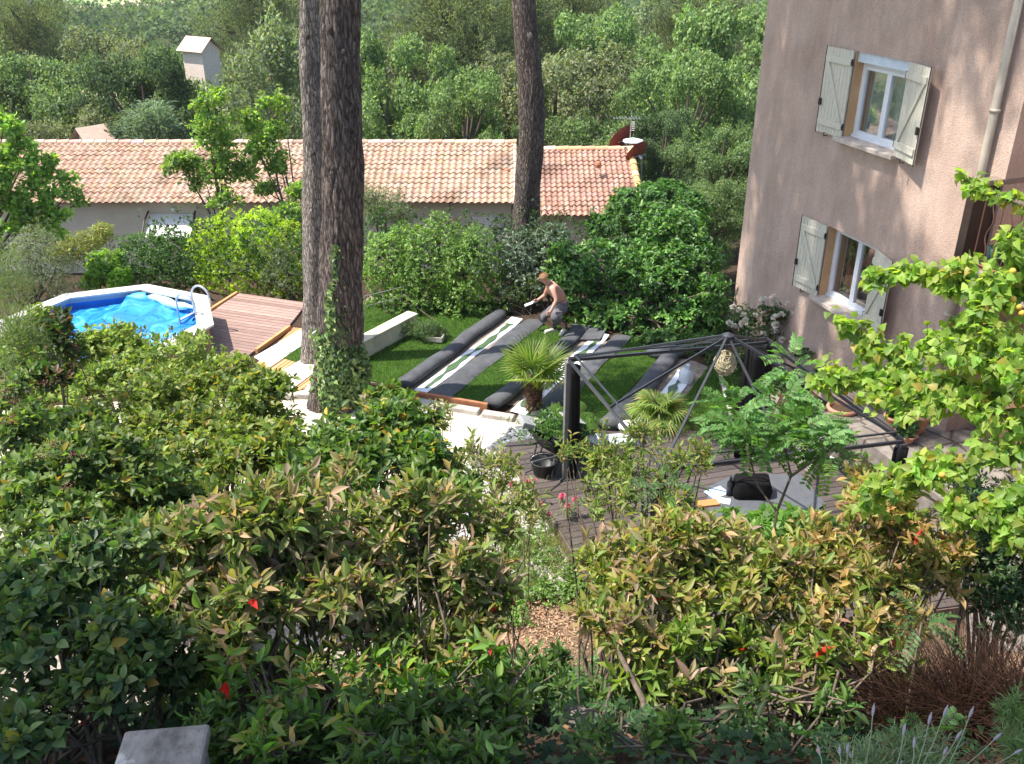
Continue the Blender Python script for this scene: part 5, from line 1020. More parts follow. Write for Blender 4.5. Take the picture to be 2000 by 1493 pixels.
# =================== TREES NEAR THE TILED HOUSE ===================
def airy(name, lab, cat, base, r0, h, blobs_, n, L, cols, T=T_M, m=None, W=.6, k=5, seed=1, nl=9, sp=.9, lean=(0, 0), drop=.2, shell=.1, trunks=1, la=.35, clump=.15):
    blobs = blobs_; g = random.Random(seed); base = (base[0], base[1], gz(base[0], base[1]) if len(base) < 3 else base[2]); t = thing(name, lab, cat, base); mb = MB()
    for i in range(trunks):
        b = (base[0]+(i-(trunks-1)/2)*.35, base[1]+.1*(i % 2), base[2]); limbs(mb, b, r0, h, nl, sp, (lean[0]+(i-(trunks-1)/2)*.6, lean[1]), g)
    for b in blobs:
        q = np.array([base[0]+lean[0]*.6, base[1]+lean[1]*.6, base[2]+h*.5]); c = np.array(b[:3]); mb.tube([q, (q+c)/2+np.array([0, 0, .1*h*g.uniform(-1, 1)]), c], [r0*.4, r0*.28, r0*.1], 6, cap=False)
    mb.build('trunk', TWIG, t, True)
    ns = n//k; blobs = split(blobs_, 5, .42, .8, seed); P, O, I = blobpts(blobs, ns, shell, -.8, 3.2, la); ax = norm(O+np.array([0, 0, .4])+rng.normal(0, .4, (ns, 3))); P = np.repeat(P, k, 0); AX = np.repeat(ax, k, 0); nn = len(P)
    q = rdir(nn); A = norm(AX*.4+q+np.array([0, 0, -drop])); P = P+q*L*.5
    C = pal(nn, cols, .2)*(1+rng.normal(0, clump, len(blobs)))[np.repeat(I, k)][:, None]
    leaves('crown', P, A, AX+rng.normal(0, .4, (nn, 3)), L*rng.uniform(.7, 1.2, nn), L*W, np.clip(C, .005, .9), T, m or LEAF, t); return t
MPL = [((.19, .29, .09), 3), ((.27, .37, .12), 2), ((.12, .19, .06), 1)]
airy('maple_tree', 'slim light green maple in front of the roof, left of the pair', 'tree', (-8.1, 25.2), .07, 4.4, [B2(u, v, y, a, b) for u, v, y, a, b in ((400, 195, 25, 26, 26), (432, 190, 25.3, 18, 26), (410, 235, 25, 35, 25), (430, 280, 25.2, 42, 30), (360, 325, 25, 45, 22), (400, 350, 25, 36, 20), (345, 312, 24.8, 26, 16), (445, 320, 25.3, 35, 30), (440, 390, 24.8, 32, 20))], 4400, .105, MPL, m=LEAFT, seed=3, nl=5, sp=.7, W=.8, la=.5)
airy('maple_tree', 'slim light green maple in front of the roof, nearer the thin pine', 'tree', (-6.0, 25.4), .065, 4.2, [B2(u, v, y, a, b) for u, v, y, a, b in ((520, 200, 25.4, 18, 18), (553, 200, 25.6, 16, 24), (485, 240, 25.4, 32, 24), (540, 250, 25.5, 30, 28), (500, 290, 25.3, 40, 28), (545, 310, 25.5, 30, 26), (480, 340, 25.2, 30, 22), (515, 370, 25.4, 28, 14))], 4200, .105, MPL, m=LEAFT, seed=5, nl=5, sp=.6, trunks=2, W=.8, la=.5)
airy('broad_maple', 'bright green maple at the left edge in front of the long roof', 'tree', (-12.6, 21.0), .10, 3.2, [B2(u, v, y, a, b) for u, v, y, a, b in ((8, 238, 20, 22, 16), (30, 262, 20, 24, 18), (12, 295, 20, 30, 20), (58, 285, 20.1, 18, 14), (45, 320, 20, 34, 18), (10, 345, 19.8, 34, 22), (92, 322, 20.2, 22, 14), (75, 350, 20, 34, 18), (125, 345, 20.2, 18, 12), (30, 385, 20, 40, 24), (95, 385, 20.1, 34, 18), (140, 375, 20.2, 20, 14), (152, 395, 20.3, 14, 10), (60, 420, 20, 44, 20), (120, 420, 20.2, 30, 16), (20, 445, 19.8, 44, 22), (95, 448, 20, 34, 16), (-40, 330, 20, 50, 90))], 8000, .10, [((.19, .31, .08), 3), ((.28, .41, .11), 2), ((.12, .20, .06), 1)], m=LEAFT, seed=6, nl=8, sp=1.0, W=.8, la=.5)
airy('olive_tree', 'grey olive tree against the eave of the tiled house, right of the big pine trunk', 'olive', (-3.5, 24.5), .09, 2.6, [B2(u, v, y, a, b) for u, v, y, a, b in ((720, 380, 24.5, 36, 34), (755, 400, 24.5, 46, 36), (735, 430, 24.2, 40, 28), (785, 415, 24.5, 26, 26), (600, 400, 25, 46, 36), (640, 420, 25, 50, 36))], 13000, .085, OLV, T=T_Q, seed=8, W=.22, la=.4, nl=7)
airy('walnut_sapling', 'small green sapling between the olive and the thin pine trunk', 'tree', (-4.9, 24.6), .05, 2.4, [B2(u, v, y, a, b) for u, v, y, a, b in ((570, 420, 24, 34, 26), (545, 440, 23.6, 30, 20), (590, 370, 24.5, 22, 16))], 2600, .13, MPL, m=LEAFT, seed=9, nl=4, sp=.5)
bush('wall_ivy', 'dark ivy climbing over the end of the wing under its eave', 'ivy', [B2(1180, 440, 28.2, 34, 26, .5), B2(1240, 400, 27.5, 50, 34, .8), B2(1290, 385, 26.5, 45, 30, .8), B2(1215, 425, 27.8, 35, 30, .5), B2(1340, 400, 26, 40, 30, .7)], 12000, .12, [((.05, .11, .03), 3), ((.09, .19, .04), 2)], (3.2, 27.6, -3), T_M, LEAF, 6, .7, .6, low=-.8, per=2)

# =================== BIG PINES ===================
BK1 = bark_mat('pine_bark_pale', [(.25, (.20, .175, .16)), (.5, (.40, .36, .33)), (.75, (.62, .57, .53))], 1.7)
BK2 = bark_mat('pine_bark_dark', [(.25, (.085, .066, .06)), (.5, (.17, .142, .13)), (.75, (.36, .325, .31))], 1.0)
BK3 = bark_mat('pine_bark_brown', [(.25, (.11, .085, .075)), (.5, (.20, .165, .15)), (.75, (.34, .30, .28))], 1.5)
NEED = [((.05, .09, .03), 3), ((.08, .13, .04), 2), ((.12, .15, .06), 1)]
def big_pine(lab, pts, mat, crown, n, seed, scar=None, disp=.02):
    """pts: list of (x,y,z,r) trunk stations"""
    g = np.random.default_rng(seed); t = thing('pine_tree', lab, 'pine tree', pts[0][:3]); P = np.array(pts, float)
    zz = np.linspace(P[0, 2], P[-1, 2], 170); C = np.stack([np.interp(zz, P[:, 2], P[:, i]) for i in (0, 1, 3)], 1); ker = np.hanning(13); ker /= ker.sum()
    for i in (0, 1, 2): C[6:-6, i] = np.convolve(C[:, i], ker, 'same')[6:-6]
    m = 80; a = np.arange(m)*2*math.pi/m; A, ZZ = np.meshgrid(a, zz)
    rr = C[:, 2][:, None]*(1+.035*np.sin(3*A+ZZ*.6+seed)+.02*np.sin(5*A-ZZ*1.3)+.045*np.sin(ZZ*2.1+A+seed)+.03*np.sin(ZZ*5.3+A*2+seed*2))
    rid = np.abs(np.sin(A*13+2.2*np.sin(ZZ*1.7+A*2)+1.5*np.sin(ZZ*4.1+A)))**.6*np.abs(np.sin(ZZ*5.5+3*np.sin(A*4+ZZ)))**.25
    rr = rr+disp*(rid-.6)*(1+.4*g.normal(size=A.shape)*.5)
    flare = np.exp(-(ZZ-P[0, 2])/.35)*.22*(1+.5*np.sin(A*4+seed)); rr = rr*(1+flare)
    V = np.stack([C[:, 0][:, None]+rr*np.cos(A), C[:, 1][:, None]+rr*np.sin(A), ZZ], -1).reshape(-1, 3)
    k = len(zz); Fq = [(i*m+j, i*m+(j+1) % m, (i+1)*m+(j+1) % m, (i+1)*m+j) for i in range(k-1) for j in range(m)]
    tr_ = build('trunk', V, Fq, mat, t, True)
    if scar:
        for (su, sv, sy, sr) in scar:
            p = Y(su, sv, sy); MB().sphere(p, sr, 14, 8, (1, .14, 1)).build('branch_scar', plain('cut_wood', (.27, .23, .20)), tr_, True)
    if crown:
        mb = MB(); top = P[-1, :3]
        for b in crown:
            c = np.array(b[:3]); s0 = top-np.array([0, 0, (top[2]-c[2])*.5+1.2 if top[2] > c[2] else 1.0]); mb.tube([s0, (s0+c)/2+np.array([0, 0, -.3]), c], [.14, .09, .03], 6, cap=False)
        mb.build('limbs', BK2, t)
        pp, O, I = blobpts(crown, n, .2, -.6, 3.2, .3, g); kk = 5; pp = np.repeat(pp, kk, 0); A_ = rdir(len(pp), g)+np.array([0, 0, .4])
        leaves('needles', pp, A_, rdir(len(pp), g), g.uniform(.2, .34, len(pp)), .05, pal(len(pp), NEED, .2, g), T_Q, LEAFF, t)
    return t
def stations(y, rows, up, z0=0.):
    out = []
    for (v, u, w_) in rows[::-1]:
        p = Y(u, v, y); dep = p[1]*math.cos(TH)+(H-p[2])*math.sin(TH); out.append((p[0], y, p[2], w_*dep/F/2))
    out[0] = (out[0][0], y, z0, out[0][3]); return out+up
s1 = stations(16.15, [(0, 606, 38), (70, 605, 40), (160, 606, 41), (260, 611, 40), (380, 613, 44), (500, 616, 48), (600, 617, 50), (706, 618, 54)], [])
s2 = stations(14.45, [(0, 665, 76), (100, 667, 76), (250, 667, 77), (400, 667, 79), (520, 667, 83), (640, 663, 88), (785, 657, 94)], [])
s3 = stations(21.5, [(0, 1022, 45), (90, 1031, 48), (180, 1037, 49), (270, 1037, 50), (360, 1031, 50), (440, 1027, 52), (520, 1024, 54)], [], -1.7)
def up_(s, pts): return s+[(s[-1][0]+a, s[-1][1]+b, z, r) for a, b, z, r in pts]
t = big_pine('slender pale barked pine trunk, left of the twin trunks, beside the slatted walkway', up_(s1, [(.3, 0, 12, .15), (.8, 0, 18, .10)]), BK1,
    [(-2.3, 16.4, 18.5, 1.7, 1.7, .9), (-3.8, 15.4, 17.3, 1.2, 1.2, .7), (-1.2, 15.2, 17.0, 1.1, 1.1, .7), (-2.8, 18.0, 17.0, 1.2, 1.1, .6), (-4.2, 17.4, 18.7, 1.0, 1.0, .6), (-4.9, 17.4, 12.6, .7, .5, .5)], 3300, 11, None, .012)
t = big_pine('thick dark barked pine trunk, right of the twin trunks, with ivy round its foot', up_(s2, [(.3, 0, 12, .23), (.7, -.3, 18.5, .13)]), BK2,
    [(-1.6, 14.0, 19.2, 1.8, 1.6, 1.0), (-3.2, 12.6, 18.0, 1.2, 1.2, .7), (-.1, 13.4, 17.8, 1.3, 1.2, .7), (-.8, 15.0, 19.8, 1.3, 1.1, .7), (-3.6, 14.6, 19.6, 1.1, 1.0, .7), (-.7, 11.8, 19.6, 1.1, 1.0, .6), (-2.2, 11.2, 16.6, 1.1, 1.0, .6), (-4.2, 14.0, 12.2, 1.1, 1.0, .7), (-3.2, 15.3, 12.8, 1.0, .9, .6), (-3.4, 12.2, 13.4, 1.0, .9, .6)], 4600, 12, None, .03)  # last three low boughs, out of view, added to shade the right-hand turf
t = big_pine('brown pine trunk rising from behind the hedge in front of the tiled roof', up_(s3, [(-.2, 0, 12, .2), (0, 0, 18, .12)]), BK3,
    [(.3, 21.5, 19, 2.2, 2.0, 1.1), (-1.6, 20.2, 18, 1.5, 1.5, .8), (2.2, 20.6, 18.2, 1.5, 1.4, .8)], 2600, 13, [(1032, 70, 21.26, .085)], .016)
for (u, v, y_, r_, par) in ((645, 58, 14.2, .05, 1), (672, 102, 14.16, .035, 1), (690, 250, 14.2, .03, 1), (600, 72, 15.98, .035, 0), (612, 300, 15.96, .03, 0), (650, 330, 14.15, .03, 1)):
    p = Y(u, v, y_); o = [q for q in bpy.data.objects if q.get('label', '').startswith(('slender pale', 'thick dark')[par])][0]
    MB().sphere(p, r_, 10, 7, (1, .8, 1.3)).build('knot', plain('knot_dark', (.05, .04, .035), .9), o, True)
# ivy round the thick trunk
def ivy_on(lab, cx, cy, r, spec, n, L, cols, seed=4):
    g = np.random.default_rng(seed); t = thing('ivy', lab, 'ivy', (cx, cy, 0)); P = []; O = []
    while len(P) < n:
        z = g.uniform(.0, 3.0); a = g.uniform(-math.pi, math.pi)
        # denser on the right/front side; reaches highest on the right
        side = math.cos(a-R(-35)); top = 1.35+1.35*side+.35*math.sin(a*5+1)+.25*math.sin(z*6+a*3)
        if z > top or (side < .1 and z < 2 and g.random() < .85): continue
        rr = r*(1-.06*z)+g.uniform(.03, .10)+max(0, .24*math.sin(min(1, z/1.3)*math.pi)*side)*g.uniform(.2, 1)
        P.append((cx+.04*z+rr*math.cos(a), cy+rr*math.sin(a), z)); O.append((math.cos(a), math.sin(a), .25))
    P = np.array(P); O = norm(np.array(O)); A = norm(np.array([0, 0, -1.])+g.normal(0, .5, (n, 3))+O*.35)
    leaves('leaves', P, A, O+g.normal(0, .35, (n, 3)), L*g.uniform(.6, 1.25, n), L*g.uniform(.8, 1.0, n), pal(n, cols, .22, g), T_IVY, LEAFG, t)
    mb = MB()
    for i in range(9):
        a0 = g.uniform(-1.8, .9); pts = [(cx+.04*z+(r*(1-.06*z)+.02)*math.cos(a0+.2*math.sin(z*3+i)), cy+(r*(1-.06*z)+.02)*math.sin(a0+.2*math.sin(z*3+i)), z) for z in np.linspace(0, g.uniform(1.2, 2.6), 14)]
        mb.tube(pts, .012, 5, cap=False)
    mb.build('vines', TWIG, t); return t
ivy_on('thick green ivy wrapped round the lower part of the dark pine trunk', s2[0][0], 14.45, .36, None, 4600, .085, [((.10, .17, .05), 3), ((.17, .26, .08), 2), ((.05, .09, .03), 1.5), ((.32, .40, .16), .8)])
p = Y(627, 645, 15.9); mb = MB(); mb.tube([p, p+np.array([-.06, -.05, .02]), p+np.array([-.14, -.08, -.03]), p+np.array([-.20, -.1, -.10])], [.008, .012, .014, .02], 7); mb.build('garden_lamp', PVC); o = bpy.data.objects['garden_lamp']; tag(o, 'small white lamp arm fixed to the thin pine trunk', 'lamp')
# wire between trunks
mb = MB(); q = Y(528, 745, 14.6); r_ = Y(640, 712, 14.3); mb.tube([q*(1-s)+r_*s+np.array([0, 0, -.06*math.sin(math.pi*s)]) for s in np.linspace(0, 1, 10)], .004, 4); o = mb.build('cord', IRON); tag(o, 'thin dark cord running from the shrubs to the ivy trunk', 'cord')
# off-picture pine on the left slope shading the foreground
big_pine('tall pine outside the frame on the left slope, shading the foreground shrubs', [(-10.5, 3.5, 2.5, .35), (-10.4, 3.5, 12, .22), (-10.2, 3.4, 16, .13)], BK2,
    [(-10.4, 1.5, 17, 1.9, 1.2, 1.0), (-9.2, 1.3, 15.6, 1.5, 1.1, .8), (-7.6, 1.4, 13.6, 1.3, 1.1, .8), (-8.2, 1.5, 16.2, 1.2, .7, .8), (-6.9, 1.5, 16.5, 1.2, .7, .8), (-5.6, 1.45, 16.2, 1.2, .65, .8), (-4.4, 1.4, 16.4, 1.1, .65, .8), (-3.4, 1.3, 16.0, 1.0, .6, .7)], 7800, 14)
# =================== WOOD BEYOND ===================
BKF = mottled('far_bark', [(.3, (.07, .05, .04)), (.7, (.16, .12, .10))], 3)
def proto(kind, cols, shape, n, L, seed, W=.5, T=T_Q, trunks=1, h=1.0, tr=.03):
    """unit tree, height 1, origin at its base"""
    g = np.random.default_rng(seed); gr = random.Random(seed); t = thing(kind, 'x', 'tree', (0, 0, 0)); mb = MB(); bl = []
    if shape == 'round':
        for i in range(40):
            z = gr.uniform(.24, .9); r_ = .46*math.sin(math.pi*min(1, (z-.08)/.98))**.7; a = i*2.4+gr.uniform(-.3, .3); q = gr.uniform(.45, 1)
            bl.append((r_*q*math.cos(a), r_*q*math.sin(a), z, *[gr.uniform(.075, .14)]*2, gr.uniform(.06, .11)))
    elif shape == 'spread':
        for i in range(46):
            z = gr.uniform(.24, .95); r_ = .55*math.sin(math.pi*min(1, (z-.1)/.95))**.6; a = i*2.4+gr.uniform(-.4, .4); q = gr.uniform(.35, 1)
            bl.append((r_*q*math.cos(a), r_*q*math.sin(a), z, gr.uniform(.06, .115), gr.uniform(.06, .115), gr.uniform(.055, .10)))
    elif shape == 'pine':
        for i in range(30):
            z = .42+.55*(i/30)+gr.uniform(-.03, .03); r_ = .42*(1.08-z)**.45*gr.uniform(.4, 1); a = i*2.4; bl.append((r_*math.cos(a), r_*math.sin(a), z, gr.uniform(.08, .13), gr.uniform(.08, .13), gr.uniform(.05, .08)))
        bl.append((0, 0, .72, .16, .16, .2))
    elif shape == 'wispy':
        for i in range(24):
            z = gr.uniform(.25, .92); r_ = .36*math.sin(math.pi*min(1, (z-.05)/1.0))**.5; a = i*2.4; bl.append((r_*math.cos(a)*gr.uniform(.3, 1), r_*math.sin(a)*gr.uniform(.3, 1), z, gr.uniform(.07, .11), gr.uniform(.07, .11), gr.uniform(.12, .2)))
    elif shape == 'cone':
        for i in range(34):
            z = .08+.88*i/34; r_ = .3*(1-z)**.8; a = i*2.4; bl.append((r_*math.cos(a), r_*math.sin(a), z, .07+.08*(1-z), .07+.08*(1-z), .05))
    top = np.array([0, 0, .8]); mb.tube([(0, 0, -.06), (.01, 0, .25), (-.01, .01, .5), (0, 0, .85)], [tr, tr*.8, tr*.55, tr*.15], 7, cap=False)
    for b in bl[::2 if shape != 'pine' else 1]:
        c = np.array(b[:3]); s0 = np.array([0, 0, max(.15, c[2]*.62 if shape != 'pine' else c[2]-.06)]); mb.tube([s0, (s0+c)/2+np.array([0, 0, -.01]), c], [tr*.4, tr*.28, tr*.1], 5, cap=False)
    mb.build('trunk', BKF, t)
    k = 4; ns = n//k; P, O, I = blobpts(bl, ns, .55, -.7, 3.0, .25, g); P = np.repeat(P, k, 0); O2 = np.repeat(O, k, 0); nn = len(P)
    if shape == 'pine': A = norm(O2*.7+rdir(nn, g)*.6+np.array([0, 0, .5])); Nn = rdir(nn, g)
    elif shape == 'cone': A = norm(O2*np.array([1, 1, 0])+np.array([0, 0, .25])+rdir(nn, g)*.4); Nn = np.array([0, 0, 1.])+rdir(nn, g)*.4
    elif shape == 'wispy': A = norm(rdir(nn, g)*.7+np.array([0, 0, .5])+O2*.4); Nn = O2+rdir(nn, g)*.6
    else: A = norm(rdir(nn, g)+O2*.4); Nn = O2+rdir(nn, g)*.55+np.array([0, 0, .25])
    P = P+rdir(nn, g)*L*.6; cl = (1+g.normal(0, .13, len(bl)))[np.repeat(I, k)]
    leaves('crown', P, A, Nn, L*g.uniform(.6, 1.25, nn), L*W, np.clip(pal(nn, cols, .17, g)*cl[:, None], .004, .9), T, LEAFF, t)
    return t
PR_ = {}
PR_['oak'] = proto('holm_oak', [((0.166, 0.191, 0.108), 3), ((0.228, 0.249, 0.143), 2), ((0.088, 0.107, 0.059), 1.5), ((0.281, 0.275, 0.178), .7)], 'round', 46000, .0185, 21, .55)
PR_['dark'] = proto('dark_oak', [((0.093, 0.141, 0.073), 3), ((0.138, 0.198, 0.101), 2), ((0.054, 0.081, 0.047), 1.5)], 'spread', 44000, .019, 22, .55)
PR_['light'] = proto('light_tree', [((0.166, 0.245, 0.103), 3), ((0.237, 0.331, 0.136), 2), ((0.107, 0.159, 0.071), 1)], 'spread', 42000, .020, 23, .6)
PR_['green'] = proto('green_tree', [((0.136, 0.196, 0.089), 3), ((0.191, 0.259, 0.113), 2), ((0.078, 0.122, 0.059), 1.2)], 'round', 44000, .0185, 26, .6)
PR_['pine'] = proto('aleppo_pine', [((0.159, 0.189, 0.101), 3), ((0.214, 0.241, 0.124), 2), ((0.088, 0.108, 0.064), 1.3)], 'pine', 60000, .0135, 24, .30)
PR_['wispy'] = proto('willow_like_tree', [((0.208, 0.255, 0.157), 3), ((0.278, 0.320, 0.204), 2), ((0.135, 0.175, 0.098), 1)], 'wispy', 26000, .024, 25, .4)
PR_['cone'] = proto('blue_cypress', [((0.141, 0.201, 0.128), 3), ((0.198, 0.265, 0.168), 2), ((0.079, 0.114, 0.074), 1)], 'cone', 16000, .04, 27, .16)
used_p = {}
def put(kind, x, y, zb, hgt, wd, label, group, rot=None):
    src = PR_[kind]
    if kind in used_p:
        r = src.copy(); COL.objects.link(r)
        for ch in list(src.children): c = ch.copy(); COL.objects.link(c); c.parent = r
    else: r = src; used_p[kind] = 1
    r.location = (x, y, zb); r.scale = (wd, wd, hgt); r.rotation_euler = (0, 0, rot if rot is not None else random.uniform(0, 6.28)); r['label'] = label
    if group: r['group'] = group
    elif 'group' in r: del r['group']
    return r
def putpx(kind, u, vtop, y, wpx, label, group=None, zb=None):
    p = Y(u, vtop, y); dep = p[1]*math.cos(TH)+(H-p[2])*math.sin(TH); zb = gz(p[0], y) if zb is None else zb; wpx = max(wpx, .78*(p[2]-zb)*F/dep)
    fac = {'oak': .98, 'dark': 1.12, 'light': 1.12, 'green': .98, 'pine': .85, 'wispy': .82, 'cone': .7}[kind]
    return put(kind, p[0], y, zb, p[2]-zb, wpx*dep/F/fac, label, group)
NT_ = [('dark', 265, 95, 41, 300, 'dark green spreading oak behind the left half of the tiled roof'),
 ('green', 40, 60, 43, 260, 'leafy tree at the left edge behind the roof, greyer than the dark oak'), ('oak', 90, 190, 38.5, 190, 'low shaded oak at the far left just above the roof end'),
 ('cone', 285, 195, 37.2, 130, 'feathery blue green cypress just above the tiled ridge'),
 ('green', 385, 110, 44, 170, 'green tree right of the dark oak, below the small pink house'), ('wispy', 520, 60, 42, 240, 'tall pale willow like tree left of the thin pine trunk'),
 ('light', 750, 75, 41, 210, 'fresh green tree immediately right of the thick pine trunk'), ('light', 905, 150, 38.5, 230, 'bright low tree behind the ridge, left of the brown pine trunk'),
 ('pine', 885, -60, 58, 330, 'big olive green pine rising behind, left of the brown pine trunk'), ('oak', 1090, 55, 44, 300, 'broad grey olive holm oak behind the wing of the tiled house'),
 ('oak', 985, 110, 46, 200, 'rounded grey olive oak half behind the brown pine trunk'), ('green', 1170, 205, 38.5, 150, 'shaded green tree directly behind the satellite dishes'),
 ('light', 1190, 25, 56, 170, 'bright green tree top right of the holm oak'), ('wispy', 1240, 5, 95, 70, 'small silvery tree top standing out in the distance'),
 ('light', 1350, 120, 38, 260, 'tall light green tree left of the pink house corner'), ('dark', 1300, 215, 34.5, 200, 'green tree with dark hollows between the dishes and the house'),
 ('green', 1420, 230, 31, 170, 'green tree touching the pink house corner'), ('green', 1390, 330, 27.5, 130, 'small dark tree just above the laurel hedge by the house corner'), ('pine', 1355, -30, 62, 190, 'yellowish pine behind, left of the pink house corner'),
 ('light', 1450, 20, 45, 190, 'light green tree top against the upper corner of the pink house'), ('pine', 500, -60, 78, 230, 'dark hanging pine at the top of the picture left of the thin trunk'),
 ('pine', 1000, -80, 66, 220, 'darker pine directly behind the top of the brown trunk'), ('pine', 1120, -60, 72, 200, 'pine top right of the brown trunk'), ('pine', 30, -10, 70, 160, 'slim pine at the top left corner'), ('oak', 170, 40, 56, 220, 'pale oak crown behind the left trees'), ('green', 290, 65, 74, 180, 'round tree below the far fields'), ('oak', 660, 40, 55, 200, 'grey oak seen between the two big pine trunks')]
for a in NT_: putpx(*a[:5], a[5])
gset = 'trees of the wood on the slope beyond the tiled house'
LB = {'oak': 'grey olive oak among the mass of wood beyond the tiled house', 'dark': 'dark oak among the mass of wood beyond the tiled house', 'light': 'light green tree among the mass of wood beyond the tiled house', 'green': 'green tree among the mass of wood beyond the tiled house', 'pine': 'pine among the mass of wood beyond the tiled house', 'wispy': 'pale thin tree among the mass of wood beyond the tiled house'}
gr = random.Random(5); cnt = 0
for (yy, hh, sp) in ((39, 6.5, 4.6), (47, 8.5, 5.4), (54, 9.5, 6), (64, 9, 6.5), (76, 9, 7.5), (90, 8.5, 8.5), (107, 8.5, 10), (128, 9, 12), (155, 9, 14), (188, 9, 17)):
    xw0, xw1 = -.60*yy-3, .27*yy+3; x = xw0
    while x < xw1:
        k = gr.choice(['oak', 'green', 'dark', 'light', 'oak', 'green', 'pine' if yy > 50 else 'dark', 'wispy' if yy < 60 else 'pine']); h_ = hh*gr.uniform(.75, 1.2)*(1.2 if k == 'pine' else 1); y_ = yy+gr.uniform(-.3, .3)*yy*.16
        if yy < 50 and x > -24: h_ *= .85
        u_, v_, _ = (lambda q: (1000+F*q[0]/(q[1]*math.cos(TH)-(q[2]-H)*math.sin(TH)), 0, 0))((x, y_, gz(x, y_)+h_))
        if yy > 100 and 60 < u_ < 330: h_ *= .7
        if yy < 66 and 300 < u_ < 480: h_ = min(h_, (7.6-y_*math.tan(R(8.8)))-gz(x, y_))
        if yy < 42 and 110 < u_ < 250: x += sp*.7; continue
        put(k, x, y_, gz(x, y_)-.2, h_, h_*gr.uniform(1.1, 1.5), LB[k], gset); cnt += 1; x += sp*gr.uniform(.8, 1.2)
print('wood trees', cnt)
# far wood: one mass of crowns
g = np.random.default_rng(31); nc = 2600; yy = 200+900*g.random(nc)**1.3; xx = (-.62+.92*g.random(nc))*yy
uu = 1000+F*xx/(yy*math.cos(TH)+25*math.sin(TH)); fld = (yy > 300) & (uu > 90) & (uu < 380) & (yy < 620)
xx, yy = xx[~fld], yy[~fld]; nc = len(xx); zz = np.array([gz(a, b) for a, b in zip(xx, yy)]); k = 210; sz = 4.5+2.5*g.random(nc)+yy*.004
d = rdir(nc*k, g); d[:, 2] = np.abs(d[:, 2]); ci = np.repeat(np.arange(nc), k); s_ = sz[ci][:, None]
P = np.c_[xx, yy, zz+2][ci]+d*s_*np.array([1, 1, 1.15])*(1+.2*lump(d, ci*1.3)[:, None]); cc = pal(nc, [((.09, .14, .05), 3), ((.12, .17, .06), 2), ((.06, .10, .04), 2), ((.16, .19, .07), 1)], .15, g)[ci]*(1+g.normal(0, .15, (nc*k, 1)))
fw = leaves('far_wood', P, rdir(nc*k, g), d+rdir(nc*k, g)*.5, s_[:, 0]*.17, s_[:, 0]*.13, np.clip(cc, .01, .9), T_Q, LEAFF, None); tag(fw, 'distant wood covering the valley at the top of the picture', 'wood', kind='stuff')
# distant fields and houses
def drape(name, us, vs, col, lift=.6):
    V = []
    for v in vs:
        for u in us:
            d = ray(u, v); lo, hi = 100, 1400
            for _ in range(40):
                m = (lo+hi)/2; p = np.array([0, 0, H])+d*m/d[1]
                if p[2] < gz(p[0], p[1])+lift: hi = m
                else: lo = m
            V.append(p)
    n = len(us); o = build(name, V, [(j*n+i, j*n+i+1, (j+1)*n+i+1, (j+1)*n+i) for j in range(len(vs)-1) for i in range(n-1)], col); tag(o, kind='structure')
drape('field', np.linspace(110, 215, 6), (17, 14, 11), mottled('yellow_field', [(.3, (.52, .42, .24)), (.7, (.6, .5, .32))], .01))
drape('meadow', np.linspace(100, 330, 8), (10.5, 6, 2, -3), mottled('green_field', [(.3, (.24, .33, .10)), (.7, (.32, .40, .15))], .01))
PINKW = plain('pale_pink_wall', (.76, .64, .57), .9); ROOFD = plain('distant_roof', (.58, .42, .33), .9)
def cottage(lab, u, v, y, wd, hgt, rz, zb=None, roofh=.25, arch=False):
    p = Y(u, v, y); zt_ = p[2]; z0 = zt_-hgt; t = thing('distant_house', lab, 'house', (p[0], y, z0)); ca, sa = math.cos(rz), math.sin(rz)
    f = lambda a, b, z: (p[0]+a*ca-b*sa, y+a*sa+b*ca, z0+z); w2, d2 = wd/2, wd*.4; rh = hgt*roofh; e = hgt-rh
    build('wall', [f(-w2, -d2, -4), f(w2, -d2, -4), f(w2, d2, -4), f(-w2, d2, -4), f(-w2, -d2, e), f(w2, -d2, e), f(w2, d2, e), f(-w2, d2, e), f(-w2, 0, hgt), f(w2, 0, hgt)], [(0, 1, 5, 4), (1, 2, 6, 9, 5), (2, 3, 7, 6), (3, 0, 4, 8, 7), (4, 5, 9, 8), (6, 7, 8, 9)], PINKW, t)
    o_ = .25; V = [f(-w2-o_, -d2-o_, e-.1), f(w2+o_, -d2-o_, e-.1), f(w2+o_, 0, hgt+.12), f(-w2-o_, 0, hgt+.12), f(w2+o_, d2+o_, e-.1), f(-w2-o_, d2+o_, e-.1)]
    build('roof', V, [(0, 1, 2, 3), (3, 2, 4, 5)], ROOFD, t)
    for i in (-1, 0, 1): q = f(i*wd*.28, -d2-.01, e*.5); MB().box(q, (wd*.1, .04, e*.3), rz).build('window', plain('dark_opening', (.05, .05, .05)) if i < 1 else SHT, t)
    return t
cottage('small pale pink house with a gable standing among the trees left of the pines', 388, 76, 60, 1.7, 2.2, 2.6)
cottage('pink roofed house half hidden by the dark oak behind the tiled roof', 178, 252, 37.2, .8, 1.2, .9)
cottage('upper pink roof glimpsed between the left trees', 172, 172, 50, 2.6, 3.0, .3)
for i, (lab, u, v, y, wd) in enumerate((('tiny white house left of the far village at the top', 270, 2, 420, 12), ('tiny pale house on the far hill right of the white one', 325, 4, 430, 10), ('pale villa on the far slope above the thick pine trunk', 742, 8, 330, 14), ('small pale building among far trees near the silver tree top', 1282, 40, 150, 1.6))): cottage(lab, u, v, y, wd, wd*.45, .3*i)

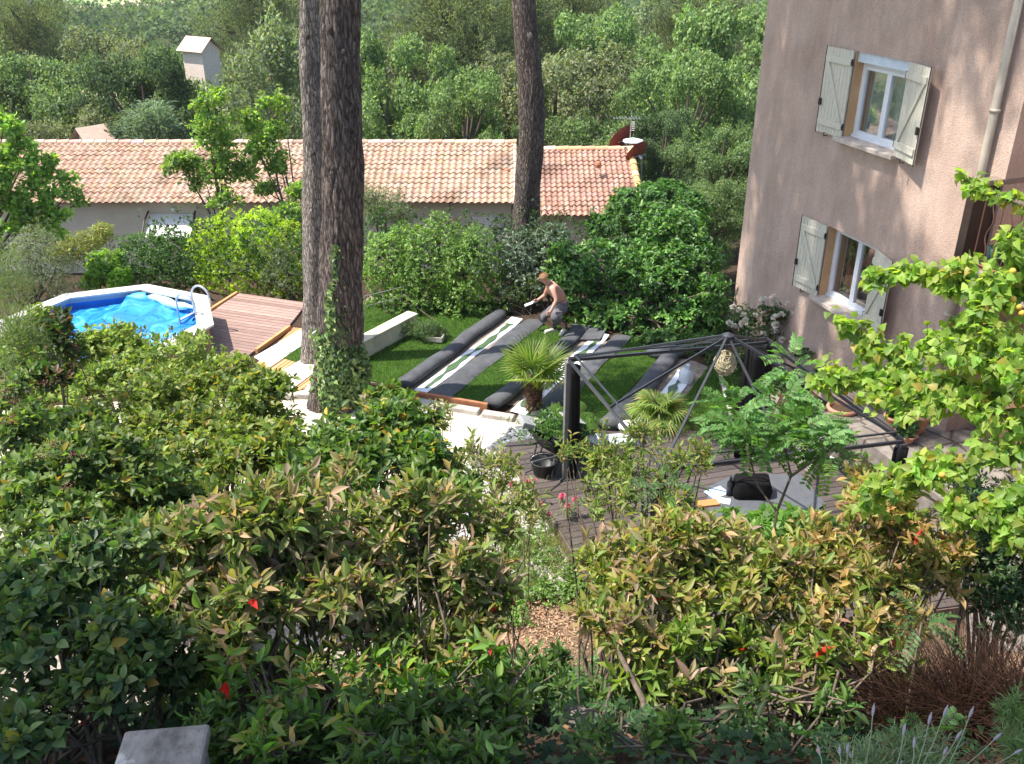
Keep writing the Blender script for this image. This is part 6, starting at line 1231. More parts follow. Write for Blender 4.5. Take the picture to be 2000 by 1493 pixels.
# =================== FOREGROUND ===================
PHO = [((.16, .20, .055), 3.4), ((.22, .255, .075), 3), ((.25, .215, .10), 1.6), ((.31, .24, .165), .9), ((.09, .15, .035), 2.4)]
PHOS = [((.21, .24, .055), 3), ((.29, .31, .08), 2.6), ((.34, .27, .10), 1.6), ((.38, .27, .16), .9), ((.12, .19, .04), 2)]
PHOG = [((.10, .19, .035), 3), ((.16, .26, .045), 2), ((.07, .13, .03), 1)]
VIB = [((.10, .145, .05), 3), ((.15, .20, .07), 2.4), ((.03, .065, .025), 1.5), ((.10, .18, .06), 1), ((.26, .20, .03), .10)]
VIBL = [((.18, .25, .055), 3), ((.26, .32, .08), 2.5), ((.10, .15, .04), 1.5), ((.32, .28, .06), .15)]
def whorl(name, label, cat, blobs, nsh, k, L, cols, base, W=.31, T=T_LANCE, m=None, ang=(.5, 1.25), sp=.10, young=None, reds=0, stem=.011, per=4, shell=.2, low=-.7, lean=.6, tw=.2, opp=False, jit=.3, la=.22, group=None, berries=None, base_leaf=None):
    """shrub of leafy shoots: every shoot is a short twig with its own whorl of curved leaves"""
    t = thing(name, label, cat, base, group); B0 = blobs; blobs = split(blobs, 4, .5, .72) if len(blobs) > 2 else blobs; P, O, I = blobpts(blobs, nsh, shell, low, 3.1, la)
    AX = norm(O*.7+np.array([0, 0, lean])+rng.normal(0, .3, (nsh, 3))); n = nsh*k
    q1 = rdir(nsh); q1 = norm(q1-AX*(q1*AX).sum(1)[:, None]); q2 = np.cross(AX, q1)
    j = np.tile(np.arange(k), nsh); ax = np.repeat(AX, k, 0); a1 = np.repeat(q1, k, 0); a2 = np.repeat(q2, k, 0)
    ph = (j*math.pi+(j//2)*(math.pi/2) if opp else j*2.399)+rng.normal(0, .2, n); rad = a1*np.cos(ph)[:, None]+a2*np.sin(ph)[:, None]
    f = 1-j/(k-1.0+1e-9)                                    # 0 oldest/low .. 1 tip
    an = ang[1]+(ang[0]-ang[1])*(1-f)+rng.normal(0, .24, n); A = ax*np.cos(an)[:, None]+rad*np.sin(an)[:, None]+np.array([0, 0, -.12])
    Lf = L*(.62+.5*np.sin(np.pi*(.25+.6*f)))*rng.uniform(.45, 1.3, n); Pp = np.repeat(P, k, 0)-ax*(f*sp*1.0)[:, None]+rad*.004
    Nn = ax*np.sin(an)[:, None]-rad*np.cos(an)[:, None]*.8+rng.normal(0, .32, (n, 3))
    C = pal(n, cols, .16)
    if young is not None:
        tip = (f < .45) & (np.repeat(rng.random(nsh), k) < young[1]); C[tip] = pal(int(tip.sum()), young[0], .12)
    if reds: r_ = rng.random(n) < reds; C[r_] = pal(int(r_.sum()), [((.62, .035, .03), 1), ((.45, .03, .03), 1)], .15)
    C = C*(1+rng.normal(0, .1, len(blobs)))[np.repeat(I, k)][:, None]
    leaves('foliage', Pp, A, Nn, Lf, Lf*W*rng.uniform(.85, 1.2, n), np.clip(C, .004, .9), T, m or LEAF, t)
    V = []; Fq = []; ctr = np.array([b[:3] for b in blobs])[I]                       # twigs
    for i in range(nsh):
        p = P[i]; d = ctr[i]-p; ln = min(tw, np.linalg.norm(d)+.02); e = p-AX[i]*ln*.6+norm(d)*ln*.5+np.array([0, 0, -.2*ln]); b = len(V)
        for c_, r0 in ((p, .0016), ((p-AX[i]*ln*.5), .0026), (e, .0036)):
            for kk in range(3): a = kk*2.094; V.append(c_+r0*(q1[i]*math.cos(a)+q2[i]*math.sin(a)))
        for s in (0, 3):
            for kk in range(3): Fq.append((b+s+kk, b+s+(kk+1) % 3, b+s+3+(kk+1) % 3, b+s+3+kk))
    build('twigs', V, Fq, TWIG, t)
    if per: stems_mb(B0, base, stem, 6, per, jit).build('stems', TWIG, t, True)
    if berries:
        pts, rr_, bc = berries; mb = MB()
        for p in pts:
            for _ in range(26): mb.sphere(np.array(p)+rng.normal(0, rr_, 3)*np.array([1, 1, .5]), .0042, 5, 4)
        mb.build('berries', plain('berry_'+bc, (.16, .05, .035) if bc == 'red' else (.012, .014, .03), .4, .4), t, True)
    return t
YB = [((.36, .24, .17), 3), ((.30, .22, .15), 2), ((.42, .30, .17), 1.5), ((.27, .23, .11), 2)]
def gb(u, v, dep):
    p = D(u, v, dep); return (p[0], p[1], gz(p[0], p[1])-.03)
# red tip shrubs, left group
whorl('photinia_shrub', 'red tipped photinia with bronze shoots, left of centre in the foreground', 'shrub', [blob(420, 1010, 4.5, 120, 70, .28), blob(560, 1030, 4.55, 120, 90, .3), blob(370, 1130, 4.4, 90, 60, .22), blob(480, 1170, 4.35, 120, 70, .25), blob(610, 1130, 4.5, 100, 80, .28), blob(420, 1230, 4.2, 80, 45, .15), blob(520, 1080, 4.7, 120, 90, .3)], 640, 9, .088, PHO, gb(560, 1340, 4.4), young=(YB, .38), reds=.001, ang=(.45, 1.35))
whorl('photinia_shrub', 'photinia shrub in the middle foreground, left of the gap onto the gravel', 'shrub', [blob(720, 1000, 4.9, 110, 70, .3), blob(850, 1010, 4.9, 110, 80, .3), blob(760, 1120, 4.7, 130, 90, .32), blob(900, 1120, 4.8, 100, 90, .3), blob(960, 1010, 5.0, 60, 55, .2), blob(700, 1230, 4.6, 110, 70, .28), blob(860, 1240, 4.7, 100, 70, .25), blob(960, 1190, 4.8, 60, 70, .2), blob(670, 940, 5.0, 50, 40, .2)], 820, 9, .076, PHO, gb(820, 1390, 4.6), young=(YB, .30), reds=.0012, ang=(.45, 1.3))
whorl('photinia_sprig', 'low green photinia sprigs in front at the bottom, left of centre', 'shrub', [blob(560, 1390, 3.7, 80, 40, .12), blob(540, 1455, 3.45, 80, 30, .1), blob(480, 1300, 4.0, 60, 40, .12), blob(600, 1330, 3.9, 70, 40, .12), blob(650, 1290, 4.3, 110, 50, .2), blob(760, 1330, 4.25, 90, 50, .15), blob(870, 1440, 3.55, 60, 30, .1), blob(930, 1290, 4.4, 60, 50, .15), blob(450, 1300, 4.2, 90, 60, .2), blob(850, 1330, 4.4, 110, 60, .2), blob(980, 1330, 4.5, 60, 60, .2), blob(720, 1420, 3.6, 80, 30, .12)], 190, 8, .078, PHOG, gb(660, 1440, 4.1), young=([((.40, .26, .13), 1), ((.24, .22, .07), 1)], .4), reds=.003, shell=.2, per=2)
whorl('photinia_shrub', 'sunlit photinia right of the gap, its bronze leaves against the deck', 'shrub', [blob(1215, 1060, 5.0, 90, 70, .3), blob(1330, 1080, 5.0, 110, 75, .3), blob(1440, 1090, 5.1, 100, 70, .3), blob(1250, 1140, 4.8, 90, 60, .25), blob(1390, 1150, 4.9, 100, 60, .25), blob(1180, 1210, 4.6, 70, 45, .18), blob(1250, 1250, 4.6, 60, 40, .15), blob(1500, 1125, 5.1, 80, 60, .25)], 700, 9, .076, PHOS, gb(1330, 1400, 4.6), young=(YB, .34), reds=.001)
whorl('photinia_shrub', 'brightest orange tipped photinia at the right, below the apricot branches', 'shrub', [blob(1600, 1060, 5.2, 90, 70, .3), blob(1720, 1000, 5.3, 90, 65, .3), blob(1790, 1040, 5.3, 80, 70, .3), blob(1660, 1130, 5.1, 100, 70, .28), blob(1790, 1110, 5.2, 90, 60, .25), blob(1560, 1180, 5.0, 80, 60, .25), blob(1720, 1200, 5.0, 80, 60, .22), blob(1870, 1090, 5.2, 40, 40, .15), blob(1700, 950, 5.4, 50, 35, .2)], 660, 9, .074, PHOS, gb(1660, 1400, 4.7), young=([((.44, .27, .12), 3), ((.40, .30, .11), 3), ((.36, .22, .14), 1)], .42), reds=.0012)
whorl('photinia_sprig', 'single bright yellow green sprig low down on the right', 'shrub', [blob(1420, 1320, 4.5, 36, 22, .08), blob(1350, 1260, 4.6, 60, 50, .15), blob(1520, 1270, 4.7, 70, 50, .15), blob(1730, 1280, 4.7, 60, 40, .15), blob(1620, 1250, 4.8, 70, 50, .15), blob(1280, 1330, 4.5, 90, 50, .2), blob(1560, 1330, 4.6, 90, 40, .2)], 110, 8, .085, [((.13, .20, .035), 2), ((.20, .27, .05), 2)], gb(1420, 1400, 4.5), young=(YB, .3), reds=.003, shell=.2, per=2)
for i, (u, v) in enumerate(((436, 1335), (765, 1437), (150, 1395), (1263, 1168), (1755, 1245))):
    p = D(u, v, (3.9, 3.8, 4.0, 4.8, 4.8)[i]); n = 3 if i < 1 else 1; A = rng.normal(0, .25, (n, 3))+np.array([0, 0, -1]); t = thing('red_leaf_sprig', ('fallen scarlet leaves caught under the left photinia', 'single scarlet leaf hanging at the bottom centre', 'red leaf caught low in the dark viburnum', 'scarlet leaf between the right photinia stems', 'scarlet leaf hanging near the rusty heather')[i], 'leaf', p)
    leaves('leaf', np.repeat([p], n, 0)+rng.normal(0, .02, (n, 3)), A, np.array([[0, -1., .3]]*n), .07, .033, pal(n, [((.62, .03, .03), 1)], .1), T_OVAL, LEAF, t)
# viburnum mass
def vib(label, blobs, nsh, L, cols, u, v, dep, k=7, sz=.5, berries=None, **kw):
    return whorl('viburnum_shrub', label, 'shrub', blobs, nsh, k, L, cols, gb(u, v, dep), W=sz, T=T_OVAL, ang=(.6, 1.35), sp=.05, opp=True, tw=.12, berries=berries, **kw)
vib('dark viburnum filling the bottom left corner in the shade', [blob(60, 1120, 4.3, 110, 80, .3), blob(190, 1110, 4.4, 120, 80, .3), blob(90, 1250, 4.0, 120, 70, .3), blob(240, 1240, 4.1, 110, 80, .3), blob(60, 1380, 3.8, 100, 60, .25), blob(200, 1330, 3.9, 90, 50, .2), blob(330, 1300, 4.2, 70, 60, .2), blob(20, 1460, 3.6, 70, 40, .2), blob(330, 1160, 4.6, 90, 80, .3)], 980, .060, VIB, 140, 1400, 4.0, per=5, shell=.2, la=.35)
vib('green viburnum with red berry heads along the left edge', [blob(60, 930, 5.6, 120, 70, .4), blob(190, 920, 5.7, 120, 75, .4), blob(110, 1020, 5.2, 140, 60, .4), blob(300, 960, 5.8, 110, 80, .4), blob(270, 1050, 5.3, 100, 60, .35), blob(20, 840, 6.0, 60, 60, .3), blob(70, 830, 6.3, 60, 50, .3), blob(150, 845, 6.3, 60, 40, .3), blob(20, 760, 7.0, 50, 40, .3)], 1950, .058, [((.115, .175, .045), 3), ((.16, .22, .06), 2.4), ((.06, .10, .03), 1.5), ((.34, .25, .04), .2)], 150, 1100, 5.4, berries=([D(u, v, 5.1) for u, v in ((10, 765), (95, 748), (28, 785), (100, 870), (85, 890), (20, 820), (130, 950), (140, 890), (170, 780))], .022, 'red'))
vib('middle viburnum spreading below the wooden pool deck, with some yellow leaves', [blob(400, 830, 7.6, 110, 70, .5), blob(520, 790, 7.8, 60, 60, .4), blob(480, 860, 7.4, 120, 60, .5), blob(320, 780, 8.2, 90, 60, .5), blob(420, 740, 8.4, 70, 50, .4), blob(250, 840, 7.6, 100, 60, .5), blob(380, 900, 6.8, 130, 60, .5), blob(545, 890, 7.0, 60, 50, .4)], 2500, .062, [((.15, .20, .045), 3), ((.22, .26, .06), 2.5), ((.08, .12, .03), 1.5), ((.36, .27, .05), .3)], 400, 900, 7.4, stem=.018)
vib('viburnum growing under the thick pine trunk, with scattered yellow leaves', [blob(660, 860, 7.0, 110, 60, .5), blob(780, 850, 7.2, 90, 60, .45), blob(720, 910, 6.6, 120, 50, .5), blob(840, 900, 6.8, 60, 60, .4), blob(600, 930, 6.4, 90, 50, .4), blob(760, 790, 7.6, 50, 40, .3), blob(880, 950, 6.6, 50, 40, .3)], 1500, .07, [((.09, .16, .035), 3), ((.14, .21, .045), 2), ((.05, .10, .03), 1.5), ((.42, .28, .05), .4)], 720, 960, 6.8, stem=.016)
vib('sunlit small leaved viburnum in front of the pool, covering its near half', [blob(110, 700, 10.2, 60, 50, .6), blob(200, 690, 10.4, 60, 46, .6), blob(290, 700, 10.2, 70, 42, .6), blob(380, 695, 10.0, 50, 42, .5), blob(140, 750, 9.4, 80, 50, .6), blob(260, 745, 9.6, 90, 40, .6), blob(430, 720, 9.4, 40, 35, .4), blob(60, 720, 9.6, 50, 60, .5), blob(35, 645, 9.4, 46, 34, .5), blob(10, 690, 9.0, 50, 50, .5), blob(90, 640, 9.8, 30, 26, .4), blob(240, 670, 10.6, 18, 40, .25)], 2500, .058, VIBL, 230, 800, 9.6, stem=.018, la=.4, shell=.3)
vib('dark stalk of viburnum with blackish berries standing up in front of the pool rim', [blob(115, 625, 7.6, 34, 38, .2), blob(125, 680, 7.5, 30, 40, .2), blob(110, 740, 7.3, 34, 30, .2)], 110, .07, [((.03, .06, .02), 3), ((.07, .10, .03), 2), ((.12, .07, .04), 1)], 115, 800, 7.4, berries=([D(u, v, 7.4) for u, v in ((104, 705), (100, 690), (130, 622))], .03, 'black'), per=2)
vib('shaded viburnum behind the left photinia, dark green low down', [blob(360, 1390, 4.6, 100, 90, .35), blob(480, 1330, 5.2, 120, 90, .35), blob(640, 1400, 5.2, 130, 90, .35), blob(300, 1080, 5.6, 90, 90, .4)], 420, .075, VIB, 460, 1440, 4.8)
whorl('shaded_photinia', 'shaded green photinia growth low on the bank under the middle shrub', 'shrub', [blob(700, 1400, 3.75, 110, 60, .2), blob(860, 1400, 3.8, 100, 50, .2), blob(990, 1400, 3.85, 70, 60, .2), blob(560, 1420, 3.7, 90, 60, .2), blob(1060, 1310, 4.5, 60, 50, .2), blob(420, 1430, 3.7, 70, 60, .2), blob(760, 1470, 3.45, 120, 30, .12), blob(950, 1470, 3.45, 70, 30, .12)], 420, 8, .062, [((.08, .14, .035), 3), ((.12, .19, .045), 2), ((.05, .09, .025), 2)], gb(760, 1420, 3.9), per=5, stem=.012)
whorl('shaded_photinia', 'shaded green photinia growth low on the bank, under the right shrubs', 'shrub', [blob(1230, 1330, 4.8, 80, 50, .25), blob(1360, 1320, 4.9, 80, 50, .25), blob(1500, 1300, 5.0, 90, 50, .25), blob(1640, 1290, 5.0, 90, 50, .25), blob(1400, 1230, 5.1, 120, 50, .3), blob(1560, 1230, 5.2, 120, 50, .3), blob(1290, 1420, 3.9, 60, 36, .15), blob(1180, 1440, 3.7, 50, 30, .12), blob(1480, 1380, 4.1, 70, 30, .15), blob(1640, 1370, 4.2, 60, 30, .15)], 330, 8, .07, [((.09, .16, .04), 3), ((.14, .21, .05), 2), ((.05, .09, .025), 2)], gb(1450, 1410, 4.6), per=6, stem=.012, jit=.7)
whorl('open_shrub', 'wispy upright sprays standing over the white gravel, left of the pink valerian', 'shrub', [blob(930, 880, 6.8, 60, 30, .3), blob(985, 930, 6.6, 50, 40, .3), blob(1040, 985, 6.4, 44, 34, .25), blob(720, 800, 7.4, 26, 40, .2), blob(850, 810, 7.2, 40, 30, .25)], 130, 7, .062, [((.17, .21, .055), 3), ((.24, .26, .09), 2), ((.30, .24, .15), 1)], gb(940, 1000, 6.2), shell=.1, per=5, ang=(.5, 1.3), stem=.008, jit=.4)
# loose open shrub in front of the gazebo, left post to the middle
whorl('open_shrub', 'loose airy olive green shrub in front of the gazebo posts and white bucket', 'shrub', [blob(1190, 870, 7.0, 50, 40, .3), blob(1260, 850, 7.2, 50, 34, .3), blob(1230, 920, 6.8, 80, 45, .35), blob(1320, 900, 6.9, 70, 40, .3), blob(1180, 960, 6.4, 60, 40, .3), blob(1290, 980, 6.2, 90, 40, .3), blob(1110, 870, 7.0, 30, 24, .2), blob(1370, 880, 7.0, 40, 24, .2)], 330, 7, .056, [((.16, .22, .05), 3), ((.22, .27, .07), 2), ((.28, .24, .07), 1), ((.09, .14, .04), 1)], gb(1240, 1050, 6.2), shell=.15, per=4, ang=(.5, 1.3), stem=.012)
# apricot tree
def twiggy(name, label, cat, base, paths, leaf_n, L, cols, T, m, W, offs, r0=.03, hang=.6, extra=None):
    t = thing(name, label, cat, base); mb = MB(); P = []; A = []; N = []
    for (pts, dens, o_) in paths:
        q = np.array([D(*p) for p in pts]); k = 24; s = np.linspace(0, 1, len(q)); ss = np.linspace(0, 1, k); c = np.stack([np.interp(ss, s, q[:, i]) for i in range(3)], 1); c += np.cumsum(rng.normal(0, .004, c.shape), 0)
        mb.tube(c, np.linspace(r0*.55, r0*.09, k), 6, cap=False); n = int(leaf_n*dens); ii = rng.integers(0, k, n)
        for i in ii[::7]:
            e = c[i]+rng.normal(0, o_*.9, 3)+np.array([0, 0, .4*o_]); mb.tube([c[i], (c[i]+e)/2+rng.normal(0, .01, 3), e], [.003, .002, .0012], 4, cap=False)
            kk = 7; f = rng.random((kk, 1)); P.append(c[i]*(1-f)+e*f+rng.normal(0, .012, (kk, 3))); A.append(rdir(kk)+np.array([0, 0, -hang])+norm(e-c[i])*.5)
        n2 = n//6; jj = rng.integers(0, k, n2); P.append(c[jj]+rng.normal(0, o_*.5, (n2, 3))); A.append(rdir(n2)+np.array([0, 0, -hang]))
    P = np.concatenate(P); A = np.concatenate(A); n = len(P); Nn = rdir(n)*.7+np.array([-.3, -.3, .8]); mb.build('branches', TWIG, t, True)
    leaves('foliage', P, A, Nn, L*rng.uniform(.6, 1.2, n), L*W*rng.uniform(.85, 1.1, n), pal(n, cols, .15), T, m, t); return t
APR = [((.21, .31, .06), 3), ((.29, .39, .085), 3), ((.13, .21, .045), 1.2), ((.34, .28, .07), .3)]
ap = twiggy('apricot_tree', 'bright yellow green apricot tree reaching in from the right edge', 'fruit tree', (3.4, 3.9, gz(3.4, 3.9)), [
 (((2120, 700, 4.6), (1990, 660, 4.7), (1880, 650, 4.9), (1790, 700, 5.0), (1700, 690, 5.1), (1640, 625, 5.1)), 700, .06),
 (((2120, 780, 4.5), (1980, 760, 4.6), (1860, 740, 4.8), (1760, 735, 5.0), (1680, 745, 5.1), (1600, 745, 5.2)), 900, .06),
 (((2120, 600, 4.6), (2000, 520, 4.6), (1985, 440, 4.5)), 300, .05), (((2100, 560, 4.7), (1960, 580, 4.7), (1880, 560, 4.8), (1850, 530, 4.8)), 420, .055),
 (((2080, 900, 4.4), (1960, 880, 4.5), (1850, 910, 4.6), (1760, 930, 4.7), (1700, 965, 4.8)), 700, .06), (((2080, 840, 4.4), (1960, 820, 4.5), (1880, 790, 4.7), (1790, 790, 4.9), (1710, 770, 5.0)), 800, .06),
 (((2080, 700, 4.5), (1960, 690, 4.4), (1920, 620, 4.5), (1950, 560, 4.5)), 600, .055), (((2100, 980, 4.3), (2000, 960, 4.4), (1900, 1000, 4.5), (1850, 980, 4.6)), 500, .055), (((2120, 740, 4.4), (2000, 740, 4.3), (1930, 700, 4.5), (1850, 690, 4.7)), 700, .06),
 (((1860, 560, 4.8), (1800, 540, 4.9), (1750, 530, 5.0), (1690, 560, 5.1)), 300, .035), (((2120, 440, 4.8), (2000, 400, 4.8), (1930, 380, 4.9), (1875, 355, 5.0)), 190, .03), (((2100, 1080, 4.3), (1990, 1020, 4.3), (1960, 1040, 4.4)), 300, .05)],
 1.2, .054, APR, T_HEART, LEAFT, .86, .05, .04, .5)
mb = MB(); bt = np.array([3.4, 3.9, gz(3.4, 3.9)]); mb.tube([bt-np.array([0, 0, .05]), D(2150, 900, 4.5), D(2140, 700, 4.6), D(2130, 480, 4.8)], [.07, .055, .045, .02], 10); mb.build('trunk', TWIG, ap, True)
FRU = plain('apricot_fruit', (.62, .38, .06), .5)
for u, v in ((1979, 585), (1990, 600), (1996, 612), (1840, 928), (1978, 530)): MB().sphere(D(u, v, 4.45), .016, 10, 7).build('apricot', FRU, ap, True)
# sapling with feathery leaves
def pinnate(name, label, cat, base, fronds, L, nl, cols, stems, fl=.056):
    t = thing(name, label, cat, base); P = []; A = []; N = []; mb = MB()
    for s in stems: mb.tube([np.array(q[:3]) for q in s], np.linspace(.011, .004, len(s)), 6, cap=False)
    for (p, d, ln) in fronds:
        d = norm(np.array(d)); sd = norm(np.cross(d, [0, 0, 1.])+rng.normal(0, .15, 3)); up = np.cross(sd, d); c = [p+d*ln*q+np.array([0, 0, -.35*ln*q*q]) for q in np.linspace(0, 1, nl+1)]
        mb.tube(c[::3]+[c[-1]], .0016, 4, cap=False)
        for i in range(1, nl+1):
            for s in (-1, 1): P.append(c[i]); A.append(sd*s+d*.35+rng.normal(0, .08, 3)); N.append(up+rng.normal(0, .15, 3))
    mb.build('stems', TWIG, t, True); P = np.array(P); n = len(P)
    leaves('leaflets', P, np.array(A), np.array(N), fl*rng.uniform(.8, 1.1, n), fl*.46, pal(n, cols, .14), T_M, LEAFT, t); return t
ROB = [((.13, .25, .085), 3), ((.18, .31, .12), 2), ((.08, .16, .06), 1)]
def cloud_fr(spec, ln):
    out = []
    for (u, v, dep, ru, rv, n) in spec:
        for _ in range(n):
            a = random.uniform(0, 6.28); q = random.random()**.5; p = D(u+ru*q*math.cos(a)*.75, v+rv*q*math.sin(a)*.75, dep+random.uniform(-.25, .25)); out.append((p, (math.cos(a)*1.0+random.uniform(-.3, .3), random.uniform(-.8, .5), random.uniform(-.1, .9)-.5*math.sin(a)), ln*random.uniform(.7, 1.15)))
    return out
sb = gb(1520, 1040, 6.4)
pinnate('robinia_sapling', 'young sapling with feathery pinnate leaves in front of the gazebo centre', 'sapling', sb, cloud_fr([(1440, 825, 6.4, 40, 50, 22), (1520, 790, 6.6, 45, 45, 26), (1570, 840, 6.4, 75, 45, 50), (1490, 855, 6.3, 60, 35, 30), (1545, 720, 6.8, 45, 40, 16), (1620, 880, 6.5, 50, 40, 18), (1430, 790, 6.5, 30, 30, 9)], .19), .2, 10, ROB,
 [[sb, D(1517, 1000, 6.4), D(1480, 950, 6.4), D(1460, 880, 6.4), D(1440, 820, 6.4)], [D(1517, 1000, 6.4), D(1545, 930, 6.4), D(1530, 860, 6.4), D(1548, 730, 6.7)], [D(1545, 930, 6.4), D(1590, 900, 6.4), D(1630, 870, 6.4)]])
for lab, spec, bs in (('second feathery leaved seedling left of the bag among the bronze leaves', [(1290, 945, 6.0, 55, 25, 12), (1340, 935, 6.2, 30, 20, 6)], (1300, 1050, 5.8)), ('small feathery seedling below the right photinia beside the rusty heather', [(1800, 1215, 4.6, 50, 30, 12)], (1790, 1330, 4.4)), ('feathery seedling in the bottom right on the dark soil', [(1820, 1440, 3.7, 50, 30, 12), (1560, 1440, 3.8, 40, 24, 6)], (1810, 1480, 3.6)), ('feathery seedling on the ground at the bottom centre right', [(1215, 1400, 4.1, 30, 40, 9)], (1215, 1440, 4.0))):
    b = gb(*bs); b2 = b; pinnate('robinia_seedling', lab, 'seedling', b, cloud_fr(spec, .15), .15, 8, [((.07, .15, .05), 3), ((.12, .22, .08), 2)], [[b, D(spec[0][0], spec[0][1], spec[0][2])]], .034)
bush('ground_ivy_clump', 'bright ivy clump growing against the front of the dark deck', 'ivy', [blob(1520, 1040, 7.4, 80, 22, .4), blob(1610, 1050, 7.2, 60, 22, .4), blob(1450, 1045, 7.4, 40, 18, .3)], 1300, .075, [((.10, .20, .04), 3), ((.16, .28, .06), 2)], gb(1530, 1050, 7.2), T_IVY, LEAF, 5, .95, .4, per=3, low=-.4)
bush('evergreen_shrub', 'tall dark small-leaved evergreen at the right edge under the apricot', 'shrub', [blob(1935, 1000, 5.4, 60, 70, .35), blob(1980, 1090, 5.2, 80, 80, .4), blob(1930, 1130, 5.3, 60, 70, .35), blob(1985, 1200, 5.0, 60, 50, .3), blob(1890, 960, 5.8, 30, 30, .2)], 7500, .035, [((.035, .075, .025), 3), ((.07, .13, .04), 2), ((.14, .20, .08), .6)], gb(1960, 1260, 5.0), T_M, LEAFG, 6, .42, .45, low=-.7, per=4, la=.3)
airy('broom_plant', 'thin feathery broom stems at the left edge in front of the olive tree', 'broom', (-3.6, 5.2), .012, 2.6, [blob(20, 560, 6.2, 22, 70, .12), blob(45, 650, 6.1, 30, 60, .12), blob(10, 700, 6.0, 20, 60, .1)], 2600, .09, [((.12, .17, .07), 2), ((.18, .22, .11), 1)], T=T_Q, W=.035, seed=15, nl=5, sp=.2, drop=-.8, trunks=2)
# valerian, grasses, litter, ivy
def blades(name, label, cat, base_pts, n, L, cols, w_=.006, spread=.35, kind=None, m=None, curve=.5):
    pts = np.array(base_pts); c0 = pts.mean(0); t = thing(name, label, cat, c0); 
    if kind: t['kind'] = kind
    V = []; Fq = []; C = []
    for i in range(n):
        b = pts[random.randrange(len(pts))]+np.array([random.gauss(0, .05), random.gauss(0, .05), 0]); d = np.array([random.gauss(0, spread), random.gauss(0, spread), 1.]); d /= np.linalg.norm(d); l_ = L*random.uniform(.6, 1.15); s = norm(np.cross(d, [random.gauss(0, 1), random.gauss(0, 1), 0.2])); k0 = len(V); c = pal(1, cols, .15)[0]
        h = np.array([d[0], d[1], 0])
        for q in (0, .35, .7, 1):
            p = b+d*l_*q+h*curve*l_*q*q-np.array([0, 0, curve*.5*l_*q**3]); V += [p-s*w_*(1-q*.85)/2, p+s*w_*(1-q*.85)/2]; C += [c, c]
        Fq += [(k0, k0+1, k0+3, k0+2), (k0+2, k0+3, k0+5, k0+4), (k0+4, k0+5, k0+7, k0+6)]
    build('blades', V, Fq, m or LEAF, t, cols=np.array(C)); return t
def gp(u, v, z=.02): return Z(u, v, z)
for i, (u, v, hh, lab) in enumerate(((1040, 1010, .75, 'pink valerian with two flower heads just left of the gazebo post'), (1105, 1040, .70, 'pink valerian stem close in front of the gazebo post'), (985, 1000, .45, 'short pink valerian on the white gravel'), (1070, 1060, .55, 'pink valerian leaning below the black tubs'))):
    b = gp(u, v); t = thing('valerian', lab, 'flower', b); mb = MB(); fl = []; P = []; A = []
    for j in range(5):
        e = b+np.array([random.uniform(-.14, .14), random.uniform(-.1, .1), hh*random.uniform(.6, 1)]); mb.tube([b+np.array([random.uniform(-.03, .03), 0, 0]), (b+e)/2+np.array([.02*random.uniform(-1, 1), 0, .02]), e], [.005, .004, .003], 5, cap=False); fl.append(e)
        for q in np.linspace(.1, .8, 8): P += [b*(1-q)+e*q]*2; a = random.uniform(0, 6.28); A += [(math.cos(a), math.sin(a), .4), (-math.cos(a), -math.sin(a), .4)]
        if j % 2 == 0: n_ = 50; P += list(e-np.array([0, 0, .07])+rng.normal(0, .03, (n_, 3))); A += list(rdir(n_))
    mb.build('stems', plain('valerian_stem', (.22, .26, .12), .7), t); P = np.array(P); n = len(P)
    leaves('leaves', P, np.array(A), np.tile([0, 0, 1.], (n, 1))+rng.normal(0, .2, (n, 3)), .05, .014, pal(n, [((.16, .22, .09), 1), ((.26, .26, .14), 1)], .15), T_M, LEAF, t)
    blossoms(t, fl[:3], .05, 'flower_head', [((.66, .16, .24), 2), ((.74, .34, .38), 1)], i)
blades('meadow_grass', 'pale dry grass and weeds growing at the gap between the photinias', 'grass', [gp(random.uniform(960, 1200), random.uniform(950, 1150)) for _ in range(90)], 2600, .42, [((.30, .30, .12), 2), ((.16, .22, .07), 3), ((.42, .32, .16), 1)], .006, .35, 'stuff')
t = bush('weed_patch', 'low green weeds behind the gap between the photinias', 'weeds', [(x, y, gz(x, y)+.08, .3, .25, .14) for x, y in ((.4, 9.9), (.8, 9.6), (1.1, 9.3), (.3, 9.4), (1.3, 9.0), (1.6, 8.6), (0, 8.8), (-.3, 9.4), (.1, 10.1), (-.3, 10.4), (.35, 10.4), (-.1, 9.8), (-.6, 9.9), (-.9, 9.3), (-.5, 9.1), (.1, 9.15), (.5, 9.2), (.9, 9.15), (1.3, 9.3), (.8, 9.3))], 8200, .05, [((.14, .24, .06), 3), ((.22, .32, .09), 2), ((.08, .14, .04), 1)], (.7, 9.4, 0), T_M, LEAF, 5, .6, .2, low=-.2, per=1, stem_r=.003); t['kind'] = 'stuff'
def scatter(name, label, region, n, L, cols, T, m, W, lift=.02, flat=.9, kind='stuff', cat='ground cover', hmax=.0):
    x = rng.uniform(region[0], region[1], n); y = rng.uniform(region[2], region[3], n); msk = (np.sin(x*2.3+y*1.1)+np.sin(y*3.1-x*1.7)+rng.normal(0, .8, n)) > region[4]; x, y = x[msk], y[msk]; n = len(x)
    z = np.array([gz(a, b) for a, b in zip(x, y)])+lift+rng.random(n)*hmax; Nn = rdir(n)*(1-flat)+np.array([0, -.3, 1.]); A = rdir(n)*np.array([1, 1, .3])
    o = leaves(name, np.c_[x, y, z], A, Nn, L*rng.uniform(.6, 1.2, n), L*W, pal(n, cols, .2), T, m, None); tag(o, label, cat, kind=kind); return o
DEAD = [((.15, .075, .05), 3), ((.22, .12, .075), 2), ((.08, .045, .03), 3), ((.30, .17, .10), .4)]
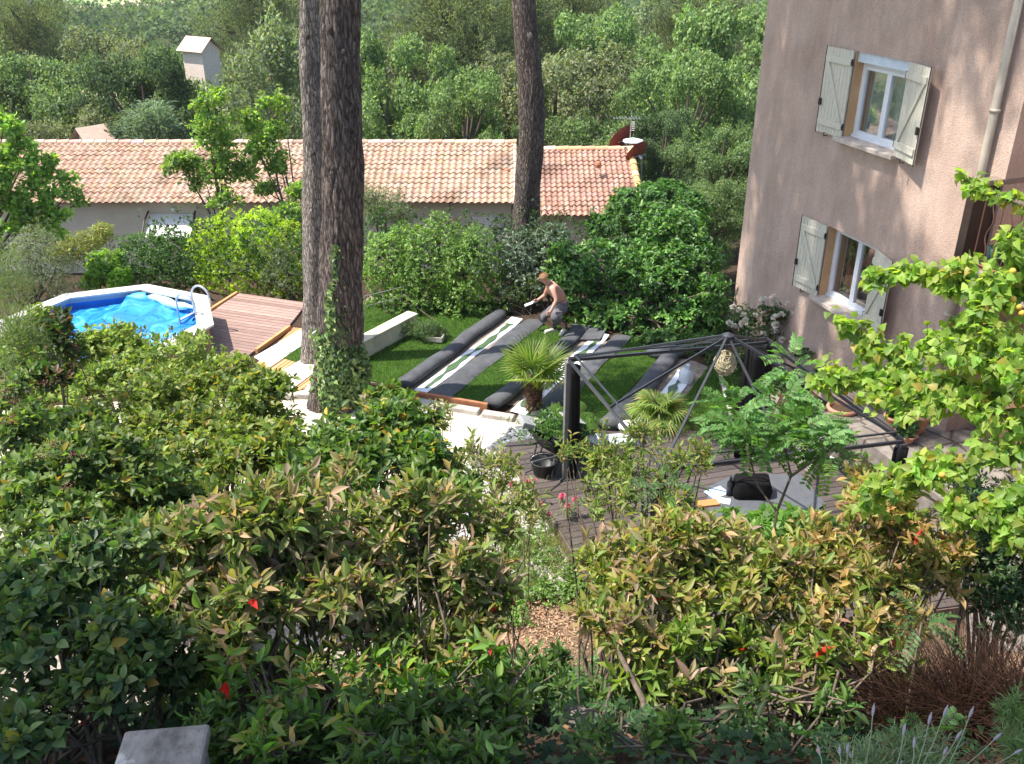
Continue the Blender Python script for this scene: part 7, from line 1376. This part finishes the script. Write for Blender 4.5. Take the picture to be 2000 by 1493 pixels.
scatter('leaf_litter', 'brown dead leaves lying on the dark soil of the bank', (-3, 4.2, 2.2, 9.5, -.8), 6500, .075, DEAD, T_M, LEAFF, .5, .02, .6)
scatter('bark_chips', 'pale bark chips and dry litter in the sunlit gap', (-.6, 2.6, 7.6, 9.2, -1.5), 9000, .05, [((.50, .33, .22), 3), ((.36, .22, .14), 2), ((.62, .46, .34), 1)], T_Q, LEAFF, .25, .02, .5)
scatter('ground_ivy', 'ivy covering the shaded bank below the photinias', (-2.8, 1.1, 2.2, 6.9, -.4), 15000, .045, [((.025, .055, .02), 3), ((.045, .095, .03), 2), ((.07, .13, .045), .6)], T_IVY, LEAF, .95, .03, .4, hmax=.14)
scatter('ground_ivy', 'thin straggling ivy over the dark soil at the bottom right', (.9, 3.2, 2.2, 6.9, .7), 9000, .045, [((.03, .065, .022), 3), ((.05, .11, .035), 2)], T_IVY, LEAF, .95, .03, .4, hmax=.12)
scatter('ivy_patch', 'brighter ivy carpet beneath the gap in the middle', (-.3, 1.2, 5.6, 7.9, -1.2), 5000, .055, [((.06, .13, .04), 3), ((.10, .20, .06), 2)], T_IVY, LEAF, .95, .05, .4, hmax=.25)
# rusty heather, lavender, rosemary
HB = [((.045, .022, .016), 3), ((.08, .042, .028), 2), ((.025, .014, .012), 3)]
blades('dried_heather', 'rusty brown wiry heather drooping over the bank at the right edge', 'heather', [np.array([x, y, gz(x, y)]) for x, y in ((1.75, 3.75), (1.95, 3.85), (2.1, 3.7), (2.3, 3.9), (1.9, 4.1), (2.2, 4.1), (2.5, 3.7), (1.95, 3.35), (2.15, 3.25), (2.3, 3.4), (2.05, 3.5), (2.4, 3.15), (1.8, 3.5))], 7500, .6, HB, .0065, .45, None, LEAFF, .55)
blades('green_rush', 'yellow green upright rush blades behind the rusty heather', 'rush', [np.array([x, y, gz(x, y)]) for x, y in ((1.95, 4.6), (2.1, 4.7), (2.25, 4.6))], 260, .55, [((.28, .33, .06), 2), ((.16, .22, .04), 1)], .007, .16, None, LEAFT, .15)
RM = [((.10, .16, .06), 3), ((.16, .23, .09), 2)]
for lab, bl_, n in (('rosemary tuft in the bottom right corner', [blob(1975, 1400, 3.35, 26, 60, .08), blob(1990, 1470, 3.2, 34, 40, .1)], 1500), ('lavender foliage at the bottom edge, right of centre', [blob(1790, 1475, 3.1, 90, 26, .12), blob(1690, 1488, 3.05, 60, 20, .1)], 1900)):
    bush('lavender_clump' if 'lav' in lab else 'rosemary_tuft', lab, 'herb', bl_, n, .045, RM if 'ros' in lab else [((.22, .27, .15), 2), ((.14, .19, .10), 2)], gb(1800 if 'lav' in lab else 1985, 1485, 3.0), T_Q, LEAF, 6, .09, .1, spread=.6, low=-.6, per=3, stem_r=.004)
t = thing('lavender_stalks', 'thin pale lavender stalks with spent heads rising at the bottom right', 'lavender', gb(1760, 1490, 3.0)); mb = MB(); hb_ = MB()
for (u, v, u0) in ((1845, 1393, 1800), (1895, 1396, 1850), (1815, 1408, 1790), (1705, 1392, 1690), (1765, 1430, 1750), (1785, 1455, 1780), (1870, 1440, 1830), (1945, 1442, 1880), (1845, 1470, 1830), (1640, 1470, 1640), (1655, 1465, 1650), (1600, 1470, 1605), (1760, 1490, 1755), (1660, 1475, 1670), (1985, 1470, 1930)):
    a = D(u0, 1500, 3.0); b = D(u, v, 3.05); d = norm(b-a); mb.tube([a, (a+b)/2+np.array([.004, 0, 0]), b], .0016, 4, cap=False); hb_.tube([b-d*.012, b, b+d*.012, b+d*.03], [.002, .0045, .005, .001], 6)
mb.build('stalks', plain('stalk_green', (.24, .27, .16), .8), t); hb_.build('flower_heads', plain('spent_lavender', (.30, .26, .27), .9), t)
# stone pillar, stump post, rocks on the bank
PIL = NT('old_pillar'); _co = PIL.co(); _c = PIL.ramp(PIL.noise(5, _co, 6, .65), [(.32, (.12, .105, .09)), (.46, (.25, .22, .19)), (.56, (.31, .275, .24)), (.60, (.50, .46, .41)), (.75, (.42, .38, .34))]); PIL.bump(PIL.noise(16, _co, 6), .9, .03); PIL = PIL.fin(_c, .95, .1)
p = D(318, 1470, 3.35); t = thing('stone_pillar', 'flat topped rendered stone pillar at the bottom left edge', 'pillar', (p[0], p[1], gz(p[0], p[1])))
q = D(315, 1480, 3.35); ztop = q[2]+.02; MB().box((q[0], q[1]-.02, (ztop+3.6)/2-.02), (.27, .26, ztop-3.6-.04), .12, bev=.012).build('shaft', PIL, t); MB().box((q[0], q[1]-.02, ztop-.03), (.31, .30, .055), .12, bev=.015).build('cap', PIL, t)
c = D(1055, 1370, 4.6); zb = gz(c[0], c[1]); t = thing('cut_stump', 'dark cut stump post standing among the ivy at the bottom centre', 'stump', (c[0], c[1], zb-.1)); MB().tube([(c[0], c[1], zb-.1), (c[0]+.01, c[1], zb+.1), (c[0]-.005, c[1], c[2]+.02)], [.05, .042, .04], 12).build('stump', BK3, t, True); MB().tube([(c[0]-.005, c[1], c[2]+.02), (c[0]-.005, c[1], c[2]+.024)], [.038, .037], 12).build('cut_face', plain('cut_face', (.30, .15, .08)), t)
BST = mottled('dark_bank_stone', [(.3, (.09, .08, .07)), (.7, (.2, .18, .16))], 7, bsc=30, bst=.7, bd=.02)
for i, (u, v, dep, s) in enumerate(((1340, 1380, 4.9, .13), (1265, 1400, 4.7, .10), (1130, 1430, 4.6, .09), (1440, 1360, 5.0, .10))):
    c = D(u, v, dep); zb = gz(c[0], c[1]); o = MB().sphere((c[0], c[1], zb+s*.3), s, 12, 8, (1.3, 1, .7)).build('bank_stone', BST, None, True); tag(o, ('largest grey stone half buried in the shaded bank', 'grey stone left of the largest one on the bank', 'small stone near the cut stump', 'small stone right of the largest one on the bank')[i], 'stone')
for i, (u, v, dep, u2, v2, d2, lab) in enumerate(((1330, 1395, 4.6, 1300, 1130, 4.9, 'bare slender stem leaning below the right photinia'), (1270, 1440, 4.2, 1200, 1210, 4.6, 'curved bare stem rising from the bottom centre right'), (600, 1480, 4.2, 590, 1230, 4.5, 'straight bare stem under the left photinia'), (940, 1460, 4.3, 955, 1210, 4.7, 'grey bare stem under the middle photinia'))):
    a = D(u, v, dep); a[2] = gz(a[0], a[1])-.02; b = D(u2, v2, d2); o = MB().tube([a, (a*.65+b*.35)+np.array([.03, 0, 0]), (a*.3+b*.7)-np.array([.02, 0, 0]), b], [.017, .015, .013, .009], 8).build('woody_stem', TWIG, None, True); tag(o, lab, 'stem')

# =================== HAZE ===================
hz = NT('haze_air'); vol = hz.n('ShaderNodeVolumePrincipled'); vol.inputs['Color'].default_value = (.86, .90, .95, 1); vol.inputs['Density'].default_value = .0003; vol.inputs['Anisotropy'].default_value = .3
hz.t.nodes.remove(hz.b); hz.l(vol.outputs[0], hz.out.inputs['Volume'])
o = MB().box((0, 700, -10), (1900, 1700, 66)).build('haze', hz.m); tag(o, 'thin pale summer haze over the valley', 'haze', kind='stuff')
